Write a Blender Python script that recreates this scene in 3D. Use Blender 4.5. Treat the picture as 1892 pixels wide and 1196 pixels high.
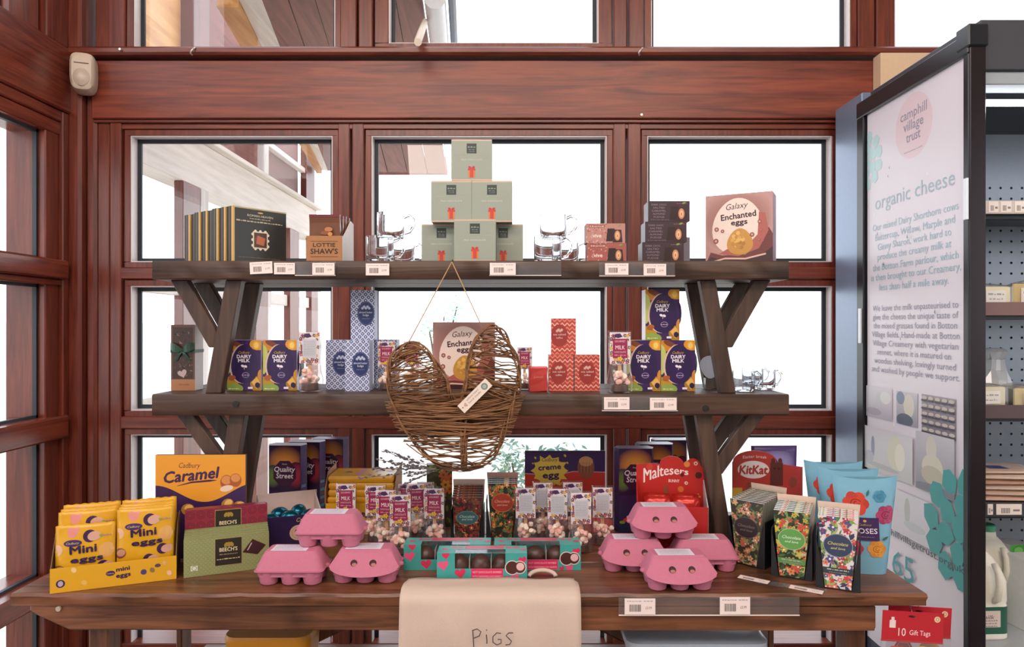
import bpy, bmesh, math, random
from mathutils import Vector, Matrix, Euler
from mathutils.geometry import tessellate_polygon
random.seed(11)
for o in list(bpy.data.objects):
    bpy.data.objects.remove(o)
SC = bpy.context.scene
COL = SC.collection
PI = math.pi

# ------------------------------------------------------------ camera
F, CX, HY, H = 1300.0, 946.0, 605.0, 1.335      # focal length in pixels, principal point, eye height
cam_d = bpy.data.cameras.new('camera')
cam_d.sensor_width = 36.0
cam_d.lens = 36.0 * F / 1892.0
cam_d.shift_y = 7.0 / 1892.0
cam_d.clip_start = 0.02
cam = bpy.data.objects.new('camera', cam_d)
cam.location = (0, 0, H)
cam.rotation_euler = (PI / 2, 0, 0)
COL.objects.link(cam)
SC.camera = cam

# ------------------------------------------------------------ sky, lamps, exposure
SC.view_settings.view_transform = 'Standard'
SC.view_settings.look = 'None'
SC.view_settings.gamma = 1.0
SC.view_settings.exposure = 0.0
SC.view_settings.use_curve_mapping = False
world = bpy.data.worlds.new('overcast_sky')
SC.world = world
world.use_nodes = True
wn = world.node_tree
wn.nodes.clear()
w_out = wn.nodes.new('ShaderNodeOutputWorld')
w_bg = wn.nodes.new('ShaderNodeBackground')
w_tc = wn.nodes.new('ShaderNodeTexCoord')
w_sep = wn.nodes.new('ShaderNodeSeparateXYZ')
w_ramp = wn.nodes.new('ShaderNodeValToRGB')
w_ramp.color_ramp.elements[0].color = (0.97, 0.98, 1.0, 1)
w_ramp.color_ramp.elements[1].color = (0.80, 0.88, 1.0, 1)
w_bg.inputs['Strength'].default_value = 3.2
wn.links.new(w_tc.outputs['Generated'], w_sep.inputs[0])
wn.links.new(w_sep.outputs['Z'], w_ramp.inputs[0])
wn.links.new(w_ramp.outputs[0], w_bg.inputs['Color'])
wn.links.new(w_bg.outputs[0], w_out.inputs['Surface'])

def ceiling_lamp(loc, target, sx, sy, watts, col):
    ld = bpy.data.lights.new('ceiling_light', 'AREA')
    ld.shape = 'RECTANGLE'
    ld.size, ld.size_y = sx, sy
    ld.energy = watts
    ld.color = col
    o = bpy.data.objects.new('ceiling_light', ld)
    o.location = loc
    d = Vector(target) - Vector(loc)
    o.rotation_euler = d.to_track_quat('-Z', 'Y').to_euler()
    COL.objects.link(o)
    return o
WARM = (1.0, 0.86, 0.77)
ceiling_lamp((-0.9, -0.3, 3.3), (-0.4, 1.7, 1.0), 1.4, 0.5, 33, WARM)
ceiling_lamp((0.9, -0.3, 3.3), (0.4, 1.7, 1.0), 1.4, 0.5, 28, WARM)
ceiling_lamp((0.0, -2.6, 3.3), (0.0, 1.7, 1.0), 2.4, 0.5, 42, WARM)

def X(px, d): return (px - CX) * d / F
def Z(py, d): return H - (py - HY) * d / F
def P(px, py, d): return Vector((X(px, d), d, Z(py, d)))

# ------------------------------------------------------------ colours and materials
def lin(c):
    if isinstance(c, str):
        c = c.lstrip('#')
        c = [int(c[i:i + 2], 16) / 255 for i in (0, 2, 4)]
        return tuple(x / 12.92 if x <= 0.04045 else ((x + 0.055) / 1.055) ** 2.4 for x in c)
    return tuple(c[:3])
MATS = {}
def newmat(name):
    m = bpy.data.materials.new(name)
    m.use_nodes = True
    nt = m.node_tree
    return m, nt, nt.nodes['Principled BSDF']
def mat(col, rough=0.5, metal=0.0, var=0.06, bump=0.0, scale=60.0, name='card', spec=0.5):
    """plain surface with a fine procedural mottle"""
    key = (lin(col), rough, metal, var, bump, scale, spec)
    if key in MATS: return MATS[key]
    m, nt, b = newmat(name)
    c = lin(col)
    tc = nt.nodes.new('ShaderNodeTexCoord')
    nz = nt.nodes.new('ShaderNodeTexNoise')
    nz.inputs['Scale'].default_value = scale
    nz.inputs['Detail'].default_value = 4
    nt.links.new(tc.outputs['Object'], nz.inputs['Vector'])
    mx = nt.nodes.new('ShaderNodeMix'); mx.data_type = 'RGBA'
    mx.inputs['A'].default_value = tuple(x * (1 - var) for x in c) + (1,)
    mx.inputs['B'].default_value = tuple(min(1, x * (1 + var)) for x in c) + (1,)
    nt.links.new(nz.outputs['Fac'], mx.inputs['Factor'])
    nt.links.new(mx.outputs['Result'], b.inputs['Base Color'])
    b.inputs['Roughness'].default_value = rough
    b.inputs['Metallic'].default_value = metal
    b.inputs['Specular IOR Level'].default_value = spec
    if bump:
        bp = nt.nodes.new('ShaderNodeBump')
        bp.inputs['Strength'].default_value = bump
        bp.inputs['Distance'].default_value = 0.002
        nt.links.new(nz.outputs['Fac'], bp.inputs['Height'])
        nt.links.new(bp.outputs['Normal'], b.inputs['Normal'])
    MATS[key] = m
    return m
def ink(rough=0.4, metal=0.0):
    """printed colour: the flat print carries its own colours"""
    key = ('ink', rough, metal)
    if key in MATS: return MATS[key]
    m, nt, b = newmat('print')
    at = nt.nodes.new('ShaderNodeAttribute'); at.attribute_name = 'Col'
    nt.links.new(at.outputs['Color'], b.inputs['Base Color'])
    b.inputs['Roughness'].default_value = rough
    b.inputs['Metallic'].default_value = metal
    MATS[key] = m
    return m
def wood(name, c1, c2, axis, rough=0.45, scale=1.0, bump=0.25, knots=0.0, wear=None):
    """grain that runs along one axis, in metres"""
    m, nt, b = newmat(name)
    tc = nt.nodes.new('ShaderNodeTexCoord')
    mp = nt.nodes.new('ShaderNodeMapping')
    s = [14.0 * scale] * 3
    s['xyz'.index(axis)] = 1.0 * scale
    mp.inputs['Scale'].default_value = s
    nt.links.new(tc.outputs['Object'], mp.inputs['Vector'])
    n1 = nt.nodes.new('ShaderNodeTexNoise')
    n1.inputs['Scale'].default_value = 2.2; n1.inputs['Detail'].default_value = 7; n1.inputs['Distortion'].default_value = 1.2
    nt.links.new(mp.outputs[0], n1.inputs['Vector'])
    n2 = nt.nodes.new('ShaderNodeTexNoise')
    n2.inputs['Scale'].default_value = 9.0; n2.inputs['Detail'].default_value = 5
    nt.links.new(mp.outputs[0], n2.inputs['Vector'])
    ad = nt.nodes.new('ShaderNodeMath'); ad.operation = 'MULTIPLY_ADD'
    ad.inputs[1].default_value = 0.35
    nt.links.new(n2.outputs['Fac'], ad.inputs[0]); nt.links.new(n1.outputs['Fac'], ad.inputs[2])
    rp = nt.nodes.new('ShaderNodeValToRGB')
    rp.color_ramp.elements[0].position = 0.47; rp.color_ramp.elements[0].color = lin(c1) + (1,)
    rp.color_ramp.elements[1].position = 0.86; rp.color_ramp.elements[1].color = lin(c2) + (1,)
    nt.links.new(ad.outputs[0], rp.inputs[0])
    last = rp.outputs[0]
    if knots:
        n3 = nt.nodes.new('ShaderNodeTexNoise'); n3.inputs['Scale'].default_value = 5.0; n3.inputs['Detail'].default_value = 3
        nt.links.new(tc.outputs['Object'], n3.inputs['Vector'])
        r3 = nt.nodes.new('ShaderNodeValToRGB')
        r3.color_ramp.elements[0].position = 0.56; r3.color_ramp.elements[0].color = (0, 0, 0, 1)
        r3.color_ramp.elements[1].position = 0.74; r3.color_ramp.elements[1].color = (knots, knots, knots, 1)
        nt.links.new(n3.outputs['Fac'], r3.inputs[0])
        mx = nt.nodes.new('ShaderNodeMix'); mx.data_type = 'RGBA'
        nt.links.new(r3.outputs[0], mx.inputs['Factor'])
        nt.links.new(last, mx.inputs['A'])
        mx.inputs['B'].default_value = tuple(x * 0.35 for x in lin(c1)) + (1,)
        last = mx.outputs['Result']
    nt.links.new(last, b.inputs['Base Color'])
    b.inputs['Roughness'].default_value = rough
    bp = nt.nodes.new('ShaderNodeBump'); bp.inputs['Strength'].default_value = bump; bp.inputs['Distance'].default_value = 0.003
    nt.links.new(ad.outputs[0], bp.inputs['Height'])
    nt.links.new(bp.outputs['Normal'], b.inputs['Normal'])
    return m
def sheet_glass(name, tint=(1, 1, 1), rough=0.02, haze=0.0, refl=1.0):
    """a thin clear sheet: passes light straight through and mirrors by angle"""
    m = bpy.data.materials.new(name); m.use_nodes = True
    nt = m.node_tree; nt.nodes.clear()
    out = nt.nodes.new('ShaderNodeOutputMaterial')
    tr = nt.nodes.new('ShaderNodeBsdfTransparent'); tr.inputs[0].default_value = tint + (1,)
    gl = nt.nodes.new('ShaderNodeBsdfGlossy'); gl.inputs['Roughness'].default_value = rough
    fr = nt.nodes.new('ShaderNodeLayerWeight'); fr.inputs['Blend'].default_value = 0.5
    pw = nt.nodes.new('ShaderNodeMath'); pw.operation = 'POWER'; pw.inputs[1].default_value = 5.0
    mu = nt.nodes.new('ShaderNodeMath'); mu.operation = 'MULTIPLY_ADD'; mu.inputs[1].default_value = 0.9 * refl; mu.inputs[2].default_value = 0.04 * refl
    mx = nt.nodes.new('ShaderNodeMixShader')
    nt.links.new(fr.outputs['Facing'], pw.inputs[0]); nt.links.new(pw.outputs[0], mu.inputs[0]); nt.links.new(mu.outputs[0], mx.inputs[0])
    nt.links.new(tr.outputs[0], mx.inputs[1]); nt.links.new(gl.outputs[0], mx.inputs[2])
    last = mx
    if haze:
        df = nt.nodes.new('ShaderNodeBsdfDiffuse'); df.inputs[0].default_value = (0.9, 0.9, 0.92, 1)
        m2 = nt.nodes.new('ShaderNodeMixShader'); m2.inputs[0].default_value = haze
        nt.links.new(mx.outputs[0], m2.inputs[1]); nt.links.new(df.outputs[0], m2.inputs[2]); last = m2
    nt.links.new(last.outputs[0], out.inputs[0])
    return m

# ------------------------------------------------------------ mesh helpers
class MB:
    def __init__(s): s.v = []; s.f = []
    def add(s, vs, fs):
        n = len(s.v); s.v += [tuple(p) for p in vs]; s.f += [tuple(i + n for i in f) for f in fs]; return s
    def box(s, x0, x1, y0, y1, z0, z1, M=None):
        v = [Vector(p) for p in ((x0, y0, z0), (x1, y0, z0), (x1, y1, z0), (x0, y1, z0), (x0, y0, z1), (x1, y0, z1), (x1, y1, z1), (x0, y1, z1))]
        if M: v = [M @ p for p in v]
        return s.add(v, [(0, 3, 2, 1), (4, 5, 6, 7), (0, 1, 5, 4), (1, 2, 6, 5), (2, 3, 7, 6), (3, 0, 4, 7)])
    def slab(s, poly, y0, y1):
        """outline in the xz plane (anticlockwise from the front), pushed back from y0 to y1"""
        n = len(poly)
        v = [(p[0], y0, p[1]) for p in poly] + [(p[0], y1, p[1]) for p in poly]
        tri = tessellate_polygon([[Vector((p[0], p[1], 0)) for p in poly]])
        f = []
        for t in tri:
            a, b, c = t
            pa, pb, pc = poly[a], poly[b], poly[c]
            if (pb[0] - pa[0]) * (pc[1] - pa[1]) - (pb[1] - pa[1]) * (pc[0] - pa[0]) < 0: a, c = c, a
            f.append((a, b, c)); f.append((c + n, b + n, a + n))
        for i in range(n):
            j = (i + 1) % n
            f.append((i, i + n, j + n, j))
        return s.add(v, f)
    def loft(s, rings, cap0=True, cap1=True):
        n = len(rings[0]); v = [p for r in rings for p in r]; f = []
        for k in range(len(rings) - 1):
            for i in range(n):
                j = (i + 1) % n
                f.append((k * n + i, k * n + j, (k + 1) * n + j, (k + 1) * n + i))
        if cap0: f.append(tuple(range(n - 1, -1, -1)))
        if cap1: f.append(tuple((len(rings) - 1) * n + i for i in range(n)))
        return s.add(v, f)
    def lathe(s, prof, n=24, cx=0, cy=0, cap0=True, cap1=True):
        return s.loft([[(cx + r * math.cos(2 * PI * i / n), cy + r * math.sin(2 * PI * i / n), z) for i in range(n)] for r, z in prof], cap0, cap1)
    def tube(s, pts, r, n=6, closed=False):
        pts = [Vector(p) for p in pts]; rings = []
        m = len(pts)
        up = Vector((0.13, 0.9, 0.37)).normalized()
        for i, p in enumerate(pts):
            if closed: t = pts[(i + 1) % m] - pts[i - 1]
            else: t = pts[min(i + 1, m - 1)] - pts[max(i - 1, 0)]
            if t.length < 1e-9: t = Vector((0, 0, 1))
            t.normalize()
            a = t.cross(up)
            if a.length < 1e-4: a = t.cross(Vector((1, 0, 0)))
            a.normalize(); b = t.cross(a)
            rr = r[i] if isinstance(r, (list, tuple)) else r
            rings.append([p + a * (rr * math.cos(2 * PI * k / n)) + b * (rr * math.sin(2 * PI * k / n)) for k in range(n)])
        if closed: rings.append(rings[0])
        return s.loft(rings, not closed, not closed)
    def mesh(s, name, m=None, smooth=False, bevel=0.0, seg=1):
        me = bpy.data.meshes.new(name)
        me.from_pydata(s.v, [], s.f)
        if bevel:
            bm = bmesh.new(); bm.from_mesh(me)
            bmesh.ops.remove_doubles(bm, verts=bm.verts, dist=1e-6)
            bmesh.ops.bevel(bm, geom=list(bm.edges), offset=bevel, segments=seg, affect='EDGES', profile=0.5, clamp_overlap=True)
            bm.to_mesh(me); bm.free()
        if smooth:
            me.polygons.foreach_set('use_smooth', [True] * len(me.polygons))
            if smooth != 'all':
                me.set_sharp_from_angle(angle=math.radians(38))
        if m: me.materials.append(m)
        me.update()
        return me
    def build(s, name, m, parent=None, smooth=False, bevel=0.0, seg=1, loc=None):
        return link(name, s.mesh(name, m, smooth, bevel, seg), parent, loc)
def link(name, me, parent=None, loc=None, rot=None):
    o = bpy.data.objects.new(name, me)
    COL.objects.link(o)
    if parent is not None: o.parent = parent
    if loc is not None: o.location = loc
    if rot is not None: o.rotation_euler = rot
    return o
def tag(o, label=None, cat=None, group=None, kind=None):
    if label: o['label'] = label
    if cat: o['category'] = cat
    if group: o['group'] = group
    if kind: o['kind'] = kind
    return o
def thing(name, label, cat, loc=(0, 0, 0), rz=0.0, group=None, rot=None):
    o = bpy.data.objects.new(name, None)
    o.empty_display_size = 0.02
    COL.objects.link(o)
    o.location = loc
    o.rotation_euler = rot if rot else (0, 0, rz)
    return tag(o, label, cat, group)
def structure(name, loc=(0, 0, 0)):
    o = bpy.data.objects.new(name, None); o.empty_display_size = 0.02
    COL.objects.link(o); o.location = loc; o['kind'] = 'structure'
    return o
MESHES = {}
def cached(key, fn):
    if key not in MESHES: MESHES[key] = fn()
    return MESHES[key]
def boxm(w, d, h, m, bev=0.0008, z0=0.0, y0=0.0):
    """box mesh, front face at y = y0, centred on x"""
    return cached(('box', round(w, 5), round(d, 5), round(h, 5), m.name, bev, z0, y0),
                  lambda: MB().box(-w / 2, w / 2, y0, y0 + d, z0, z0 + h).mesh('carton', m, bevel=bev))
def rrect(w, d, r, z, n=5, cx=0.0, cy=0.0):
    pts = []
    for k, (sx, sy) in enumerate(((1, 1), (-1, 1), (-1, -1), (1, -1))):
        for i in range(n + 1):
            a = PI / 2 * k + PI / 2 * i / n
            pts.append((cx + sx * (w / 2 - r) + r * math.cos(a), cy + sy * (d / 2 - r) + r * math.sin(a), z))
    return pts

# ------------------------------------------------------------ flat print
TXT = {}
def glyphs(s, bold=0.0, shear=0.0, spacing=1.0):
    key = (s, bold, shear, spacing)
    if key in TXT: return TXT[key]
    cu = bpy.data.curves.new('lettering', 'FONT')
    cu.body = s; cu.size = 1.0; cu.offset = bold; cu.shear = shear; cu.space_character = spacing
    cu.resolution_u = 2; cu.fill_mode = 'FRONT'
    ob = bpy.data.objects.new('lettering', cu)
    COL.objects.link(ob)
    dg = bpy.context.evaluated_depsgraph_get(); dg.update()
    me = ob.evaluated_get(dg).to_mesh()
    v = [(p.co.x, p.co.y) for p in me.vertices]; f = [tuple(q.vertices) for q in me.polygons]
    ob.evaluated_get(dg).to_mesh_clear()
    bpy.data.objects.remove(ob); bpy.data.curves.remove(cu)
    x0 = min((p[0] for p in v), default=0); x1 = max((p[0] for p in v), default=1)
    v = [(p[0] - (x0 + x1) / 2, p[1]) for p in v]
    TXT[key] = (v, f, x1 - x0)
    return TXT[key]
class Art:
    """flat print built up in thin layers over a face; u to the right, v up"""
    def __init__(s, clip=None, T=None, eps=5e-5, maxe=0.0):
        s.maxe = maxe; s.raw = []; s.v = []; s.f = []; s.c = []; s.k = 0; s.eps = eps; s.hold = False; s.extra = 0.0
        s.T = T or (lambda u, v, h: (u, -h, v))
        if clip and not isinstance(clip[0], (tuple, list)):
            x0, y0, x1, y1 = clip; clip = [(x0, y0), (x1, y0), (x1, y1), (x0, y1)]
        s.clip = clip
    def _clip(s, pts):
        if not s.clip: return pts
        for i in range(len(s.clip)):
            a = s.clip[i]; b = s.clip[(i + 1) % len(s.clip)]
            def side(p): return (b[0] - a[0]) * (p[1] - a[1]) - (b[1] - a[1]) * (p[0] - a[0])
            out = []
            for j in range(len(pts)):
                p, q = pts[j - 1], pts[j]
                sp, sq = side(p), side(q)
                if (sp >= 0) != (sq >= 0):
                    t = sp / (sp - sq); out.append((p[0] + (q[0] - p[0]) * t, p[1] + (q[1] - p[1]) * t))
                if sq >= 0: out.append(q)
            pts = out
            if len(pts) < 3: return []
        return pts
    def _push(s, vs, fs, c):
        if not s.hold: s.k += 1
        else: s.extra += 1.5e-6
        h = s.eps * s.k + s.extra; n = len(s.v)
        s.v += [s.T(p[0], p[1], h) for p in vs]
        if s.maxe: s.raw += [(p[0], -h, p[1]) for p in vs]
        s.f += [tuple(i + n for i in f) for f in fs]
        if c and isinstance(c[0], (tuple, list)): s.c += [tuple(x[:3]) + (1,) for x in c]
        else: s.c += [tuple(c[:3]) + (1,)] * len(vs)
    def poly(s, pts, c):
        c = lin(c); pts = s._clip([tuple(p) for p in pts])
        if len(pts) < 3: return s
        tri = tessellate_polygon([[Vector((p[0], p[1], 0)) for p in pts]])
        f = []
        for a, b, d in tri:
            pa, pb, pc = pts[a], pts[b], pts[d]
            if (pb[0] - pa[0]) * (pc[1] - pa[1]) - (pb[1] - pa[1]) * (pc[0] - pa[0]) < 0: a, d = d, a
            f.append((a, b, d))
        s._push(pts, f, c); return s
    def rect(s, x0, y0, x1, y1, c): return s.poly([(x0, y0), (x1, y0), (x1, y1), (x0, y1)], c)
    def grad(s, x0, y0, x1, y1, c0, c1, n=8):
        """printed blend from bottom to top"""
        c0, c1 = lin(c0), lin(c1); vs = []; cs = []
        for i in range(n + 1):
            t = i / n; y = y0 + (y1 - y0) * t; c = tuple(c0[k] + (c1[k] - c0[k]) * t for k in range(3))
            vs += [(x0, y), (x1, y)]; cs += [c, c]
        s._push(vs, [(2 * i, 2 * i + 1, 2 * i + 3, 2 * i + 2) for i in range(n)], cs); return s
    def glow(s, cx, cy, rx, ry, cin, cout, n=28):
        cin, cout = lin(cin), lin(cout)
        vs = [(cx, cy)]; cs = [cin]
        for r, t in ((0.45, 0.25), (0.75, 0.6), (1.0, 1.0)):
            c = tuple(cin[k] + (cout[k] - cin[k]) * t for k in range(3))
            for i in range(n):
                p = (cx + rx * r * math.cos(2 * PI * i / n), cy + ry * r * math.sin(2 * PI * i / n))
                if s.clip:
                    xs = [q[0] for q in s.clip]; ys = [q[1] for q in s.clip]
                    p = (min(max(p[0], min(xs)), max(xs)), min(max(p[1], min(ys)), max(ys)))
                vs.append(p); cs.append(c)
        f = [(0, 1 + i, 1 + (i + 1) % n) for i in range(n)]
        for k in range(2):
            for i in range(n):
                j = (i + 1) % n
                f.append((1 + k * n + i, 1 + (k + 1) * n + i, 1 + (k + 1) * n + j, 1 + k * n + j))
        s._push(vs, f, cs); return s
    def ell(s, cx, cy, rx, ry, c, rot=0.0, n=20, a0=0.0, a1=2 * PI):
        ca, sa = math.cos(rot), math.sin(rot)
        full = abs(a1 - a0 - 2 * PI) < 1e-6
        m = n if full else n + 1
        pts = []
        for i in range(m):
            t = a0 + (a1 - a0) * i / n
            x, y = rx * math.cos(t), ry * math.sin(t)
            pts.append((cx + x * ca - y * sa, cy + x * sa + y * ca))
        return s.poly(pts, c)
    def line(s, pts, w, c):
        c = lin(c); n = len(pts); vs = []
        for i, p in enumerate(pts):
            a = pts[max(i - 1, 0)]; b = pts[min(i + 1, n - 1)]
            dx, dy = b[0] - a[0], b[1] - a[1]; L = math.hypot(dx, dy) or 1
            ww = w[i] if isinstance(w, (list, tuple)) else w
            vs += [(p[0] + dy / L * ww / 2, p[1] - dx / L * ww / 2), (p[0] - dy / L * ww / 2, p[1] + dx / L * ww / 2)]
        s._push(vs, [(2 * i, 2 * i + 2, 2 * i + 3, 2 * i + 1) for i in range(n - 1)], c); return s
    def ring(s, cx, cy, rx, ry, w, c, n=28, a0=0.0, a1=2 * PI):
        return s.line([(cx + rx * math.cos(a0 + (a1 - a0) * i / n), cy + ry * math.sin(a0 + (a1 - a0) * i / n)) for i in range(n + 1)], w, c)
    def text(s, t, cx, cy, h, c, bold=0.0, shear=0.0, rot=0.0, fit=None, align='C', arc=0.0, spacing=1.0):
        """h: capital height; fit: total width; (cx, cy): middle of the base line"""
        v, f, w = glyphs(t, 0.0, shear, spacing)
        sy = h / 0.70; sx = sy
        if fit: sx = fit / max(w, 1e-6)
        off = 0.0 if align == 'C' else (w * sx / 2 if align == 'L' else -w * sx / 2)
        ca, sa = math.cos(rot), math.sin(rot); vs = []
        for x, y in v:
            x, y = x * sx + off, y * sy
            if arc: y -= arc * (x * x)
            vs.append((cx + x * ca - y * sa, cy + x * sa + y * ca))
        if bold:                        # heavier letters: struck again a little to each side
            b = min(bold, 0.035) * sy * 1.1
            for dx, dy in ((b, 0), (-b, 0), (0, b), (0, -b)):
                s._push([(x + dx, y + dy) for x, y in vs], f, lin(c)); s.k -= 0.6
            s.k += 0.6
            return s
        s._push(vs, f, lin(c)); return s
    def squiggle(s, x0, x1, y, h, c, seed=0):
        """a line of print too small to read"""
        rd = random.Random(seed); x = x0; s.hold = True; s.k += 1
        while x < x1 - h * 0.4:
            w = min(h * rd.uniform(0.8, 3.0), x1 - x)
            s.rect(x, y, x + w, y + h * rd.uniform(0.6, 1.0), c); x += w + h * 0.55
        s.hold = False; return s
    def heart(s, cx, cy, r, c, rot=0.0):
        pts = []
        for i in range(24):
            t = 2 * PI * i / 24
            x = 16 * math.sin(t) ** 3; y = 13 * math.cos(t) - 5 * math.cos(2 * t) - 2 * math.cos(3 * t) - math.cos(4 * t)
            x, y = x * r / 16, y * r / 16
            pts.append((cx + x * math.cos(rot) - y * math.sin(rot), cy + x * math.sin(rot) + y * math.cos(rot)))
        return s.poly(pts[::-1], c)
    def flower(s, cx, cy, r, c, cc, n=5, rot=0.0):
        for i in range(n):
            a = rot + 2 * PI * i / n
            s.ell(cx + 0.55 * r * math.cos(a), cy + 0.55 * r * math.sin(a), r * 0.5, r * 0.33, c, rot=a, n=8)
        return s.ell(cx, cy, r * 0.28, r * 0.28, cc, n=8)
    def leaf(s, cx, cy, L, c, rot=0.0, fat=0.3):
        pts = [(-L / 2, 0), (-L * 0.2, -L * fat * 0.5), (L * 0.15, -L * fat * 0.5), (L / 2, 0), (L * 0.15, L * fat * 0.5), (-L * 0.2, L * fat * 0.5)]
        ca, sa = math.cos(rot), math.sin(rot)
        return s.poly([(cx + x * ca - y * sa, cy + x * sa + y * ca) for x, y in pts], c)
    def mesh(s, name, m):
        me = bpy.data.meshes.new(name)
        if s.maxe: W = s.T; s.v = s.raw
        me.from_pydata(s.v, [], s.f)
        at = me.color_attributes.new('Col', 'FLOAT_COLOR', 'POINT')
        at.data.foreach_set('color', [x for c in s.c for x in c])
        if s.maxe:                      # print on a curved face: cut it fine, then bend it
            bm = bmesh.new(); bm.from_mesh(me)
            for _ in range(6):
                es = [e for e in bm.edges if e.calc_length() > s.maxe]
                if not es: break
                bmesh.ops.subdivide_edges(bm, edges=es, cuts=1)
                bmesh.ops.triangulate(bm, faces=bm.faces[:])
            for v in bm.verts: v.co = W(v.co.x, v.co.z, -v.co.y)
            bm.to_mesh(me); bm.free()
        me.materials.append(m); me.update()
        return me
    def build(s, name, parent, m=None, loc=None, rot=None):
        return link(name, s.mesh(name, m or ink()), parent, loc, rot)
# ------------------------------------------------------------ materials of the place
MAHOG_V = wood('red_wood_upright', '#562217', '#7b3826', 'z', 0.34, 1.2, 0.15)
MAHOG_H = wood('red_wood_level', '#582318', '#7f3c29', 'x', 0.34, 1.2, 0.15)
MAHOG_Y = wood('red_wood_deep', '#5a241a', '#803b29', 'y', 0.22, 1.2, 0.10)
BEAM_H = wood('beam_wood', '#5a2116', '#8d422c', 'x', 0.40, 0.9, 0.15)
SHELF_H = wood('shelf_wood', '#2f1f18', '#54392b', 'x', 0.5, 1.0, 0.5, 0.8)
SHELF_V = wood('bracket_wood', '#34231b', '#543c2f', 'z', 0.5, 1.0, 0.4, 0.5)
BENCH_H = wood('bench_wood', '#4a2b1b', '#845236', 'x', 0.34, 1.1, 0.5, 0.8)
BENCH_V = wood('bench_leg_wood', '#4a2b1c', '#7a4c33', 'z', 0.45, 1.1, 0.3)
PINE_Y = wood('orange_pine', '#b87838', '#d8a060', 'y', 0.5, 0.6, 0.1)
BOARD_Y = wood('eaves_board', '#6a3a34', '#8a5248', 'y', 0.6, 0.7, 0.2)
PALE_Y = wood('sunlit_pale_timber', '#cfc4bc', '#e6dcd4', 'y', 0.6, 0.6, 0.1)  # sunlight on the wing's timber is put into this pale colour
PALE_Z = wood('sunlit_pale_post', '#c8bdb8', '#e0d6d0', 'z', 0.6, 0.6, 0.1)  # upright copy, its colour paled the same way for sunlight
BEAD = mat('#d8cfd0', 0.35, name='pale_glazing_bead')
GASKET = mat('#20262e', 0.5, name='black_gasket')
PANE = sheet_glass('window_glass', (0.97, 0.985, 0.99), 0.0, 0.0, 0.8)
PLASTER = mat('#d8cdc0', 0.9, name='plaster', bump=0.1, scale=12)
YW = 2.70                                  # inner face of the window wall
def WX(px): return X(px, YW)
def WZ(py): return Z(py, YW)

# ------------------------------------------------------------ room shell
MB().box(-1.9, 4.6, -4.2, 2.85, -0.12, 0.0).build('floor', mat('#7d7468', 0.6, name='floor_stone', bump=0.1, scale=6))['kind'] = 'structure'
MB().box(-1.9, 4.6, -4.2, 2.95, 3.5, 3.62).build('ceiling', mat('#d9cbb8', 0.9, name='ceiling_paint'))['kind'] = 'structure'
MB().box(-1.9, 4.6, -4.32, -4.2, 0, 3.5).build('wall_rear', PLASTER)['kind'] = 'structure'
wr = MB().box(4.6, 4.72, -4.2, -3.4, 0, 3.5).box(4.6, 4.72, 1.4, 2.95, 0, 3.5).box(4.6, 4.72, -3.4, 1.4, 0, 0.7).box(4.6, 4.72, -3.4, 1.4, 3.1, 3.5)
wr.build('wall_right', PLASTER)['kind'] = 'structure'      # unseen wall, its opening added to bring in side daylight
MB().box(4.72, 30, -8, 6, -0.25, -0.12).build('ground_added_beyond', mat('#c9c2b6', 0.9, name='pale_paving', var=0.15, scale=1.5))['kind'] = 'structure'  # unseen paving, added along with the opening

def ring_box(mb, x0, x1, z0, z1, w, y0, y1):
    """a rectangular frame whose outer edge is x0..x1, z0..z1"""
    mb.box(x0, x1, y0, y1, z1 - w, z1); mb.box(x0, x1, y0, y1, z0, z0 + w)
    mb.box(x0, x0 + w, y0, y1, z0 + w, z1 - w); mb.box(x1 - w, x1, y0, y1, z0 + w, z1 - w)
    return mb

wall = structure('wall_back')
def member(name, x0, x1, z0, z1, y0, y1, m, bev=0.004):
    return MB().box(x0, x1, y0, y1, z0, z1).build(name, m, wall, bevel=bev)
ZT = 3.5
# uprights below the beam
for a, b in ((180, 204), (204, 226), (624, 648), (650, 674), (1133, 1158), (1160, 1186), (1551, 1586), (1588, 1622)):
    member('post', WX(a), WX(b) - 0.003, 0.0, WZ(226), YW if a != 204 else YW - 0.006, YW + 0.15, MAHOG_V)
# uprights of the upper lights
for a, b in ((176, 232), (628, 660), (662, 690), (1134, 1160), (1162, 1192), (1586, 1618), (1620, 1644)):
    member('post', WX(a), WX(b) - 0.003, WZ(96), ZT, YW, YW + 0.15, MAHOG_V)
MB().box(WX(1622), 4.6, YW, YW + 0.15, 0, WZ(226)).build('plaster_panel', PLASTER, wall)
member('beam', WX(176), 4.6, WZ(222), WZ(116), YW - 0.025, YW + 0.13, BEAM_H, 0.003)
member('sill', WX(140), 4.6, WZ(111), WZ(96), YW - 0.06, YW + 0.15, MAHOG_H, 0.008)
member('moulding', WX(176), 4.6, WZ(228), WZ(222), YW - 0.012, YW + 0.14, MAHOG_H, 0.002)
member('head_rail', WX(204), WX(1622), WZ(238), WZ(228), YW + 0.002, YW + 0.15, MAHOG_H, 0.002)
for yt, yb in ((494, 516), (770, 793)):
    member('transom', WX(204), WX(1622), WZ(yb), WZ(yt), YW - 0.002, YW + 0.15, MAHOG_H)
member('bottom_rail', WX(204), WX(1622), 0.0, 0.12, YW, YW + 0.15, MAHOG_H)

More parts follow.
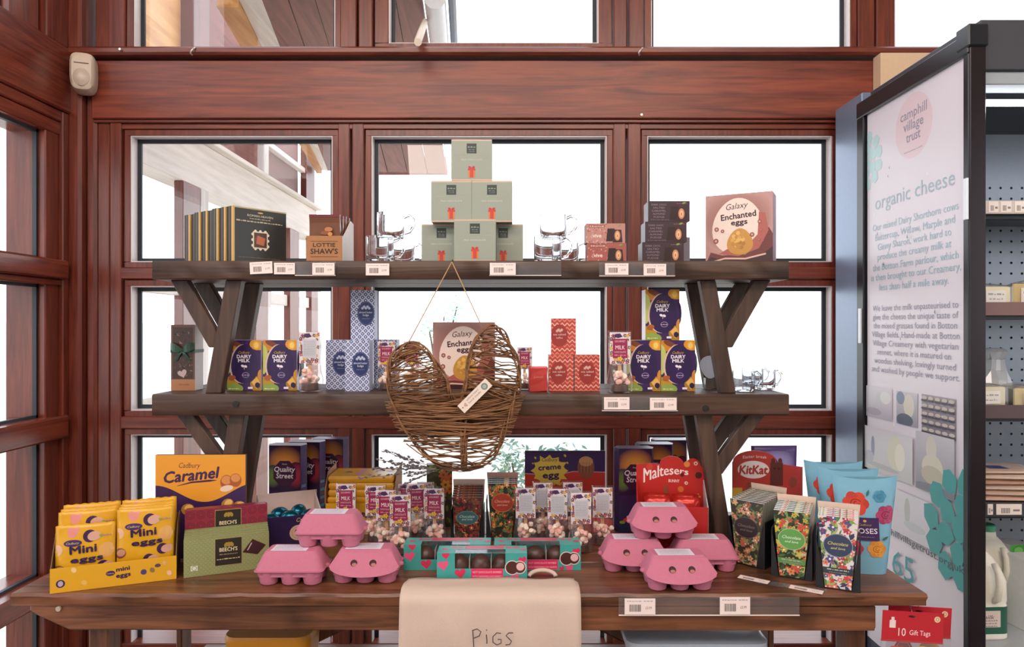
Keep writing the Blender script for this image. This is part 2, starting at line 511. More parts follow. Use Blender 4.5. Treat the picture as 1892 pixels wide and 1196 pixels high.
WN = [0]
side_win = structure('window_added_daylight')  # unseen window, added to throw cool daylight on the left wall
mb = MB()
for y in (-3.4, -1.85, -0.25, 1.32): mb.box(4.62, 4.70, y, y + 0.08, 0.7, 3.1)
mb.box(4.62, 4.70, -3.4, 1.4, 0.7, 0.78).box(4.62, 4.70, -3.4, 1.4, 3.02, 3.1)
mb.build('window_frame', MAHOG_V, side_win)
MB().box(4.655, 4.66, -3.35, 1.35, 0.76, 3.04).build('pane', PANE, side_win)
def window(x0, y0, x1, y1, sash=11, sash_bottom=None):
    """opening given where the glass begins, on the plane of the wall"""
    WN[0] += 1
    w = structure('window_%d' % WN[0])
    X0, X1, Z1, Z0 = WX(x0), WX(x1), WZ(y0), WZ(y1)
    s = sash * YW / F
    mb = MB()
    ring_box(mb, X0 - s, X1 + s, Z0 - s, Z1 + s, s, YW + 0.010, YW + 0.10)
    mb.build('window_frame', MAHOG_V, w, bevel=0.002)
    ring_box(MB(), X0, X1, Z0, Z1, 0.004, YW + 0.014, YW + 0.056).build('glazing_bead', BEAD, w)
    ring_box(MB(), X0 + 0.002, X1 - 0.002, Z0 + 0.002, Z1 - 0.002, 0.017, YW + 0.057, YW + 0.066).build('gasket', GASKET, w)
    MB().box(X0, X1, YW + 0.067, YW + 0.071, Z0, Z1).build('pane', PANE, w)
    return w
for a, b in ((238, 613), (685, 1122), (1197, 1540)):
    window(a, 249, b, 484); window(a, 528, b, 760); window(a, 804, b, 1255)
ZTOP = -330
window(244, ZTOP, 618, 90); window(1204, ZTOP, 1574, 90); window(1656, ZTOP, 2080, 90)
# the opening light above the beam has a sash of its own
wo = window(717, ZTOP, 1107, 78, 24)
mb = MB()
mb.box(WX(765), WX(945), YW - 0.004, YW + 0.012, WZ(95), WZ(92.5))
mb.build('stay_bar', mat('#d8cfc8', 0.3, 0.8), wo)
for px in (885, 930):
    MB().slab([(WX(px) + 0.022 * math.cos(t), WZ(95.5) + 0.012 * math.sin(t)) for t in [PI * i / 8 for i in range(9)]], YW - 0.014, YW + 0.008).build('catch', mat('#2b2630', 0.4), wo)

HOOKM = mat('#d8cdc6', 0.3, 0.7, name='nickel')
for px, py in ((371, 106), (1178, 106)):
    q = Vector((WX(px), YW - 0.062, WZ(py)))
    MB().tube([q + Vector((0.006, 0, 0.012)), q + Vector((0.0, -0.010, 0.002)), q + Vector((-0.008, -0.008, -0.010)), q + Vector((-0.004, 0, -0.016))], 0.0032, 8).build('cup_hook', HOOKM, wall, smooth='all')
for px, py in ((1183, 216), (240, 104)):
    MB().tube([Vector((WX(px), YW - 0.02 - 0.042 * (py < 110), WZ(py))), Vector((WX(px), YW - 0.029 - 0.042 * (py < 110), WZ(py)))], 0.0045, 8).build('screw', HOOKM, wall)

# ------------------------------------------------------------ left wall
XL = -1.684
lw = structure('wall_left')
def lmember(name, y0, y1, z0, z1, x0, x1, m, bev=0.004):
    return MB().box(x0, x1, y0, y1, z0, z1).build(name, m, lw, bevel=bev)
lmember('corner_post', 2.655, 2.70, 0, ZT, XL - 0.15, XL + 0.055, MAHOG_V, 0.01)
lmember('corner_post', 2.70, 2.85, 0, ZT, XL - 0.15, WX(160), MAHOG_V, 0.008)
lmember('corner_post', 2.69, 2.80, 0, WZ(116), WX(160), WX(180), MAHOG_V, 0.01)
lmember('jamb', 2.62, 2.655, 0, 2.14, XL - 0.15, XL + 0.012, MAHOG_V)
lmember('jamb', 2.545, 2.62, 0, 2.14, XL - 0.05, XL - 0.004, MAHOG_V)
lmember('jamb', 2.56, 2.66, 0, 2.14, XL - 0.16, XL - 0.055, MAHOG_V)
lmember('beam', -4.2, 2.69, 2.14, 2.385, XL - 0.15, XL + 0.02, MAHOG_Y, 0.006)
for z0, z1, px0 in ((2.05, 2.10, 0.0), (2.10, 2.14, 0.008)):
    lmember('head_rail', -4.2, 2.655, z0, z1, XL - 0.15, XL + px0, MAHOG_Y)
lmember('rail', -4.2, 2.63, 1.513, 1.583, XL - 0.15, XL + 0.03, MAHOG_Y, 0.006)
lmember('rail', -4.2, 2.62, 1.490, 1.513, XL - 0.15, XL + 0.010, MAHOG_Y)
lmember('rail', -4.2, 2.63, 0.925, 1.008, XL - 0.15, XL + 0.03, MAHOG_Y, 0.006)
lmember('rail', -4.2, 2.63, 0.355, 0.435, XL - 0.15, XL + 0.03, MAHOG_Y, 0.006)
lmember('rail', -4.2, 2.63, 0.0, 0.08, XL - 0.15, XL + 0.03, MAHOG_Y, 0.006)
for k in range(4):
    y = 1.30 - 1.35 * k
    lmember('post', y - 0.08, y + 0.08, 0, 2.14, XL - 0.15, XL + 0.01, MAHOG_V)
for y0, y1, x1 in ((2.36, 2.44, 0.0), (2.455, 2.52, -0.01), (2.53, 2.655, 0.01)):
    lmember('post', y0, y1, 2.385, ZT, XL - 0.15, XL + x1, MAHOG_V)
for k in range(3):
    lmember('post', 0.9 - 1.6 * k, 1.06 - 1.6 * k, 2.385, ZT, XL - 0.15, XL + 0.01, MAHOG_V)
for k, (z0, z1) in enumerate(((1.583, 2.05), (1.008, 1.49), (0.435, 0.925), (0.08, 0.355), (2.385, 3.5))):
    WN[0] += 1
    w = structure('window_%d' % WN[0])
    ye = 2.545 if k < 4 else 2.36
    mb = MB()
    mb.box(XL - 0.045, XL - 0.03, ye - 0.010, ye, z0, z1); mb.box(XL - 0.045, XL - 0.03, -4.2, ye, z0, z0 + 0.010); mb.box(XL - 0.045, XL - 0.03, -4.2, ye, z1 - 0.010, z1)
    mb.build('gasket', GASKET, w)
    MB().box(XL - 0.040, XL - 0.036, -4.2, ye, z0, z1).build('pane', PANE, w)

# ------------------------------------------------------------ outside
MB().box(-30, 40, 2.86, 60, -0.25, -0.12).build('ground', mat('#c9c2b6', 0.9, name='pale_paving', var=0.15, scale=1.5))['kind'] = 'structure'
MB().box(-30, -1.9, -8, 2.86, -0.25, -0.12).build('ground_beside_wall', mat('#c9c2b6', 0.9, name='pale_paving', var=0.15, scale=1.5))['kind'] = 'structure'

wing = thing('building_wing', 'timber framed wing of the building with pale beam, seen through left windows', 'building', (-1.70, 2.9, 0))
def wpart(name, mb, m, bev=0.0, smooth=False):
    mb.v = [(p[0] + 1.70, p[1] - 2.9, p[2]) for p in mb.v]
    return mb.build(name, m, wing, bevel=bev, smooth=smooth)
XG = -1.72
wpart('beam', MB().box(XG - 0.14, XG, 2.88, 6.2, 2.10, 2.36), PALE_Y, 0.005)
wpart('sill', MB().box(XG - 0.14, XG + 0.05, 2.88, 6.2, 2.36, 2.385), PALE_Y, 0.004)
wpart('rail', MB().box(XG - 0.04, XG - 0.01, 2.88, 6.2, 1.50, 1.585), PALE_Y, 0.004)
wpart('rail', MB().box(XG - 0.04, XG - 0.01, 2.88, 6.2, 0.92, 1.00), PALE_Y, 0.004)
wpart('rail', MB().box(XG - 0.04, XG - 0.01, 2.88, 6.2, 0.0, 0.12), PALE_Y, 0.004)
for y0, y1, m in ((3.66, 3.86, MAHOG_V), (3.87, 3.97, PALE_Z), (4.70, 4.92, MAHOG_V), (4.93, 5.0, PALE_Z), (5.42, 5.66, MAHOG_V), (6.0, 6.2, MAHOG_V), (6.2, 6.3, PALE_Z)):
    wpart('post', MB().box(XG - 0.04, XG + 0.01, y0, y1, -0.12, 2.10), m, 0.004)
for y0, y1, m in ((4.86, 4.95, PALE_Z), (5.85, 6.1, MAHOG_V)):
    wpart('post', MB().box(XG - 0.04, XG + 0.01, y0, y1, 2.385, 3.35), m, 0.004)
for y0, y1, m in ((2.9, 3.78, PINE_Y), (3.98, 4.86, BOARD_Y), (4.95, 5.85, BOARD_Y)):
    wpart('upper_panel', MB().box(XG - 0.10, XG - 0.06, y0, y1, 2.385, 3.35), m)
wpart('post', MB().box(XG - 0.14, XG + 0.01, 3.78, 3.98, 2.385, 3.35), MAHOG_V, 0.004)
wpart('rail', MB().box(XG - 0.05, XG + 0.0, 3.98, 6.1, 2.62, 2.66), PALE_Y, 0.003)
# eaves over the wing, boards running away from the camera
def ez(px, py, z): 
    d = (z - H) * F / (HY - py); return Vector((X(px, d), d, z))
ZE = 2.70
A0, A1 = ez(401, 0, ZE), ez(585, 314, ZE)
B0, B1 = ez(484, 0, ZE), ez(604, 314, ZE)
C0, C1 = ez(792, 76, ZE), ez(826, 322, ZE)
C0 = C0 + (C0 - C1) * 0.15
B1 = B1 + Vector((0, 0.03, 0))
def strip(p0, p1, q0, q1, t, dz=0.0):
    v = [p0, q0, q1, p1]
    v = [Vector((a.x, a.y, a.z + dz)) for a in v]
    return MB().add(v + [a + Vector((0, 0, t)) for a in v], [(0, 3, 2, 1), (4, 5, 6, 7), (0, 1, 5, 4), (1, 2, 6, 5), (2, 3, 7, 6), (3, 0, 4, 7)])
def lerp(a, b, t): return a + (b - a) * t
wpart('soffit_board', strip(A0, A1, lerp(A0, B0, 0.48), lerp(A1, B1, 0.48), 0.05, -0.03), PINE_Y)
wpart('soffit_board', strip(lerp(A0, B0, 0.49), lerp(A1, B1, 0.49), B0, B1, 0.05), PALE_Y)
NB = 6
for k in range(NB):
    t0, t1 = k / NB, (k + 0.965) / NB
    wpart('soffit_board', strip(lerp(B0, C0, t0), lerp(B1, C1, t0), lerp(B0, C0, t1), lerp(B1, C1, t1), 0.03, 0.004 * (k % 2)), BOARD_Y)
wpart('fascia', MB().box(B1.x, C1.x, 6.27, 6.31, ZE, ZE + 0.16), BOARD_Y)
g0, g1 = C0 + Vector((0.05, 0, 0.0)), C1 + Vector((0.05, 0, 0.0))
wpart('gutter', MB().tube([g0, g1], 0.045, 12), mat('#e4e4e8', 0.4), 0, True)
wpart('gutter_bracket', MB().tube([g0 + Vector((0.07, 0, 0.02)), g1 + Vector((0.07, 0, 0.02))], 0.018, 8), mat('#5a6478', 0.4), 0, True)
wpart('lean_pole', MB().tube([ez(785, 40, ZE - 0.03), ez(772, 78, ZE - 0.35)], 0.014, 8), mat('#e8d8c8', 0.6), 0, True)

# ground rising beyond, low trees
hill = MB()
hp = [[(-26 + 4 * i, 16 + 7 * j, -0.2 + (0.9 + 1.1 * math.sin(i * 0.7 + 1)) * (j / 3.0) * (1.0 if i < 6 else 0.25)) for i in range(12)] for j in range(4)]
hill.add([p for r in hp for p in r], [(j * 12 + i, j * 12 + i + 1, (j + 1) * 12 + i + 1, (j + 1) * 12 + i) for j in range(3) for i in range(11)])
hill.build('field', mat('#d6cdb2', 0.9, name='dry_field', var=0.2, scale=0.5), smooth='all')['kind'] = 'structure'

def leafy(name, label, cat, base, crown, n, leaf, cols, trunk_r, seed):
    """trunk and a crown of separate leaf blades spread through a lumpy volume"""
    rd = random.Random(seed)
    t = thing(name, label, cat, base)
    mb = MB(); lobes = []
    for cx, cy, cz, r in crown:
        mb.tube([(0, 0, 0), (cx * 0.3, cy * 0.3, cz * 0.5), (cx, cy, cz)], [trunk_r, trunk_r * 0.7, trunk_r * 0.25], 6)
        lobes.append((cx, cy, cz, r))
    mb.build('trunk', mat('#5b4a3a', 0.8), t)
    for ci, c in enumerate(cols):
        lf = MB()
        for k in range(n // len(cols)):
            cx, cy, cz, r = rd.choice(lobes)
            v = Vector((rd.gauss(0, 1), rd.gauss(0, 1), rd.gauss(0, 1))).normalized() * r * rd.random() ** 0.45
            p = Vector((cx, cy, cz)) + v
            a = Vector((rd.gauss(0, 1), rd.gauss(0, 1), rd.gauss(0, 0.6))).normalized()
            b = a.cross(Vector((rd.gauss(0, 1), rd.gauss(0, 1), rd.gauss(0, 1)))).normalized()
            L = leaf * rd.uniform(0.6, 1.2)
            lf.add([p - a * L, p - b * L * 0.35, p + a * L, p + b * L * 0.35], [(0, 1, 2, 3)])
        lf.build('leaves', mat(c, 0.6), t)['kind'] = 'stuff'
    return t
leafy('small_tree', 'small faint green tree far off beyond the middle window', 'tree', (-1.45, 14.0, -0.2),
      [(0.1, 0, 1.75, 0.3), (0.35, 0.1, 1.95, 0.28), (-0.2, 0, 1.5, 0.2), (0.3, 0, 1.55, 0.2)], 300, 0.06, ('#b4cfc4', '#c8ddd4'), 0.05, 4)
SHG = ('#a6ccc2', '#bcd8b8', '#86b4ae')
leafy('leafy_shrub', 'green leafy shrub outside, behind the purple and red egg display', 'shrub', (0.10, 3.6, -0.12),
      [(-0.10, 0, 0.76, 0.13), (0.05, 0, 0.70, 0.15), (0.20, 0, 0.76, 0.11), (0.34, 0.05, 0.66, 0.12), (0.0, 0, 0.52, 0.2)], 1100, 0.024, SHG, 0.015, 8)
leafy('leafy_shrub', 'smaller green shrub outside, below the tip of the wicker heart', 'shrub', (-0.52, 3.5, -0.12),
      [(0.0, 0, 0.55, 0.12), (0.12, 0, 0.48, 0.12), (0.25, 0, 0.5, 0.1)], 420, 0.024, SHG, 0.012, 9)
# ------------------------------------------------------------ bench
ZB = 0.766                                   # bench top
YB = 1.50                                    # its front edge
bench = thing('bench', 'long brown wooden bench along the window carrying the chocolate display', 'bench', (-0.09, 1.85, 0))
def onto(root):
    L = root.location.copy()
    def f(name, mb, m, bev=0.0, smooth=False):
        mb.v = [(p[0] - L.x, p[1] - L.y, p[2] - L.z) for p in mb.v]
        return mb.build(name, m, root, bevel=bev, smooth=smooth)
    return f
bp = onto(bench)
rd = random.Random(5)
BXL, BXR = X(18, YB), X(1713, YB)
rows = ((YB, 1.70), (1.703, 1.93), (1.933, 2.17))
for k, (y0, y1) in enumerate(rows):
    mb = MB()
    n = 60
    top, bot, fr = [], [], []
    for i in range(n + 1):
        x = BXL + (BXR - BXL) * i / n
        j = rd.uniform(-0.004, 0.003) if k == 0 else 0
        rings = [(x, y0 + 0.004 + j, ZB), (x, y0 + j, ZB - 0.006), (x, y0 + rd.uniform(0, 0.004) * (k == 0), ZB - 0.016), (x, y0 + 0.003, ZB - 0.026), (x, y1, ZB - 0.026), (x, y1, ZB)]
        fr.append(rings)
    mb.loft(fr)
    bp('top_board', mb, BENCH_H, 0, True)
ap = MB()
axl, axr = X(50, YB), X(1622, YB)
ap.slab([(axl + 0.085, Z(1168, YB)), (axr, Z(1168, YB)), (axr, ZB - 0.027), (axl, ZB - 0.027), (axl, Z(1134, YB))], YB + 0.006, YB + 0.045)
bp('apron', ap, BENCH_H, 0.004)
ap = MB()
ap.slab([(axl + 0.085, Z(1168, YB)), (axr, Z(1168, YB)), (axr, ZB - 0.027), (axl, ZB - 0.027), (axl, Z(1134, YB))], 2.10, 2.14)
bp('apron', ap, BENCH_H, 0.004)
for sx in (-1, 1):
    cx = -0.10
    for y in (1.56, 2.07):
        x = cx + sx * (0.725 if y > 2 else 0.80)
    bp('leg', MB().box(cx + sx * 0.80 - 0.008, cx + sx * 0.80 + 0.008, 1.90, 1.96, 0, ZB - 0.027), BENCH_V, 0.003)
    # splayed brace from the middle of the bench out towards the foot
    x0, x1 = cx + sx * 0.02, cx + sx * 0.72
    a = Vector((x0, 1.80, ZB - 0.03)); b = Vector((x1, 1.80, 0.405))
    dv = (b - a).normalized(); nv = Vector((-dv.z, 0, dv.x)) * 0.022
    mb = MB(); mb.slab([(a.x - nv.x, a.z - nv.z), (b.x - nv.x, b.z - nv.z), (b.x + nv.x, b.z + nv.z), (a.x + nv.x, a.z + nv.z)][::-1 if sx > 0 else 1], 1.78, 1.82)
    bp('brace', mb, BENCH_V, 0.003)
bp('leg', MB().box(axr - 0.045, axr, YB + 0.05, YB + 0.10, 0, ZB - 0.027), BENCH_V, 0.004)
bp('leg', MB().box(axl + 0.10, axl + 0.145, YB + 0.05, YB + 0.10, 0, ZB - 0.027), BENCH_V, 0.004)
bp('lower_shelf', MB().box(axl + 0.12, axr - 0.05, 1.60, 2.10, 0.36, 0.39), BENCH_H, 0.004)
bo = MB().lathe([(0.0055, 0), (0.0055, 0.004), (0.003, 0.004)], 14).build('bolt', mat('#c8b8a8', 0.4, 0.6), bench, loc=None)
bo.location = Vector((X(107, YB), YB + 0.004, Z(1126, YB))) - bench.location; bo.rotation_euler = (PI / 2, 0, 0)

# ------------------------------------------------------------ plank shelves on the bench
shelf = thing('display_shelf', 'dark two-tier plank shelf with forked brackets standing on the bench', 'shelf', (-0.10, 1.86, ZB))
sp = onto(shelf)
YS, YS2 = 1.72, 2.04
Z1T, Z1B = 1.498, 1.452
Z2T, Z2B = 1.171, 1.119
SXL, SXR = X(281, YS), X(1458, YS)
for zt, zb in ((Z1T, Z1B), (Z2T, Z2B)):
    for y0, y1 in ((YS, 1.878), (1.882, YS2)):
        mb = MB(); n = 40; rr = []
        for i in range(n + 1):
            x = SXL + (SXR - SXL) * i / n
            e = rd.uniform(-0.0015, 0.0015)
            rr.append([(x, y0 + 0.003, zt), (x, y0 + e, zt - 0.004), (x, y0 + e * 0.5, zb + 0.004), (x, y0 + 0.003, zb), (x, y1, zb), (x, y1, zt)])
        mb.loft(rr)
        sp('plank', mb, SHELF_H, 0, True)
def bar(px0, py0, px1, py1, wpx, y0, th=0.03, m=None):
    """a flat bar between two points of the upright plane y = y0"""
    a = P(px0, py0, y0); b = P(px1, py1, y0); w = wpx * y0 / F / 2
    pts = [(a.x - w, a.z), (b.x - w, b.z), (b.x + w, b.z), (a.x + w, a.z)]
    return MB().slab(pts, y0, y0 + th)
M_ = lambda px: 2 * 869.5 - px
for side in (0, 1):
    fx = (lambda p: p) if side == 0 else M_
    for yy in (1.745, 1.872):
        q = lambda px, py: (CX + (px - CX) * 1.745 / yy * 1.0, py) if False else (px, py)
        def PX(px): return CX + (fx(px) - CX) * 1.745 / yy
        def PY(z): return HY + (H - z) * F / yy
        dx = 0 
        # long leaning leg and its short fork, upper tier then lower tier
        sp('strut', bar(PX(431), PY(Z1B), PX(393), PY(Z2T), 29, yy), SHELF_V, 0.002)
        sp('strut', bar(PX(330), PY(Z1B), PX(401), PY(1.285), 31, yy + 0.006, 0.026), SHELF_V, 0.002)
        sp('strut', bar(PX(438), PY(Z2B), PX(395), PY(ZB), 29, yy), SHELF_V, 0.002)
        sp('strut', bar(PX(340), PY(Z2B), PX(420), PY(0.97), 31, yy + 0.006, 0.026), SHELF_V, 0.002)
for px, pz in ((436, 747), (1304, 755)):
    o = MB().lathe([(0.008, 0), (0.008, 0.003), (0.005, 0.0032)], 12).build('bolt', mat('#1c1614', 0.5), shelf)
    o.location = Vector((X(px, YS), YS + 0.001, Z(pz, YS))) - shelf.location; o.rotation_euler = (PI / 2, 0, 0)

ZB += 0.0005; Z1T += 0.0006; Z2T += 0.0006       # goods rest a hair above the boards
# ------------------------------------------------------------ motion sensor in the corner
sen = thing('motion_sensor', 'white wall-mounted motion sensor in the corner under the sill', 'sensor', P(153, 170, 2.62))
sw = 0.085
mb = MB()
def sens(w, h, y, z0): return None
rings = []
hh = 0.145
for y, s in ((0.045, 1.0), (0.0, 1.0), (-0.018, 0.93), (-0.026, 0.75)):
    pts = []
    for i in range(28):
        t = 2 * PI * i / 28
        cx, sy = math.cos(t), math.sin(t)
        x = math.copysign(abs(cx) ** 0.55, cx) * sw / 2 * s
        z = math.copysign(abs(sy) ** (0.4 if sy > 0 else 0.7), sy) * hh / 2 * s
        pts.append((x, y, z + hh / 2))
    rings.append(pts[::-1])
mb.loft(rings)
mb.build('housing', mat('#cdbcab', 0.5, name='cream_plastic'), sen, smooth=True)
MB().box(-0.024, 0.024, -0.0275, -0.02, 0.098, 0.101).build('slot', mat('#5a4a42', 0.6), sen)
mb = MB()
rings = [[(0.030 * s * math.cos(t), y, 0.048 + 0.036 * s * math.sin(t)) for t in [-2 * PI * i / 20 for i in range(20)]] for y, s in ((-0.02, 1.0), (-0.028, 0.9), (-0.033, 0.6), (-0.035, 0.2))]
mb.loft(rings); mb.build('lens', mat('#c2b2a4', 0.35, name='frosted_lens'), sen, smooth=True)
sen.rotation_euler = (0, 0, 0.35)

# ------------------------------------------------------------ chilled cabinet at the right
XF, YF0, YF1 = 1.207, 1.853, 2.64
CAB = mat('#4a4f5c', 0.45, 0.2, name='grey_coated_steel')
BLACK = mat('#14161d', 0.3, name='black_frame')
fr = thing('display_fridge', 'tall open chilled cabinet at the right with a cheese poster on its side', 'fridge', (1.9, 2.2, 0))
fp = onto(fr)
ZFT = 2.115
fp('side_panel', MB().box(XF + 0.006, XF + 0.04, 2.44, YF1, 0, ZFT + 0.035), mat('#7d8ca6', 0.35, 0.4, name='blue_grey_steel'), 0.003)
fp('side_panel', MB().box(XF + 0.012, XF + 0.04, YF0 + 0.02, 2.44, 0, ZFT), CAB)
fp('frame', MB().box(XF - 0.004, XF + 0.012, YF0 + 0.005, 2.46, ZFT - 0.055, ZFT), BLACK, 0.003)
fp('frame', MB().box(XF - 0.002, XF + 0.012, 2.415, 2.46, 0, ZFT - 0.055), BLACK, 0.002)
fp('frame', MB().box(XF - 0.002, XF + 0.012, YF0 + 0.005, YF0 + 0.026, 0, ZFT - 0.055), BLACK, 0.002)
fp('front_post', MB().box(XF + 0.0, XF + 0.042, YF0, YF0 + 0.03, 0, ZFT + 0.01), mat('#2a2226', 0.25, 0.5, name='dark_bronze_trim'), 0.002)
fp('corner_cap', MB().box(XF - 0.008, XF + 0.046, YF0 - 0.006, YF0 + 0.05, ZFT - 0.04, ZFT + 0.02), BLACK, 0.004)
for z0, z1, y in ((1.62, 1.73, YF0 + 0.004), (1.28, 1.40, 2.425)):
    fp('clip', MB().box(XF - 0.007, XF - 0.001, y, y + 0.016, z0, z1), mat('#e8eef8', 0.3), 0.001)
FXR = 2.7
fp('canopy', MB().box(XF + 0.04, FXR, YF0 + 0.02, YF1, 2.02, ZFT + 0.04), mat('#3a3a42', 0.5), 0.003)
fp('light_housing', MB().box(XF + 0.04, FXR, YF0 + 0.03, YF0 + 0.10, 1.985, 2.02), mat('#9aa2a8', 0.4), 0.002)
# the lit tube
m, nt, b = newmat('cool_light_tube')
b.inputs['Emission Color'].default_value = (0.92, 0.96, 1, 1); b.inputs['Emission Strength'].default_value = 9
fp('light_tube', MB().box(XF + 0.05, FXR - 0.05, YF0 + 0.11, YF0 + 0.125, 1.955, 1.972), m, 0.004)
YBK = 2.5
fp('back_panel', MB().box(XF + 0.04, FXR, YBK, YF1, 0, 2.02), mat('#8a909a', 0.35, 0.5, name='perforated_steel'))
fp('base', MB().box(XF + 0.04, FXR, 1.95, YBK, 0, 0.42), mat('#b9bdc2', 0.4, 0.2), 0.004)
hl = MB()
for z in [0.50 + 0.038 * k for k in range(36)]:
    for i in range(8):
        x = 1.66 + 0.038 * i
        hl.add([(x + 0.0045 * math.cos(t), YBK - 0.0006, z + 0.0045 * math.sin(t)) for t in [2 * PI * q / 8 for q in range(8)]], [tuple(range(8))])
o = fp('perforation', hl, mat('#15171c', 0.8)); o['kind'] = 'stuff'
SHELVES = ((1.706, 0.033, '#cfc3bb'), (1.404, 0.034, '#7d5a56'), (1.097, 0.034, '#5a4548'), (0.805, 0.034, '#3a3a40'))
FYS = 2.10
for zs, th, c in SHELVES:
    fp('shelf', MB().box(XF + 0.05, FXR, FYS + 0.004, YBK, zs - th * 0.4, zs - 0.004), mat('#6a6e78', 0.4, 0.3), 0.001)
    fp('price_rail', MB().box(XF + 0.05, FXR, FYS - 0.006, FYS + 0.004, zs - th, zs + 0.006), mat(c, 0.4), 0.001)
    fp('shelf_shade_bar', MB().box(XF + 0.05, FXR, FYS + 0.02, FYS + 0.05, zs - th - 0.012, zs - th * 0.4), mat('#1e2228', 0.4), 0.001)  # dark bar standing in for the shaded gap under each shelf
a = Art()
for zs, px0s in ((1.706, ((1824, 1842), (1846, 1866), (1872, 1892))), (0.805, ((1822, 1832), (1838, 1885)))):
    for p0, p1 in px0s:
        x0, x1 = X(p0, FYS), X(p1, FYS)
        a.hold = True
        a.k = 1; a.rect(x0, zs - 0.028, x1, zs + 0.004, '#f0e2d8')
        a.k = 2
        for i in range(6):
            xx = x0 + (x1 - x0) * (0.2 + 0.06 * i); a.rect(xx, zs - 0.024, xx + (x1 - x0) * 0.03, zs - 0.008, '#3a3438')
        a.k = 2; a.rect(x0 + (x1 - x0) * 0.66, zs - 0.018, x1 - (x1 - x0) * 0.08, zs - 0.012, '#8a7a7a')
o = a.build('price_labels', fr, ink(0.5)); o.location = Vector((0, FYS - 0.0065, 0)) - fr.location; o['kind'] = 'stuff'
fr_tag = o

# poster on the side of the cabinet, read from the left
U0 = 2.407; XP = XF + 0.010
def pu(px, py):
    d = XP * F / (px - CX); return (U0 - d, H - (py - HY) * d / F)
pa = Art(T=lambda u, v, h: (XP - 0.001 - h, U0 - u, v), eps=6e-5)
UW = U0 - 1.878
pa.rect(0, 0.28, UW, 2.066, '#e2dbe4')
pa.clip = [(0, 0.28), (UW, 0.28), (UW, 2.066), (0, 2.066)]
def at_text(t, px, py, capx, c, px1=None, bold=0.0):
    """one line of lettering between two points of the poster"""
    u0, v0 = pu(px, py)
    if px1:
        u1, _ = pu(px1, py); pa.text(t, (u0 + u1) / 2, v0, capx, c, fit=u1 - u0, bold=bold)
    else: pa.text(t, u0, v0, capx, c, align='L', bold=bold)
cu, cv = pu(1688, 232)
pa.ell(cu, cv, 0.098, 0.098, '#e3ccd4', n=36)
for i, (t, dv) in enumerate((('camphill', 0.028), ('village', -0.008), ('trust', -0.044))):
    pa.text(t, cu + 0.0, cv + dv, 0.030, '#9a96a6', fit=(0.14, 0.105, 0.075)[i], bold=0.01)
pa.squiggle(cu - 0.05, cu + 0.05, cv - 0.075, 0.004, '#b8b0bc', 3)
def rosette(cu, cv, s, c, seed):
    rd = random.Random(seed)
    for ring, n, r in ((0, 6, 0.0), (1, 6, 0.68), (2, 11, 1.32)):
        for i in range(n):
            a0 = 2 * PI * i / n + ring * 0.4
            x, y = cu + s * r * math.cos(a0), cv + s * r * math.sin(a0)
            if ring == 0 and i: continue
            pts = [(x + s * 0.41 * rd.uniform(0.75, 1.1) * math.cos(a0 + q * PI / 3 + 0.5), y + s * 0.41 * rd.uniform(0.75, 1.1) * math.sin(a0 + q * PI / 3 + 0.5)) for q in range(6)]
            pa.hold = True; pa.poly(pts, c); pa.hold = False
pa.k += 1; rosette(0.0, pu(1602, 300)[1], 0.06, '#b5d8da', 2)
uo, vo = UW / 2, 1.70
u_l, v_l = pu(1617, 384); u_r, v_r = pu(1758, 346)
def tline(t, vv, cap, c, w=0.8, bold=0.0): pa.text(t, UW * 0.50, vv, cap, c, fit=UW * w, bold=bold)
def vat(px, py): return pu(px, py)[1]
tline('organic cheese', vat(1700, 362) , 0.046, '#9fb6c2', 0.80)
L1 = ['Our mixed Dairy Shorthorn cows', 'Buttercup, Willow, Marple and', 'Ginny Sharon, work hard to', 'produce the creamy milk at', 'the Botton Farm parlour, which', 'is then brought to our Creamery,', 'less than half a mile away.']
ys = [404, 425, 445, 465, 486, 506, 527]
for t, y, w in zip(L1, ys, (0.86, 0.8, 0.74, 0.74, 0.86, 0.9, 0.7)):
    tline(t, vat(1690, y + 4), 0.0225, '#9cc0ca', w)
L2 = ['We leave the milk unpasteurised to', 'give the cheese the unique taste of', 'the mixed grasses found in Botton', 'Village fields. Hand-made at Botton', 'Village Creamery with vegetarian', 'rennet, where it is matured on', 'wooden shelving, lovingly turned', 'and washed by people we support.']
for i, t in enumerate(L2):
    tline(t, vat(1690, 572 + i * 17.6), 0.019, '#8f8ca0', (0.86, 0.86, 0.84, 0.88, 0.86, 0.74, 0.82, 0.88)[i])
def photo(px0, py0, px1, py1, base, blobs):
    u0, v1 = pu(px0, py0); u1, _ = pu(px1, py0); _, v0 = pu(px0, py1)
    pa.grad(u0, v0, u1, v1, base[0], base[1], 4)
    old = pa.clip; pa.clip = [(u0, v0), (u1, v0), (u1, v1), (u0, v1)]
    for fx, fy, rx, ry, c in blobs:
        pa.ell(u0 + (u1 - u0) * fx, v0 + (v1 - v0) * fy, (u1 - u0) * rx, (v1 - v0) * ry, c, n=16)
    pa.clip = old
photo(1602, 712, 1650, 768, ('#b9b4c0', '#d4d0d8'), ((0.5, 0.6, 0.1, 0.25, '#c4c4c8'), (0.3, 0.2, 0.3, 0.12, '#a8a4b0'), (0.75, 0.7, 0.2, 0.2, '#dcdcdc')))
photo(1658, 722, 1697, 782, ('#9a98a6', '#c8c6ce'), ((0.6, 0.6, 0.25, 0.35, '#d8d2c4'), (0.4, 0.15, 0.4, 0.2, '#5c6478'), (0.2, 0.8, 0.2, 0.2, '#7a88a0')))
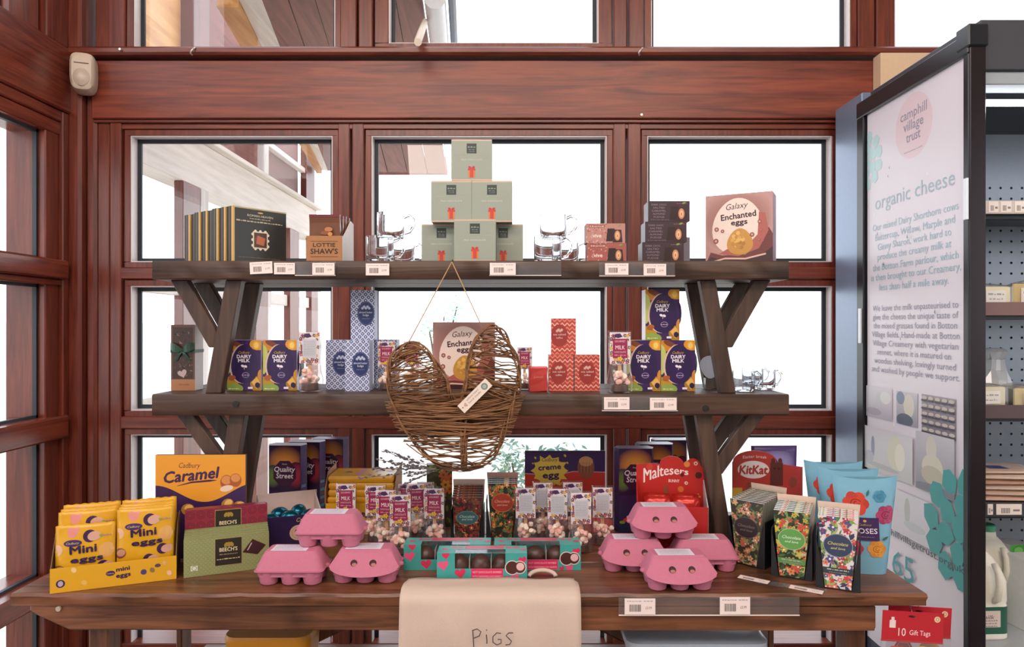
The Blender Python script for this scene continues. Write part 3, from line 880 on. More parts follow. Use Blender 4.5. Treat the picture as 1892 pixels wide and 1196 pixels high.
photo(1705, 728, 1768, 800, ('#6e6a78', '#a29aa6'), [(0.1 + 0.2 * (i % 5), 0.12 + 0.2 * (i // 5), 0.085, 0.045, '#c9bdb4') for i in range(25)] + [(0.1 + 0.2 * (i % 5), 0.05 + 0.2 * (i // 5), 0.1, 0.03, '#4c4856') for i in range(25)])
photo(1600, 785, 1690, 862, ('#c6c6c8', '#d6d4da'), ((0.68, 0.55, 0.17, 0.38, '#d8d4c0'), (0.76, 0.5, 0.1, 0.3, '#e6e2d2'), (0.2, 0.55, 0.04, 0.25, '#8a90a8'), (0.12, 0.3, 0.1, 0.14, '#b2b4c0'), (0.4, 0.15, 0.35, 0.06, '#b8b6ba')))
photo(1696, 795, 1768, 900, ('#8a8a94', '#c6c2ca'), ((0.42, 0.75, 0.14, 0.22, '#cfcabd'), (0.45, 0.42, 0.28, 0.24, '#d3cdbb'), (0.45, 0.3, 0.3, 0.16, '#bdb6a2'), (0.5, 0.05, 0.6, 0.1, '#7a7a88')))
photo(1655, 902, 1722, 980, ('#d2d0d8', '#dcdae2'), ((0.4, 0.6, 0.08, 0.3, '#b8c0b8'), (0.6, 0.3, 0.3, 0.1, '#c0c8cc')))
pa.k += 1; rosette(*pu(1777, 980), 0.098, '#2f9a9a', 5)
pa.text('camphillvillagetrust.org.uk', UW * 0.56, vat(1690, 1010), 0.020, '#3a4050', fit=UW * 0.86, bold=0.01)
u65, v65 = pu(1648, 1060); pa.text('65', pu(1672, 1085)[0], vat(1672, 1070), 0.078, '#1f8f98', fit=0.120)
pa.text('over', pu(1648, 1075)[0] - 0.01, vat(1650, 1068), 0.012, '#2f9a9a', rot=PI / 2)
pa.text('years', pu(1700, 1105)[0] + 0.012, vat(1695, 1100), 0.014, '#2f9a9a', rot=PI / 2)
# little tears in the paper
rdp = random.Random(3)
pa.k += 1; pa.hold = True
for i in range(16):
    u, v = rdp.uniform(0.05, UW - 0.05), rdp.uniform(1.0, 1.85)
    s = rdp.uniform(0.004, 0.010)
    pa.poly([(u - s * 0.4, v), (u + s * 0.4, v - s * 0.7), (u + s * 0.2, v + s)], '#6f7686' if i % 2 else '#f4f2f8')
pa.hold = False
o = pa.build('poster', fr, ink(0.32)); o.location = -fr.location
tag(o, 'pale printed poster about organic cheese with small photographs and teal rosettes')

cb = thing('cream_box', 'cream cardboard box perched on the beam behind the cabinet top', 'box', (X(1665, 2.66), 2.655, WZ(205)))
link('carton', boxm(0.20, 0.055, WZ(113) - WZ(205), mat('#d9b999', 0.6)), cb)
cb.location.y = YW - 0.083
link('screw', MB().tube([(0.055, 0.03, WZ(113) - WZ(205)), (0.055, 0.03, WZ(113) - WZ(205) + 0.03)], 0.003, 8).mesh('screw', mat('#c8c0bc', 0.3, 0.8)), cb)
# ------------------------------------------------------------ helpers for goods
def on_bench(pxl, pyl, pxr, pyr, z=ZB):
    """front bottom corners seen in the photograph -> middle of the front edge, heading, width"""
    dl, dr = (H - z) * F / (pyl - HY), (H - z) * F / (pyr - HY)
    a, b = Vector((X(pxl, dl), dl, z)), Vector((X(pxr, dr), dr, z))
    return (a + b) / 2, math.atan2(b.y - a.y, b.x - a.x), (b - a).length
def art_part(name, root, key, fn, m=None, loc=None, rot=None):
    me = cached(('art',) + key, lambda: fn().mesh(name, m or ink()))
    return link(name, me, root, loc, rot)
def side_T(w):
    """the right-hand side of a box whose front is at y = 0; u runs back"""
    return lambda u, v, h: (w / 2 + h, u, v)
def left_T(w):
    return lambda u, v, h: (-w / 2 - h, -u, v)
def top_T(hh): return lambda u, v, h: (u, v, hh + h)
GOLD = '#d2a860'

# ------------------------------------------------------------ top shelf: row of black boxes with gold edges
BW, BT, BH = 0.150, 0.0305, 0.142
def gold_front():
    a = Art((-BW / 2, 0, BW / 2, BH))
    a.rect(-BW / 2, 0, BW / 2, BH, '#2a2722')
    a.rect(-BW / 2, 0, -BW / 2 + 0.0045, BH, GOLD); a.rect(-BW / 2, BH - 0.0035, BW / 2, BH, '#b8a878'); a.rect(-BW / 2, 0, BW / 2, 0.0025, '#8a7a58')
    a.text('ROMAN HEAVEN', 0, BH * 0.845, 0.0055, '#d8cdb4', fit=BW * 0.48)
    a.ell(0, BH * 0.925, 0.008, 0.002, GOLD, n=10)
    a.squiggle(-0.03, 0.03, BH * 0.80, 0.003, '#a89c80', 1); a.squiggle(-0.066, 0.066, BH * 0.745, 0.0035, '#c0b394', 2)
    a.squiggle(-0.06, 0.06, BH * 0.10, 0.002, '#6a6250', 4)
    cy = BH * 0.43
    for i in range(12):
        t = 2 * PI * i / 12
        a.hold = i > 0; a.ell(0.0215 * max(-1, min(1, 1.3 * math.cos(t))), cy + 0.0225 * max(-1, min(1, 1.3 * math.sin(t))), 0.004, 0.004, '#e6dcc4', n=8)
    a.hold = False
    a.rect(-0.021, cy - 0.022, 0.021, cy + 0.022, '#e2d2b4'); a.rect(-0.018, cy - 0.019, 0.018, cy + 0.019, '#4a2418')
    a.poly([(-0.012, cy - 0.010), (0.010, cy - 0.014), (0.014, cy + 0.006), (-0.008, cy + 0.012)], '#b8623a'); a.poly([(-0.012, cy - 0.010), (-0.016, cy + 0.004), (-0.008, cy + 0.012)], '#7a3a22')
    return a
def gold_side():
    a = Art(T=lambda u, v, h: (-BW / 2 - h, u, v))
    a.rect(0, 0, BT, BH, '#221e1c'); a.rect(0, 0, 0.007, BH, GOLD); a.rect(BT * 0.52, 0, BT * 0.60, BH, '#7a643e')
    return a
for k in range(8):
    ang = math.radians(50 + random.uniform(-0.4, 0.4))
    c = Vector((-0.699, 1.762, Z1T)) + Vector((-math.sin(ang), math.cos(ang), 0)) * (0.0318 * k) + Vector((math.cos(ang), math.sin(ang), 0)) * (BW / 2 - 0.003 * (k % 3))
    ordn = ['frontmost with picture lid', 'second from the front', 'third from the front', 'fourth from the front', 'fifth from the front', 'third from the back', 'second from the back', 'rearmost of all'][k]
    t = thing('chocolate_box', 'flat black chocolate box in the gold-edged row, ' + ordn, 'box', c, ang, 'gold-edged boxes on the top shelf')
    link('carton', boxm(BW, BT, BH, mat('#241f1d', 0.35)), t)
    art_part('front_print', t, ('goldf',), gold_front, ink(0.35))
    art_part('edge_print', t, ('golds',), gold_side, ink(0.6))

# ------------------------------------------------------------ kraft counter tray with wrapped bars
KRAFT = mat('#a9764e', 0.75, bump=0.1, name='kraft_board'); WHITECARD = mat('#e6dcd6', 0.6, name='white_board')
d0 = 1.795
tw = X(632, d0) - X(566, d0)
t = thing('counter_tray', 'small brown card tray with lettered front and white sides on the top shelf', 'tray', ((X(632, d0) + X(566, d0)) / 2, d0, Z1T))
link('front_panel', boxm(tw, 0.002, 0.070, KRAFT, 0.0004), t)
link('back_panel', boxm(tw, 0.002, 0.115, KRAFT, 0.0004, y0=0.13), t)
link('base', MB().box(-tw / 2, tw / 2, 0.002, 0.13, 0.0, 0.002).mesh('base', KRAFT), t)
for sx in (-1, 1):
    mb = MB()
    pr = [(0.002, 0), (0.132, 0), (0.132, 0.118), (0.10, 0.122), (0.02, 0.072), (0.002, 0.070)]
    x0, x1 = (tw / 2 - 0.002, tw / 2) if sx > 0 else (-tw / 2, -tw / 2 + 0.002)
    mb.add([(x0, y, z) for y, z in pr] + [(x1, y, z) for y, z in pr], [(5, 4, 3, 2, 1, 0), (6, 7, 8, 9, 10, 11)] + [(i, (i + 1) % 6, (i + 1) % 6 + 6, i + 6) for i in range(6)])
    link('side_panel', mb.mesh('side_panel', WHITECARD), t)
def kraft_art():
    a = Art()
    a.text('LOTTIE', 0, 0.042, 0.0095, '#3a241c', fit=tw * 0.62, bold=0.02); a.text("SHAW'S", 0, 0.024, 0.013, '#3a241c', fit=tw * 0.76, bold=0.02)
    for v in (0.0555, 0.016): a.rect(-tw * 0.38, v, tw * 0.38, v + 0.001, '#4a3024')
    return a
art_part('front_print', t, ('kraft',), kraft_art, ink(0.7), (0, -0.0003, 0))
for k in range(4):
    y = 0.012 + 0.028 * k
    p = thing('wrapped_bar', 'brown wrapped bar standing in the kraft tray, ' + ['curled frontmost one', 'second from the front', 'third from the front', 'rearmost with dark red top'][k], 'snack', t.location + Vector((0.002 * k - 0.002, y, 0.003)), 0, 'wrapped bars in the kraft tray')
    w = tw * (0.86 if k < 2 else 0.84); hgt = 0.117 + 0.004 * (k > 1)
    mb = MB(); rr = []
    for i in range(9):
        v = i / 8
        lean = 0.010 * (1 - v) * v * 4 * (k == 0) 
        th = 0.008 * math.sin(PI * min(max(v, 0.06), 0.94)) + 0.001
        rr.append([(-w / 2, lean - th, v * hgt), (w / 2, lean - th * 0.9, v * hgt), (w / 2, lean + th, v * hgt), (-w / 2, lean + th, v * hgt)])
    mb.loft(rr); link('wrapper', mb.mesh('wrapper', mat('#6f4632', 0.3, var=0.3, scale=25)), p)
    link('top_seal', MB().box(-w / 2, w / 2, -0.003, 0.006, hgt - 0.001, hgt + 0.006).mesh('top_seal', mat('#6a1f2c', 0.4)), p)
    if k == 0:
        a = Art(); a.ell(0.012, 0.084, 0.010, 0.006, '#b8764a'); a.ell(0.004, 0.075, 0.012, 0.005, '#8a5236'); a.ell(0.016, 0.072, 0.006, 0.005, '#c9874f')
        a.build('front_print', p, ink(0.3), (0, -0.0085, 0))

# ------------------------------------------------------------ glass mugs
m_, nt_, b_ = newmat('clear_glass')
b_.inputs['Transmission Weight'].default_value = 1.0; b_.inputs['Roughness'].default_value = 0.0; b_.inputs['IOR'].default_value = 1.45
b_.inputs['Base Color'].default_value = (0.95, 0.97, 1, 1)
GLASS = m_
def mug(label, px, d, z, rz=0.0, s=1.0, group='glass mugs on the shelves', tip=None):
    t = thing('glass_mug', label, 'mug', (X(px, d), d, z), rz, group)
    if tip: t.rotation_euler = tip
    R, h = 0.036, 0.068
    body = cached(('mug',), lambda: MB().lathe([(R * 0.86, 0), (R * 0.97, 0.004), (R, 0.02), (R, h), (R - 0.0025, h), (R - 0.0025, 0.02), (R * 0.84, 0.008), (0.002, 0.007)], 28).mesh('cup', GLASS, smooth=True))
    link('cup', body, t)
    hd = cached(('mugh',), lambda: MB().tube([(R - 0.001, 0, 0.056), (R + 0.012, 0, 0.062), (R + 0.024, 0, 0.052), (R + 0.025, 0, 0.034), (R + 0.014, 0, 0.018), (R - 0.001, 0, 0.014)], 0.0042, 8).mesh('handle', GLASS, smooth=True))
    link('handle', hd, t)
    t.scale = (s, s, s)
    return t
mug('clear glass mug at the left end of the mug stack beside the mint boxes', 702, 1.80, Z1T, 0.15)
mug('clear glass mug right of its fellow, close to the mint boxes, top shelf', 742, 1.92, Z1T, -0.1)
mug('clear glass mug on top of the pile between tray and mint boxes', 722, 1.85, Z1T + 0.0685, -0.05)
mug('clear glass mug at the left of the pile beyond the mint boxes, top shelf', 1012, 1.80, Z1T, 0.1)
mug('clear glass mug at the right of the pile beside the pink truffle boxes', 1046, 1.92, Z1T, 0.0)
mug('clear glass mug on top of the pile beside the pink truffle boxes', 1022, 1.86, Z1T + 0.0685, 0.0)
mug('clear glass mug nearest the right bracket on the lower shelf', 1374, 1.80, Z2T, 0.2, 0.78)
mug('clear glass mug standing behind another on the lower shelf right end', 1390, 1.92, Z2T, 0.0, 0.78)
mug('clear glass mug closest to the right end of the lower shelf', 1412, 1.85, Z2T, 0.1, 0.78)

# ------------------------------------------------------------ pyramid of sage boxes
SW = 0.1035; SH = 0.1055; SD = 0.075
SAGE = mat('#8d958a', 0.55, name='sage_card')
def sage_front():
    a = Art((-SW / 2, 0, SW / 2, SH))
    a.rect(-SW / 2, 0, SW / 2, SH, '#949c8f'); a.rect(-SW / 2, SH - 0.004, SW / 2, SH, '#c8ab94'); a.rect(-SW / 2, 0, SW / 2, 0.0035, '#c8ab94')
    a.rect(-0.0125, SH * 0.66, 0.0125, SH * 0.90, '#2f3b38')
    a.squiggle(-0.0095, 0.0095, SH * 0.80, 0.0035, '#8a9488', 3); a.squiggle(-0.008, 0.008, SH * 0.745, 0.002, '#76827a', 2); a.squiggle(-0.007, 0.007, SH * 0.70, 0.002, '#76827a', 4)
    a.text('MILK CHOCOLATE', 0, SH * 0.49, 0.0042, '#c9cdb9', fit=0.054); a.squiggle(-0.04, 0.04, SH * 0.62, 0.0008, '#aab39f', 7)
    a.rect(-0.0085, 0.008, 0.0085, 0.029, '#d2783c'); a.rect(-0.0045, 0.008, 0.0045, 0.029, '#c43c34'); a.rect(-0.0095, 0.026, 0.0095, 0.031, '#c43c34')
    a.leaf(-0.0045, 0.0335, 0.010, '#b8302c', 2.6, 0.6); a.leaf(0.0045, 0.0335, 0.010, '#b8302c', 0.5, 0.6)
    return a
for px0, d, lev, lab in ((779, 1.835, 0, 'bottom left of the pyramid'), (893, 1.835, 0, 'bottom right of the pyramid'), (839, 1.752, 0, 'pulled forward, bottom middle'),
                         (796.5, 1.80, 1, 'left of the two in the middle row'), (871.5, 1.80, 1, 'right of the two in the middle row'), (834, 1.80, 2, 'topmost of the pyramid')):
    t = thing('mint_gift_box', 'square sage green box with red gift picture, ' + lab, 'box', (X(px0, d) + SW / 2, d, Z1T + lev * (SH + 0.0004)), random.uniform(-0.015, 0.015), 'sage boxes in the pyramid')
    link('carton', boxm(SW, SD, SH, SAGE, 0.001), t)
    art_part('front_print', t, ('sage',), sage_front, ink(0.5))
# ------------------------------------------------------------ truffle boxes
def truffle(w, h, base, dark):
    def f():
        a = Art((-w / 2, 0, w / 2, h))
        a.rect(-w / 2, 0, w / 2, h, base)
        if not dark:
            rd = random.Random(4)
            a.hold = True; a.k += 1
            for i in range(70): a.leaf(rd.uniform(-w * 0.5, w * 0.1), rd.uniform(0, h), 0.006, rd.choice(('#c49a90', '#8f5048', '#d8b4a6')), rd.uniform(0, 6))
            a.hold = False
            a.rect(-w * 0.43, h * 0.80, -w * 0.02, h * 0.93, '#8a463e'); a.squiggle(-w * 0.41, -w * 0.04, h * 0.83, h * 0.06, '#e0c4ba', 3)
            a.text('vive', -w * 0.22, h * 0.28, h * 0.2, '#ead6cc', bold=0.02)
        else:
            for i in range(5): a.text(['DARK CHOC', 'SALTED', 'CARAMEL', 'ALMOND', 'FUDGE'][i], -w * 0.24, h * (0.78 - 0.15 * i), h * 0.085, '#8d7c86', fit=w * (0.36, 0.28, 0.34, 0.3, 0.26)[i])
            a.squiggle(-w * 0.44, w * 0.0, h * 0.06, h * 0.06, '#5e4e5a', 8); a.squiggle(0.02, w * 0.44, h * 0.86, h * 0.05, '#8a4a4a', 9)
        for dx, dz in ((0.13, 0.0), (0.30, -0.06)):
            cx, cy = w * dx, h * (0.44 + dz)
            a.poly([(cx - w * 0.12, cy - h * 0.36), (cx + w * 0.13, cy - h * 0.34), (cx + w * 0.10, cy + h * 0.30), (cx - w * 0.08, cy + h * 0.30)], '#2c1a1c' if dx < 0.2 else '#3a2022')
        a.ell(w * 0.30, h * 0.38, w * 0.075, h * 0.26, '#c48a62'); a.ell(w * 0.30, h * 0.38, w * 0.045, h * 0.17, '#e0b48a'); a.ell(w * 0.30, h * 0.36, w * 0.015, h * 0.08, '#b0704a')
        a.leaf(w * 0.36, h * 0.90, w * 0.11, '#7f9a4a', 0.3, 0.4)
        return a
    return f
tw1, th1 = 0.099, 0.0495
for k in range(2):
    t = thing('truffle_box', 'pinkish brown truffle box, ' + ('upper' if k else 'lower') + ' of the two beside the glass mugs', 'box', (X(1121 + (-2) * k, 1.78), 1.78, Z1T + k * (th1 + 0.0003)), 0.0, 'pinkish truffle boxes')
    link('carton', boxm(tw1, 0.05, th1, mat('#93605a', 0.5)), t)
    art_part('front_print', t, ('truf', k), truffle(tw1, th1, '#b58078' if k else '#a2574f', False), ink(0.4))
tw2, th2 = 0.105, 0.0518
for k in range(3):
    t = thing('fudge_box', 'dark plum chocolate box, ' + ['bottom', 'middle', 'top'][k] + ' of the stack of three beside the big egg box', 'box', (X(1225 + 5.5 * k, 1.78), 1.78, Z1T + k * (th2 + 0.0003)), 0.0, 'dark plum boxes')
    link('carton', boxm(tw2, 0.06, th2, mat('#33242c', 0.4)), t)
    art_part('front_print', t, ('fudge',), truffle(tw2, th2, '#3b2932', True), ink(0.4))
t = thing('fudge_box', 'pale ended plum box standing behind the dark stack, top shelf', 'box', (X(1240, 1.86), 1.86, Z1T), 0.0, 'dark plum boxes')
link('carton', boxm(0.10, 0.06, 0.075, mat('#8f8894', 0.5)), t)

# ------------------------------------------------------------ big egg cartons, two tiers
EW, EH, ED = 0.165, 0.177, 0.07
def egg_front():
    w, h = EW, EH
    a = Art((-w / 2, 0, w / 2, h))
    a.grad(-w / 2, 0, w / 2, h, '#b98a7c', '#b48a86', 4)
    a.glow(-w * 0.02, h * 0.62, w * 0.62, h * 0.5, '#8a4f46', '#b98f88')
    # ribbons of chocolate round the foot
    a.poly([(-w / 2, 0), (w / 2, 0), (w / 2, h * 0.40), (w * 0.44, h * 0.5), (w * 0.36, h * 0.30), (w * 0.1, h * 0.12), (-w * 0.25, h * 0.12), (-w * 0.42, h * 0.17)], '#6a2f2a')
    a.poly([(-w / 2, 0), (w / 2, 0), (w * 0.5, h * 0.22), (w * 0.3, h * 0.08), (-w * 0.2, h * 0.05), (-w * 0.42, h * 0.10)], '#3a1a1a')
    a.line([(-w * 0.45, h * 0.02), (-w * 0.2, h * 0.075), (w * 0.1, h * 0.06), (w * 0.4, h * 0.12)], 0.004, '#d8b0a0')
    pts = []
    for i in range(36):
        t = 2 * PI * i / 36
        r = 1.0 - 0.13 * math.sin(t)
        pts.append((-w * 0.01 + w * 0.385 * math.cos(t) * r, h * 0.53 + h * 0.41 * math.sin(t)))
    a.poly(pts, '#e6cfc4')
    a.poly([(w * 0.30, h * 0.72), (w * 0.39, h * 0.70), (w * 0.44, h * 0.45), (w * 0.3, h * 0.2), (0, h * 0.10), (-w * 0.3, h * 0.14), (-w * 0.15, h * 0.22), (w * 0.12, h * 0.24), (w * 0.28, h * 0.40)], '#a85a50')
    a.text('Galaxy', -w * 0.02, h * 0.785, h * 0.085, '#3a2024', shear=0.3, rot=0.09, fit=w * 0.33)
    a.text('Enchanted', w * 0.0, h * 0.645, h * 0.085, '#3a1c24', rot=0.09, fit=w * 0.52, bold=0.025)
    a.text('eggs', w * 0.01, h * 0.555, h * 0.075, '#3a1c24', rot=0.05, fit=w * 0.24, bold=0.03)
    pts = [(w * 0.02 + w * 0.19 * math.cos(2 * PI * i / 28) * (1 - 0.22 * math.sin(2 * PI * i / 28)), h * 0.31 + h * 0.19 * math.sin(2 * PI * i / 28)) for i in range(28)]
    a.poly(pts, '#c08a3a')
    rd = random.Random(7)
    old = a.clip; a.hold = True; a.k += 1
    for i in range(26):
        t, r = rd.uniform(0, 6.28), rd.uniform(0, 0.8)
        a.ell(w * 0.02 + w * 0.15 * r * math.cos(t), h * 0.31 + h * 0.16 * r * math.sin(t), w * 0.035, h * 0.03, rd.choice(('#d9ab57', '#a87428', '#cf9c48', '#b98234')), rd.uniform(0, 3), 7)
    a.hold = False
    for fx, fy, r in ((-0.33, 0.50, 0.035), (-0.24, 0.47, 0.028), (-0.34, 0.33, 0.04), (0.31, 0.58, 0.03), (0.20, 0.40, 0.035), (0.33, 0.46, 0.015), (0.30, 0.32, 0.015)):
        a.ell(w * fx, h * fy, w * r, w * r, '#8a4a42', n=12); a.ell(w * fx, h * fy, w * r * 0.5, w * r * 0.5, '#c89a90', n=10)
    return a
def egg_carton(label, loc, rz):
    t = thing('egg_gift_box', label, 'box', loc, rz, 'large boxed eggs')
    link('carton', boxm(EW, ED, EH, mat('#a38793', 0.45)), t)
    art_part('front_print', t, ('eggf',), egg_front, ink(0.35))
    a = lambda: Art(T=side_T(EW)).grad(0.003, 0.003, ED - 0.003, EH - 0.003, '#8f7484', '#b3a2b4', 4)
    art_part('side_print', t, ('eggs',), a, ink(0.4))
egg_carton('large mauve boxed chocolate egg with gold egg picture, alone on the top shelf', (0.577, 1.792, Z1T), math.radians(-27))
egg_carton('large mauve boxed chocolate egg standing behind the wicker heart', (X(857, 1.88), 1.88, Z2T), 0.0)

# ------------------------------------------------------------ lower shelf: ribbon box
d0 = 1.815
gw, gh, gd = X(360, d0) - X(316, d0), 0.170, 0.05
t = thing('ribbon_gift_box', 'brown chocolate gift box with clear window and green ribbon bow', 'box', (X(338, d0), d0, Z2T))
link('carton', boxm(gw, gd, gh, mat('#e2d8d2', 0.5)), t)
def ribbon_art():
    a = Art((-gw / 2, 0, gw / 2, gh))
    a.rect(-gw / 2, 0, gw / 2, gh, '#5a3c2e'); a.rect(-gw / 2, 0, gw / 2, gh * 0.17, '#a06c48')
    a.rect(-gw * 0.42, gh * 0.18, gw * 0.42, gh * 0.96, '#3a251d')
    rd = random.Random(2); a.hold = True; a.k += 1
    for i in range(60): a.poly([(x + rd.uniform(-.006, .006), y + rd.uniform(-.006, .006)) for x, y in [(rd.uniform(-gw * 0.36, gw * 0.36), gh * rd.uniform(0.22, 0.93))] * 3], rd.choice(('#6a4a3a', '#84614c', '#2a1812')))
    a.hold = False
    a.text('chocolate', gw * 0.05, gh * 0.08, 0.005, '#6a4028', shear=0.3)
    a.heart(-gw * 0.02, gh * 0.26, 0.012, '#b09a98', 0.3)
    return a
art_part('front_print', t, ('ribbon',), ribbon_art, ink(0.25))
RIB = mat('#24483a', 0.45, name='green_ribbon')
zr = gh * 0.60
mb = MB().box(-gw / 2 - 0.001, gw / 2 + 0.001, -0.0015, gd + 0.001, zr - 0.004, zr + 0.004); link('ribbon_band', mb.mesh('ribbon', RIB), t)
for sx in (-1, 1):
    mb = MB()
    mb.loft([[(sx * q * 0.030, -0.004 - 0.008 * math.sin(q * 3.1), zr + 0.003 + q * 0.010 + s * (0.002 + 0.009 * math.sin(min(q, 0.9) * 2.6))) for s in (-1, 1)] + [(sx * q * 0.030, -0.002 - 0.008 * math.sin(q * 3.1), zr + 0.003 + q * 0.010 + s * (0.002 + 0.009 * math.sin(min(q, 0.9) * 2.6))) for s in (1, -1)] for q in (0, 0.25, 0.5, 0.75, 1.0)])
    link('bow_loop', mb.mesh('bow_loop', RIB), t)
    mb = MB().loft([[(sx * (0.002 + q * 0.016) + e, -0.004 - 0.002 * math.sin(q * 5), zr - q * 0.026) for e in (-0.004, 0.004)] + [(sx * (0.002 + q * 0.016) + e, -0.003 - 0.002 * math.sin(q * 5), zr - q * 0.026) for e in (0.004, -0.004)] for q in (0, 0.3, 0.6, 1.0)])
    link('ribbon_tail', mb.mesh('ribbon_tail', RIB), t)

# ------------------------------------------------------------ boxed eggs, purple with orange slices
DW, DH, DD = 0.087, 0.130, 0.052
def dairy_front():
    w, h = DW, DH
    a = Art((-w / 2, 0, w / 2, h))
    a.rect(-w / 2, 0, w / 2, h, '#3a2156')
    for x, y, rx, ry, c in ((-0.5, 0.9, 0.3, 0.14, '#c8842e'), (-0.5, 0.62, 0.16, 0.3, '#b9c06a'), (0.42, 0.92, 0.26, 0.12, '#d8942e'), (-0.46, 0.12, 0.3, 0.16, '#b58a2c'), (-0.30, 0.04, 0.28, 0.10, '#8aa04a'), (0.42, 0.13, 0.24, 0.16, '#a87a28'), (-0.32, 0.26, 0.12, 0.07, '#c06a2c'), (0.5, 0.3, 0.1, 0.12, '#c88a34')):
        a.ell(w * x, h * y, w * rx, h * ry, c, n=14)
    a.ell(w * 0.36, h * 0.90, w * 0.11, w * 0.13, '#e0a63c'); a.ell(w * 0.36, h * 0.90, w * 0.07, w * 0.09, '#f0c868')
    a.ell(w * -0.24, h * 0.93, w * 0.2, h * 0.05, '#7a3f2c', rot=-0.4)
    pts = lambda k: [(w * 0.02 + w * 0.40 * k * math.cos(2 * PI * i / 32) * (1 - 0.12 * math.sin(2 * PI * i / 32)), h * 0.53 + h * 0.39 * k * math.sin(2 * PI * i / 32)) for i in range(32)]
    old = pts(1.0); a.poly([(x - w * 0.05, y) for x, y in old], '#d9b8a8'); a.poly(old, '#2f1a4c')
    a.text('Cadbury', 0.0, h * 0.735, h * 0.05, '#c8a24a', shear=0.35, fit=w * 0.34)
    a.text('DAIRY', 0.0, h * 0.645, h * 0.066, '#f0e6ec', fit=w * 0.42, bold=0.03); a.text('MILK', 0.0, h * 0.565, h * 0.066, '#f0e6ec', fit=w * 0.34, bold=0.03)
    for x, y in ((-0.04, 0.49), (0.05, 0.48)): a.ell(w * x, h * y, w * 0.05, h * 0.025, '#efe4e8', rot=-0.5, n=10)
    a.rect(w * 0.0, h * 0.42, w * 0.015, h * 0.47, '#d8ccd8')
    a.ring(w * 0.05, h * 0.31, w * 0.10, h * 0.05, 0.002, '#8a76a0', 16); a.squiggle(-w * 0.06, w * 0.16, h * 0.30, h * 0.016, '#b6a6c4', 5)
    a.ell(-w * 0.35, h * 0.255, w * 0.11, h * 0.05, '#a65a2a', rot=0.3)
    a.poly([(w * 0.22, h * 0.17), (w * 0.38, h * 0.27), (w * 0.48, h * 0.16), (w * 0.38, h * 0.03)], '#e0b058'); a.ell(w * 0.40, h * 0.11, w * 0.075, h * 0.055, '#2a1742')
    a.rect(w * 0.12, h * 0.035, w * 0.26, h * 0.075, '#e8dce8'); a.squiggle(-w * 0.45, -w * 0.15, h * 0.03, h * 0.02, '#e8e0b0', 6)
    return a
def dairy(label, px, d, z, rz=0.0, flat=False):
    t = thing('boxed_egg', label, 'box', (X(px, d), d, z), rz, 'purple boxed eggs on the lower shelf')
    link('carton', boxm(DW, DD, DH, mat('#e4dde6', 0.4)), t)
    art_part('front_print', t, ('dairy',), dairy_front, ink(0.35))
    bulge = cached(('bulge',), lambda: MB().loft([[(DW / 2 - 0.001 + 0.012 * math.sqrt(max(0, 1 - s * s)), 0.026 + 0.020 * s * math.cos(q), DH * 0.53 + 0.036 * s * math.sin(q)) for q in [2 * PI * i / 16 for i in range(16)]] for s in (1, 0.9, 0.65, 0.3, 0.02)], False).mesh('egg_bulge', mat('#2f1a4c', 0.3), smooth='all'))
    eb = link('egg_bulge', bulge, t)
    if flat: eb.scale.x = 0.97; eb.location.x = 0.0
    a = lambda: Art(T=top_T(DH)).rect(-DW / 2 + 0.002, 0.002, DW / 2 - 0.002, DD - 0.002, '#d8d2e0')
    art_part('top_flap', t, ('dairyt',), a, ink(0.4))
dairy('small purple boxed egg directly right of the left bracket', 451, 1.815, Z2T, 0.0, True)
dairy('small purple boxed egg right of another, beside a cellophane bag', 517, 1.815, Z2T)
dairy('small purple boxed egg partly behind a cellophane bag, lower left of its pyramid', 1189, 1.80, Z2T, 0.0, True)
dairy('small purple boxed egg at the lower right of its pyramid by the right bracket', 1253, 1.80, Z2T)
dairy('small purple boxed egg on top of its pyramid, lower shelf', 1224, 1.80, Z2T + DH + 0.0004)

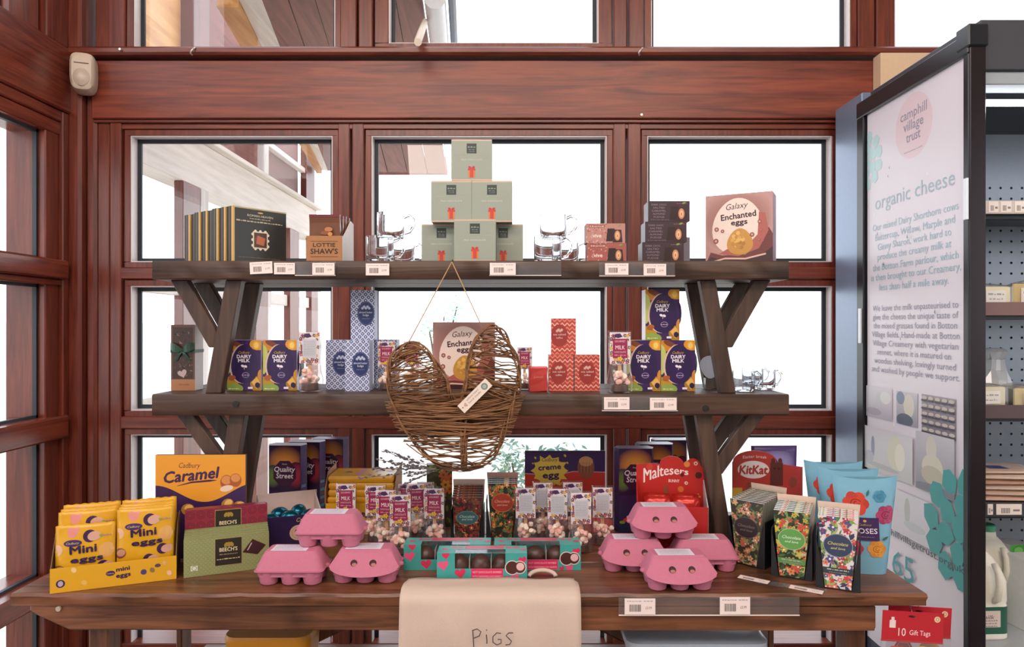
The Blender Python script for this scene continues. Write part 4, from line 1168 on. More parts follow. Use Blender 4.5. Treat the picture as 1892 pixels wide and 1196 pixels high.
# ------------------------------------------------------------ cellophane bags with marshmallows
CELLO = sheet_glass('cellophane', (0.98, 0.97, 0.97), 0.12, 0.03, 1.3)
MARSH = (mat('#e8b4a6', 0.8, name='pink_marshmallow'), mat('#f2dccb', 0.8, name='white_marshmallow'))
def label_art(kind):
    def f():
        w, h = 0.052, 0.080
        a = Art((-w / 2, 0, w / 2, h))
        a.rect(-w / 2, 0, w / 2, h, '#ddd0d4')
        rd = random.Random(12); a.hold = True; a.k += 1
        for i in range(90):
            x, y = rd.uniform(-w * 0.48, w * 0.48), rd.uniform(0.01 * h, 0.99 * h)
            if abs(x) < w * 0.34 and h * 0.16 < y < h * 0.80: continue
            if rd.random() < 0.45: a.flower(x, y, 0.005, rd.choice(('#7a2f5a', '#c8a04a', '#5a3a6a', '#a83a54')), '#e8c860', 5, rd.random())
            else: a.leaf(x, y, 0.009, rd.choice(('#7d8a4a', '#9a8a4a', '#56603c', '#b09a60')), rd.uniform(0, 6))
        a.hold = False
        a.poly([(-w * 0.30, h * 0.86), (-w * 0.1, h * 0.82), (w * 0.12, h * 0.86), (0, h * 0.97), (-w * 0.2, h * 0.96)], '#4a2a5a')
        if kind == 0:
            a.rect(-w * 0.36, h * 0.18, w * 0.36, h * 0.80, '#962a50')
            a.text('GOURMET', 0, h * 0.69, h * 0.06, '#e6c4ce', fit=w * 0.52); a.text('MILK', 0.0, h * 0.46, h * 0.13, '#f2e2e6', fit=w * 0.46); a.text('CHOCOLATE', 0, h * 0.35, h * 0.055, '#e6c4ce', fit=w * 0.56)
            a.squiggle(-w * 0.28, w * 0.28, h * 0.26, h * 0.035, '#c88a9c', 2); a.flower(0, h * 0.16, 0.007, '#e0b840', '#b88a28')
        else:
            a.rect(-w * 0.34, h * 0.16, w * 0.36, h * 0.78, '#c2c0c8')
            for i in range(9): a.squiggle(-w * 0.28, w * 0.30, h * (0.70 - 0.055 * i), h * 0.022, '#a2a0aa', i)
            a.rect(-w * 0.42, h * 0.30, -w * 0.36, h * 0.6, '#8a3a5a')
        return a
    return f
def bag_mesh():
    mb = MB(); rr = []
    for z, w, d in ((0.0, 0.056, 0.040), (0.006, 0.064, 0.046), (0.03, 0.066, 0.048), (0.055, 0.056, 0.030), (0.075, 0.054, 0.012), (0.12, 0.056, 0.005), (0.158, 0.058, 0.003)):
        rr.append([(w / 2 * math.copysign(abs(math.cos(q)) ** 0.6, math.cos(q)) + 0.0012 * math.sin(9 * q + z * 300), d / 2 * math.copysign(abs(math.sin(q)) ** 0.8, math.sin(q)) + 0.0012 * math.sin(7 * q + z * 200), z) for q in [2 * PI * i / 24 for i in range(24)]])
    return mb.loft(rr).mesh('cellophane', CELLO, smooth='all')
MRND = random.Random(31)
def cello_bag(label, px, d, z, kind, rz=0.0, group=None, n=11, s=1.0):
    n = int(n * 1.7)
    t = thing('cellophane_bag', label, 'bag', (X(px, d), d, z), rz, group)
    t.scale = (s, s, s)
    link('cellophane', cached(('bag',), bag_mesh), t)
    me = cached(('bagl', kind), lambda: label_art(kind)().mesh('card_label', ink(0.35)))
    link('card', boxm(0.053, 0.0008, 0.081, mat('#e0d8d8', 0.5), 0.0002), t, (0, -0.0068, 0.073))
    link('card_label', me, t, (0, -0.0070, 0.0735))
    link('chocolate_block', cached(('blk',), lambda: MB().lathe([(0.020, 0.002), (0.022, 0.004), (0.021, 0.020), (0.019, 0.022)], 16).mesh('chocolate_block', mat('#4a2a1e', 0.4))), t)
    link('wooden_stick', cached(('stk',), lambda: MB().box(-0.0045, 0.0045, -0.0012, 0.0012, 0.02, 0.125).mesh('wooden_stick', mat('#c49468', 0.6))), t)
    for k in range(n):
        q = MRND.uniform(0, 2 * PI); r = MRND.uniform(0.004, 0.022)
        mk = MRND.randint(0, 1)
        me = cached(('marsh', mk), lambda: MB().lathe([(0.004, 0), (0.0062, 0.0012), (0.0066, 0.005), (0.0062, 0.0088), (0.004, 0.010)], 10).mesh('marshmallow', MARSH[mk], smooth=True))
        link('marshmallow', me, t, (r * math.cos(q), r * 0.6 * math.sin(q) - 0.004, 0.022 + 0.030 * (k / n) + MRND.uniform(0, 0.006)), (MRND.uniform(0, 3), MRND.uniform(0, 3), 0))
    return t
cello_bag('cellophane bag with pale card, between purple egg boxes and blue boxes', 573, 1.80, Z2T, 1, 0.0, None, 11, 0.98)
cello_bag('cellophane bag with crimson card, left of the purple egg pyramid', 1145, 1.765, Z2T, 0, 0.0, None, 11, 0.98)
cello_bag('cellophane bag with crimson card, behind the left lobe of the wicker heart', 714, 1.84, Z2T, 0, 0.1, None, 11, 0.82)
cello_bag('cellophane bag with crimson card, half hidden behind the heart, right of another', 762, 1.86, Z2T, 0, -0.1, None, 11, 0.82)
cello_bag('dark filled cellophane bag between the heart and the small red packet', 969, 1.86, Z2T, 0, 0.1, None, 6, 0.72)

# ------------------------------------------------------------ blue and white patterned fudge boxes
FW, FH, FD = 0.0620, 0.130, 0.045
def blue_front(w, h, oval):
    def f():
        a = Art((-w / 2, 0, w / 2, h))
        a.rect(-w / 2, 0, w / 2, h, '#c6cade')
        s = 0.0155; a.hold = True; a.k += 1
        for i in range(-5, 6):
            for j in range(-1, 23):
                x, y = i * s + (j % 2) * s / 2, j * s / 2 * 1.02
                a.poly([(x - s * 0.34, y), (x, y - s * 0.34), (x + s * 0.34, y), (x, y + s * 0.34)], '#213478')
        a.k += 1
        for i in range(-5, 6):
            for j in range(-1, 23):
                x, y = i * s + (j % 2) * s / 2, j * s / 2 * 1.02
                a.poly([(x - s * 0.15, y), (x, y - s * 0.15), (x + s * 0.15, y), (x, y + s * 0.15)], '#dde0ea')
        a.hold = False
        if oval:
            a.ell(w * 0.14, h * 0.53, w * 0.36, h * 0.245, '#222f62'); a.ring(w * 0.14, h * 0.53, w * 0.33, h * 0.225, 0.0005, '#8a92ba')
            for i in range(5): a.flower(w * 0.14 + (i - 2) * 0.0045, h * 0.635 + 0.004 * (i % 2), 0.004, '#aeb4d0', '#dfe2ee')
            a.text('almond butter', w * 0.14, h * 0.535, 0.0052, '#dfe2f0', fit=w * 0.56); a.text('fudge', w * 0.14, h * 0.48, 0.0052, '#dfe2f0', fit=w * 0.26)
            a.squiggle(-w * 0.02, w * 0.30, h * 0.42, 0.0018, '#7f88b4', 3)
        return a
    return f
def patterned(name, label, px, d, z, w, h, dd, key, fn, body, group, rz=0.0):
    t = thing(name, label, 'box', (X(px, d), d, z), rz, group)
    link('carton', boxm(w, dd, h, mat(body, 0.5)), t)
    art_part('front_print', t, key, fn, ink(0.4))
    return t
BG = 'blue and white fudge boxes'
patterned('patterned_fudge_box', 'blue and white patterned box, leftmost of the lower row beside the cellophane bag', 624, 1.85, Z2T, FW, FH, FD, ('blue',), blue_front(FW, FH, True), '#b9c0dc', BG)
patterned('patterned_fudge_box', 'blue and white patterned box overlapping its left neighbour, under the raised one', 660, 1.795, Z2T, FW, FH, FD, ('blue',), blue_front(FW, FH, True), '#b9c0dc', BG)
patterned('patterned_fudge_box', 'blue and white patterned box raised on top of the others, before the window post', 670, 1.83, Z2T + FH + 0.0004, FW, FH, FD, ('blue',), blue_front(FW, FH, True), '#b9c0dc', BG)
patterned('patterned_fudge_box', 'blue and white patterned box nearest the wicker heart, half hidden by bags', 712, 1.89, Z2T, FW, FH, FD, ('blue2',), blue_front(FW, FH, False), '#b9c0dc', BG)
# ------------------------------------------------------------ red zigzag boxes
ZW, ZHH, ZD = 0.064, 0.093, 0.05
def zig_front(w, h, ox, oy):
    def f():
        a = Art((-w / 2, 0, w / 2, h))
        a.rect(-w / 2, 0, w / 2, h, '#b8443c')
        n = 9; a.hold = True; a.k += 1
        for j in range(-1, 13):
            y = j * h / 8.6
            pts = [(-w / 2 + w * i / (n * 2.0) * 1.0, y + (0.0035 if i % 2 else -0.0035)) for i in range(n * 2 + 1)]
            pts = [(-w / 2 + w * i / 24, y + 0.0032 * math.sin(i * PI / 2.4)) for i in range(25)]
            if -0.003 < y < h - 0.001:
                old = a.clip
                lo = [(x, max(0, yy)) for x, yy in pts]; hi = [(x, min(h, yy + 0.0034)) for x, yy in pts][::-1]
                a.poly(lo + hi, '#e4b4a2' if j % 2 else '#d88a74')
        a.hold = False
        a.ell(ox * w, oy * h, w * 0.34, h * 0.31, '#9a3430', n=26)
        for i in range(4): a.flower(ox * w + (i - 1.5) * 0.004, oy * h + h * 0.13 + 0.003 * (i % 2), 0.004, '#d8a698', '#e8c4b4')
        a.text('sea salted', ox * w, oy * h + 0.001, 0.0048, '#f0d2c4', fit=w * 0.5); a.text('toffee', ox * w, oy * h - 0.0075, 0.0048, '#f0d2c4', fit=w * 0.26)
        return a
    return f
RG = 'red zigzag toffee boxes'
patterned('zigzag_toffee_box', 'red zigzag patterned box, left one of the lower pair', 1037, 1.80, Z2T, ZW, ZHH, ZD, ('zig0',), zig_front(ZW, ZHH, -0.1, 0.5), '#d8cfd0', RG)
patterned('zigzag_toffee_box', 'red zigzag patterned box, right one of the lower pair', 1085, 1.80, Z2T, ZW, ZHH, ZD, ('zig1',), zig_front(ZW, ZHH, 0.0, 0.5), '#d8cfd0', RG, 0.03)
patterned('zigzag_toffee_box', 'red zigzag patterned box standing on top of the lower pair', 1041, 1.805, Z2T + ZHH + 0.0004, ZW, ZHH, ZD, ('zig2',), zig_front(ZW, ZHH, -0.16, 0.52), '#d8cfd0', RG, -0.08)
d0 = 1.78
t = thing('foil_packet', 'small plain red foil packet between the heart and the zigzag boxes', 'packet', (X(995, d0), d0, Z2T), 0.06)
rdq = random.Random(9); mb = MB(); rr = []
for z in (0, 0.003, 0.015, 0.03, 0.045, 0.060, 0.064):
    e = 0.002 if z in (0, 0.064) else 0
    rr.append([(x + rdq.uniform(-.0008, .0008), y + rdq.uniform(-.0012, .0012), z) for x, y, _ in rrect(0.047 - e, 0.035 - e, 0.004, 0, 2, 0, 0.018)])
mb.loft(rr); link('wrapper', mb.mesh('wrapper', mat('#c0403c', 0.35, 0.2, 0.2)), t)
a = Art(); a.text('LoveIt', 0, 0.035, 0.006, '#d88a7c', shear=0.3, fit=0.024); a.build('front_print', t, ink(0.4), (0, -0.0012, 0))
t = thing('oval_card', 'grey oval card leaning on the right bracket behind the purple eggs', 'card', (X(1310, 1.84), 1.842, Z2T + 0.001))
mb = MB().slab([(0.026 * math.cos(q) * (1 + 0.25 * math.sin(q)) + 0.004, 0.058 + 0.030 * math.sin(q)) for q in [2 * PI * i / 24 for i in range(24)]], 0, 0.0015)
link('card', mb.mesh('card', mat('#a9adba', 0.5)), t); link('clear_foot', MB().box(-0.008, 0.014, 0.0, 0.02, 0.0, 0.0295).mesh('clear_foot', CELLO), t)

# ------------------------------------------------------------ price tags and their clear strips
STRIP = sheet_glass('clear_strip', (0.93, 0.93, 0.95), 0.1, 0.035, 1.0)
def tag_art(w, h, bar0, bar1):
    a = Art(); a.rect(-w / 2, 0, w / 2, h, '#ecd9d4')
    a.squiggle(-w * 0.42, w * 0.05, h * 0.80, h * 0.07, '#a89a9a', 3); a.squiggle(w * 0.12, w * 0.42, h * 0.80, h * 0.07, '#b0a2a2', 5)
    rd = random.Random(6); x = -w * 0.34; a.hold = True; a.k += 1
    while x < w * 0.02:
        b = rd.uniform(0.0006, 0.0016); a.rect(x, h * 0.18, x + b, h * 0.62, '#3c3638'); x += b + rd.uniform(0.0005, 0.0012)
    a.hold = False
    a.text('£3.99', w * 0.28, h * 0.34, h * 0.16, '#6a5e60', fit=w * 0.2)
    return a
def price_tag(label, px0, px1, py0, py1, d, rot=0.0):
    w, h = (px1 - px0) * d / F, (py1 - py0) * d / F
    t = thing('price_tag', label, 'tag', (X((px0 + px1) / 2, d), d, Z(py1, d)), 0, 'white price tags', (0, -rot, 0))
    link('paper', boxm(round(w, 3), 0.0004, round(h, 3), mat('#ecd9d4', 0.6), 0.0001), t)
    art_part('barcode_print', t, ('tag', round(w, 3), round(h, 3)), lambda: tag_art(round(w, 3), round(h, 3), 0, 0), ink(0.5))
def tag_strip(label, px0, px1, py0, py1, d, part=True):
    w, h = (px1 - px0) * d / F, (py1 - py0) * d / F
    t = thing('tag_strip', label, 'strip', (X((px0 + px1) / 2, d), d, Z(py1, d)), 0, 'clear tag strips')
    link('sleeve', MB().box(-w / 2, w / 2, 0, 0.0006, 0, h).mesh('sleeve', STRIP), t)
    link('lip', MB().tube([(-w / 2, -0.0008, 0.001), (w / 2, -0.0008, 0.001)], 0.0013, 6).mesh('lip', mat('#d8c8c0', 0.25, name='lit_plastic_edge'), smooth=True), t)
yt = YS - 0.0075
for lab, a0, a1, b0, b1, r in (('tilted white price tag under the black boxes, top shelf', 462, 504, 484, 506, 0.05), ('white price tag right of the tilted one, top shelf', 506, 545, 486, 507, 0), ('white price tag under the kraft tray, top shelf', 577, 618, 486, 508, 0),
                               ('white price tag under the left glass mugs, top shelf', 676, 719, 487, 509, 0), ('white price tag under the sage boxes, top shelf', 905, 953, 486, 508, 0), ('white price tag under the pink truffle boxes, top shelf', 1118, 1161, 487, 508, 0),
                               ('white price tag under the dark plum boxes, top shelf', 1189, 1231, 488, 509, 0), ('white price tag under the crimson-carded bag, lower shelf', 1116, 1163, 734, 757, 0), ('white price tag under the purple egg pyramid, lower shelf', 1201, 1250, 735, 758, 0),
                               ):
    price_tag(lab, a0, a1, b0, b1, yt, r)
tag_strip('clear tag strip under the kraft tray, top shelf', 545, 620, 484, 510, yt + 0.003)
tag_strip('clear tag strip under the pink and plum boxes, top shelf', 1107, 1247, 485, 511, yt + 0.003)
tag_strip('clear tag strip under the sage boxes, top shelf', 904, 1037, 484, 510, yt + 0.003)
tag_strip('clear tag strip on the edge of the lower shelf', 1112, 1252, 733, 760, yt + 0.003)
yb = YB - 0.014
price_tag('white price tag on the bench edge below the front pink egg carton', 1154, 1211, 1106, 1136, yb)
price_tag('white price tag on the bench edge farther right, in the long strip', 1330, 1386, 1104, 1136, yb)
tag_strip('long clear tag strip on the front edge of the bench', 1143, 1477, 1104, 1138, yb + 0.003)
for lab, pts in (('white price tag lying flat on the bench beside the pink cartons', ((1362, 1068), (1418, 1080))), ('white price tag lying flat in front of the white floral bars', ((1457, 1087), (1519, 1099)))):
    o, rz, w = on_bench(*pts[0], *pts[1])
    t = thing('price_tag', lab, 'tag', o + Vector((0, 0, 0.0004)), rz, 'white price tags', (-PI / 2 + 0.02, 0, rz))
    link('paper', boxm(round(w, 3), 0.0004, 0.022, mat('#ecd9d4', 0.6), 0.0001), t)
    art_part('barcode_print', t, ('tag2', round(w, 3)), lambda: tag_art(round(w, 3), 0.022, 0, 0), ink(0.5))
o, rz, w = on_bench(1415, 1080, 1540, 1100)
t = thing('tag_strip', 'clear tag strip lying flat on the bench before the floral bars', 'strip', o, rz + 0.05, 'clear tag strips')
link('sleeve', MB().box(-w * 0.62, w * 0.40, 0.0, 0.026, 0, 0.0004).mesh('sleeve', STRIP), t)

# ------------------------------------------------------------ wicker heart on a string
HD = 1.672
heart = thing('wicker_heart', 'woven twig heart hanging by a string from the top shelf', 'ornament', P(845, 740, HD))
def hp_(px, py, dy=0.0): return P(px, py, HD) + Vector((0, dy, 0)) - heart.location
outline = [(856, 869), (822, 864), (786, 840), (757, 808), (738, 772), (722, 730), (717, 690), (727, 658), (748, 640), (768, 636), (790, 650), (808, 675), (822, 700), (834, 735), (850, 742), (858, 720), (862, 690), (870, 650), (882, 622), (903, 604), (926, 612), (945, 640), (956, 675), (958, 715), (946, 760), (930, 800), (914, 836), (886, 862)]
def smooth_path(pts, n):
    out = []; m = len(pts)
    for i in range(n):
        t = i * m / n; k = int(t); f = t - k
        p0, p1, p2, p3 = (pts[(k + q) % m] for q in (-1, 0, 1, 2))
        out.append(tuple(0.5 * (2 * p1[c] + (p2[c] - p0[c]) * f + (2 * p0[c] - 5 * p1[c] + 4 * p2[c] - p3[c]) * f * f + (3 * p1[c] - p0[c] - 3 * p2[c] + p3[c]) * f ** 3) for c in (0, 1)))
    return out
ol = smooth_path(outline, 120)
TWIG = wood('dry_twig', '#59371f', '#93653f', 'x', 0.7, 2.0, 0.4)
rh = random.Random(21)
mb = MB()
for s in range(5):
    ph = rh.uniform(0, 6)
    pts = [hp_(x + 4 * math.sin(i * 0.45 + ph), y + 4 * math.cos(i * 0.38 + ph), 0.006 * math.sin(i * 0.5 + ph)) for i, (x, y) in enumerate(ol)]
    mb.tube(pts, 0.0021, 5, True)
mb.build('rim', TWIG, heart, smooth='all')
def cross(y):
    xs = []
    for i in range(len(ol)):
        a, b = ol[i - 1], ol[i]
        if (a[1] - y) * (b[1] - y) < 0: xs.append(a[0] + (b[0] - a[0]) * (y - a[1]) / (b[1] - a[1]))
    return sorted(xs)
mb = MB(); ntw = 0
def strand(x0, y0, x1, y1, bow, r=0.0015):
    n = 7; z0 = rh.uniform(-0.012, 0.012); ph = rh.uniform(0, 6)
    side = rh.choice((-1, 1))
    pts = []
    for i in range(n):
        t = i / (n - 1)
        pts.append(hp_(x0 + (x1 - x0) * t + rh.uniform(-1.5, 1.5), y0 + (y1 - y0) * t + bow * math.sin(PI * t) + rh.uniform(-1.5, 1.5), side * 0.014 * math.sin(PI * t) + z0 * 0.3))
    mb.tube(pts, [r * rh.uniform(0.7, 1.15)] * n, 5)
for k in range(150):
    y = rh.choice((rh.uniform(742, 800), rh.uniform(745, 864), rh.uniform(745, 790)))
    xs = cross(y); 
    y2 = min(864, max(715, y + rh.gauss(0, 22)))
    xe = cross(y2)
    if len(xs) < 2 or len(xe) < 2: continue
    ext = rh.choice((0, 0, 4, 10, 16))
    strand(xs[0] - ext, y, xe[-1] + rh.choice((0, 0, 6, 14)), y2, rh.uniform(-10, 16), rh.choice((0.0013, 0.0017, 0.0021)))
for k in range(75):     # left lobe
    y = rh.uniform(646, 740); xs = cross(y)
    if len(xs) < 2: continue
    y2 = min(760, max(642, y + rh.gauss(-14, 22))); xe = cross(y2)
    if len(xe) < 2: continue
    strand(xs[0], y, xe[1], y2, rh.uniform(-6, 8))
for k in range(75):     # right lobe
    y = rh.uniform(612, 750); xs = cross(y)
    if len(xs) < 2: continue
    y2 = min(770, max(610, y + rh.gauss(12, 20))); xe = cross(y2)
    if len(xe) < 2: continue
    strand(xs[-2], y, xe[-1], y2, rh.uniform(-8, 6))
for k in range(26):     # loops bound over the lobes and the stem in the middle
    x = rh.uniform(845, 868)
    strand(x, rh.uniform(760, 800), 856 + rh.uniform(-6, 6), 868, rh.uniform(-4, 4), 0.0018)
mb.build('woven_twigs', TWIG, heart, smooth='all')['kind'] = 'stuff'
STRING = mat('#b08a5e', 0.8, name='jute')
top = P(835, 484, YS - 0.012) - heart.location
MB().tube([hp_(750, 642), lerp(hp_(750, 642), top, 0.5), top], 0.0013, 6).build('string', STRING, heart, smooth='all')
MB().tube([hp_(893, 610), lerp(hp_(893, 610), top, 0.5), top], 0.0013, 6).build('string', STRING, heart, smooth='all')
MB().tube([top, top + Vector((0, 0.018, 0.006))], 0.0016, 6).build('hook', mat('#3a3230', 0.5, 0.5), heart)
tgw, tgh = 0.024, 0.092
tg = link('hanging_tag', boxm(tgw, 0.0008, tgh, mat('#dccabc', 0.6), 0.0002), heart, hp_(853, 755, -0.024), (0, 0.79, 0))
tag(tg, 'pale lettered paper tag')
a = Art(); a.rect(-tgw / 2, 0, tgw / 2, tgh, '#e0cfc2'); a.ell(0, tgh * 0.84, 0.008, 0.008, '#6a7a72'); a.ell(0, tgh * 0.84, 0.005, 0.005, '#9aa89c'); a.heart(0, tgh * 0.17, 0.005, '#c09a90')
for q, s in enumerate(('hand made', 'willow heart')): a.text(s, 0.004 - 0.008 * q, tgh * 0.47, 0.0045, '#8a6f62', rot=PI / 2, fit=tgh * 0.42)
a.ell(0, tgh * 0.07, 0.0015, 0.0015, '#4a3a34', n=8)
a.build('tag_print', tg, ink(0.6))
# dried lavender tucked into the foot of the heart
lav = thing('dried_lavender', 'dried grey lavender sprigs tucked into the foot of the wicker heart', 'flowers', P(800, 864, HD - 0.01))
sprigs = ((805, 866, 688, 866), (808, 868, 700, 850), (806, 866, 726, 858), (800, 862, 735, 842), (804, 868, 662, 884), (802, 870, 745, 895), (796, 866, 708, 832), (808, 870, 752, 878), (812, 868, 745, 863))
st = MB(); fl = MB()
for x0, y0, x1, y1 in sprigs:
    a0, b0 = P(x0, y0, HD - 0.012) - lav.location, P(x1, y1, HD - 0.012 + rh.uniform(-0.02, 0.01)) - lav.location
    st.tube([a0, lerp(a0, b0, 0.5) + Vector((0, 0, -0.002)), b0], 0.0008, 5)
    for k in range(20):
        p = lerp(a0, b0, 0.30 + 0.70 * k / 19) + Vector((rh.gauss(0, .0022), rh.gauss(0, .0022), rh.gauss(0, .0022)))
        q = (b0 - a0).normalized()
        s = rh.uniform(0.0032, 0.0058); up = Vector((rh.gauss(0, 1), rh.gauss(0, 1), rh.gauss(0, 1))).normalized() * s * 0.6
        c = q.cross(up).normalized() * s * 0.6
        fl.add([p - q * s, p + up, p + c, p - up, p - c, p + q * s], [(0, 2, 1), (0, 3, 2), (0, 4, 3), (0, 1, 4), (5, 1, 2), (5, 2, 3), (5, 3, 4), (5, 4, 1)])
st.build('stems', mat('#6a6452', 0.8), lav); fl.build('florets', mat('#5c5560', 0.8, name='dried_floret'), lav)['kind'] = 'stuff'
# ------------------------------------------------------------ bench: yellow tray with bags of sweets
YEL = '#dba21e'
o, rz, w = on_bench(92, 1098, 326, 1070)
tray = thing('sweets_tray', 'yellow counter tray of small chocolate egg bags at the left end of the bench', 'tray', o, rz)
YM = mat(YEL, 0.5, name='yellow_board'); YBK2 = mat('#6e5138', 0.7, name='brown_board_inside')
fh, td = 0.0525, 0.125
link('front_panel', boxm(w, 0.002, fh, YM, 0.0005), tray)
link('back_panel', boxm(w, 0.002, 0.12, YBK2, 0.0004, y0=td - 0.002), tray)
link('base', MB().box(-w / 2, w / 2, 0.002, td - 0.002, 0, 0.002).mesh('base', YM), tray)
for sx in (-1, 1):
    x0, x1 = (w / 2 - 0.002, w / 2) if sx > 0 else (-w / 2, -w / 2 + 0.002)
    pr = [(0.002, 0), (td - 0.002, 0), (td - 0.002, 0.125), (0.05, 0.115), (0.002, fh)]
    link('side_panel', MB().add([(x0, y, z) for y, z in pr] + [(x1, y, z) for y, z in pr], [(4, 3, 2, 1, 0), (5, 6, 7, 8, 9)] + [(i, (i + 1) % 5, (i + 1) % 5 + 5, i + 5) for i in range(5)]).mesh('side_panel', YBK2), tray)
def tray_art():
    a = Art((-w / 2, 0, w / 2, fh)); a.rect(-w / 2, 0, w / 2, fh, YEL)
    for x, y, r, c in ((-0.32, 0.86, 0.006, '#e8c88a'), (-0.24, 0.3, 0.006, '#e0b458'), (0.30, 0.5, 0.006, '#8a6a4a'), (0.44, 0.3, 0.006, '#e6b8a0'), (0.40, 0.75, 0.005, '#d8a878')): a.ell(w * x, fh * y, r * 0.8, r, c, rot=0.5)
    a.ell(-w * 0.42, fh * 0.36, 0.0085, 0.0085, '#3a2450'); a.ell(-w * 0.42, fh * 0.36, 0.005, 0.006, '#b9a0b8'); a.ell(w * 0.23, fh * 0.46, 0.006, 0.006, '#4a3a70'); a.ell(w * 0.345, fh * 0.67, 0.006, 0.004, '#5a4050')
    a.ell(-w * 0.035, fh * 0.56, 0.009, 0.0055, '#3a2056'); a.text('Cadbury', -w * 0.035, fh * 0.53, 0.003, '#d8b878', fit=0.014)
    a.text('mini', w * 0.065, fh * 0.62, 0.009, '#3a1f4a', fit=0.026, bold=0.04, rot=0.06); a.text('eggs', w * 0.068, fh * 0.36, 0.009, '#3a1f4a', fit=0.028, bold=0.04, rot=0.06)
    return a
art_part('front_print', tray, ('tray',), tray_art, ink(0.45))
GW, GH = 0.114, 0.128
def bulge(u, v):
    return 0.011 * max(0.0, 1 - abs(2 * u / GW) ** 3) * max(0.0, math.sin(PI * min(max(v / GH, 0.02), 0.98))) ** 0.6 + 0.0012 * math.sin(55 * u + 38 * v) * math.sin(90 * v - 20 * u)
def bag_T(u, v, h): return (u, -bulge(u, v) - h, v)
def sweet_bag_body():
    mb = MB(); nx, ny = 14, 18
    g = []
    for s in (-1, 1):
        for j in range(ny + 1):
            for i in range(nx + 1):
                u, v = -GW / 2 + GW * i / nx, GH * j / ny
                z = v + (0.0018 if (j == ny and i % 2) else 0)
                g.append((u, s * max(bulge(u, v), 0.0006) if s < 0 else max(bulge(u, v) * 0.6, 0.0006), z))
    n = (nx + 1) * (ny + 1); f = []
    for j in range(ny):
        for i in range(nx):
            a = j * (nx + 1) + i
            f.append((a, a + 1, a + nx + 2, a + nx + 1)); f.append((n + a + 1, n + a, n + a + nx + 1, n + a + nx + 2))
    for i in range(nx): f.append((i + 1, i, n + i, n + i + 1)); t0 = ny * (nx + 1) + i; f.append((t0, t0 + 1, n + t0 + 1, n + t0))
    for j in range(ny): a = j * (nx + 1); f.append((a, a + nx + 1, n + a + nx + 1, n + a)); b = a + nx; f.append((b + nx + 1, b, n + b, n + b + nx + 1))
    return mb.add(g, f).mesh('bag', mat('#d9a01c', 0.28, name='yellow_film'), smooth='all')
def sweet_art():
    a = Art((-GW / 2, 0, GW / 2, GH), T=bag_T, eps=1.2e-4, maxe=0.008)
    ww, hh = GW, GH
    for x, y, rx, ry, c, rr in ((-0.2, 0.92, 0.10, 0.13, '#d98a80', -0.2), (0.36, 0.55, 0.13, 0.13, '#d9a25a', 0), (-0.46, 0.60, 0.09, 0.09, '#e0b090', 0), (-0.44, 0.26, 0.11, 0.09, '#7a4a34', 0.4)):
        a.ell(ww * x, hh * y, ww * rx, hh * ry, c, rr, 18)
    a.ell(-ww * 0.42, hh * 0.27, ww * 0.08, hh * 0.06, '#c08a70', 0.4)
    for x, y, s in ((0.13, 0.80, 1.0), (0.36, 0.28, 0.9), (0.12, 0.12, 0.9)):
        a.ell(ww * (x - 0.05), hh * (y + 0.005), ww * 0.115 * s, hh * 0.105 * s, '#3a2048', 0.3, 18); a.ell(ww * (x + 0.025), hh * y, ww * 0.115 * s, hh * 0.080 * s, '#d3a08c', 0.15, 18)
    a.ell(-ww * 0.20, hh * 0.71, ww * 0.155, hh * 0.055, '#38205a', 0, 20); a.text('Cadbury', -ww * 0.20, hh * 0.693, hh * 0.035, '#d8b878', shear=0.3, fit=ww * 0.22)
    a.squiggle(ww * 0.30, ww * 0.44, hh * 0.79, hh * 0.025, '#9a8a9a', 3); a.rect(ww * 0.24, hh * 0.785, ww * 0.29, hh * 0.82, '#8aa04a')
    a.text('Mini', -ww * 0.02, hh * 0.54, hh * 0.125, '#2f1a48', fit=ww * 0.44, bold=0.05, rot=0.05); a.text('eggs', ww * 0.04, hh * 0.39, hh * 0.095, '#2f1a48', fit=ww * 0.54, bold=0.05, rot=0.05)
    return a
for col in (0, 1):
    for k in range(4):
        base = Vector((-0.059 + 0.117 * col + 0.001 * (k % 2), 0.016 + 0.025 * k, 0.003 + (0.006 if (k == 0 and col == 0) else 0.030 if k < 3 else 0.034)))
        p = o + Matrix.Rotation(rz, 3, 'Z') @ base
        lab = 'yellow bag of chocolate eggs in the tray, %s column, %s' % (('left', 'right')[col], ('frontmost', 'second from the front', 'third from the front', 'rearmost')[k])
        if k == 0: lab += (', sunk lowest' if col == 0 else ', wrinkled glossy front')
        t = thing('sweet_bag', lab, 'bag', p, 0, 'yellow bags of chocolate eggs in the tray', (-0.05, 0, rz + (0.02 if k % 2 else -0.02)))
        link('pouch', cached(('sbag',), sweet_bag_body), t)
        art_part('front_print', t, ('sweet',), sweet_art, ink(0.28))

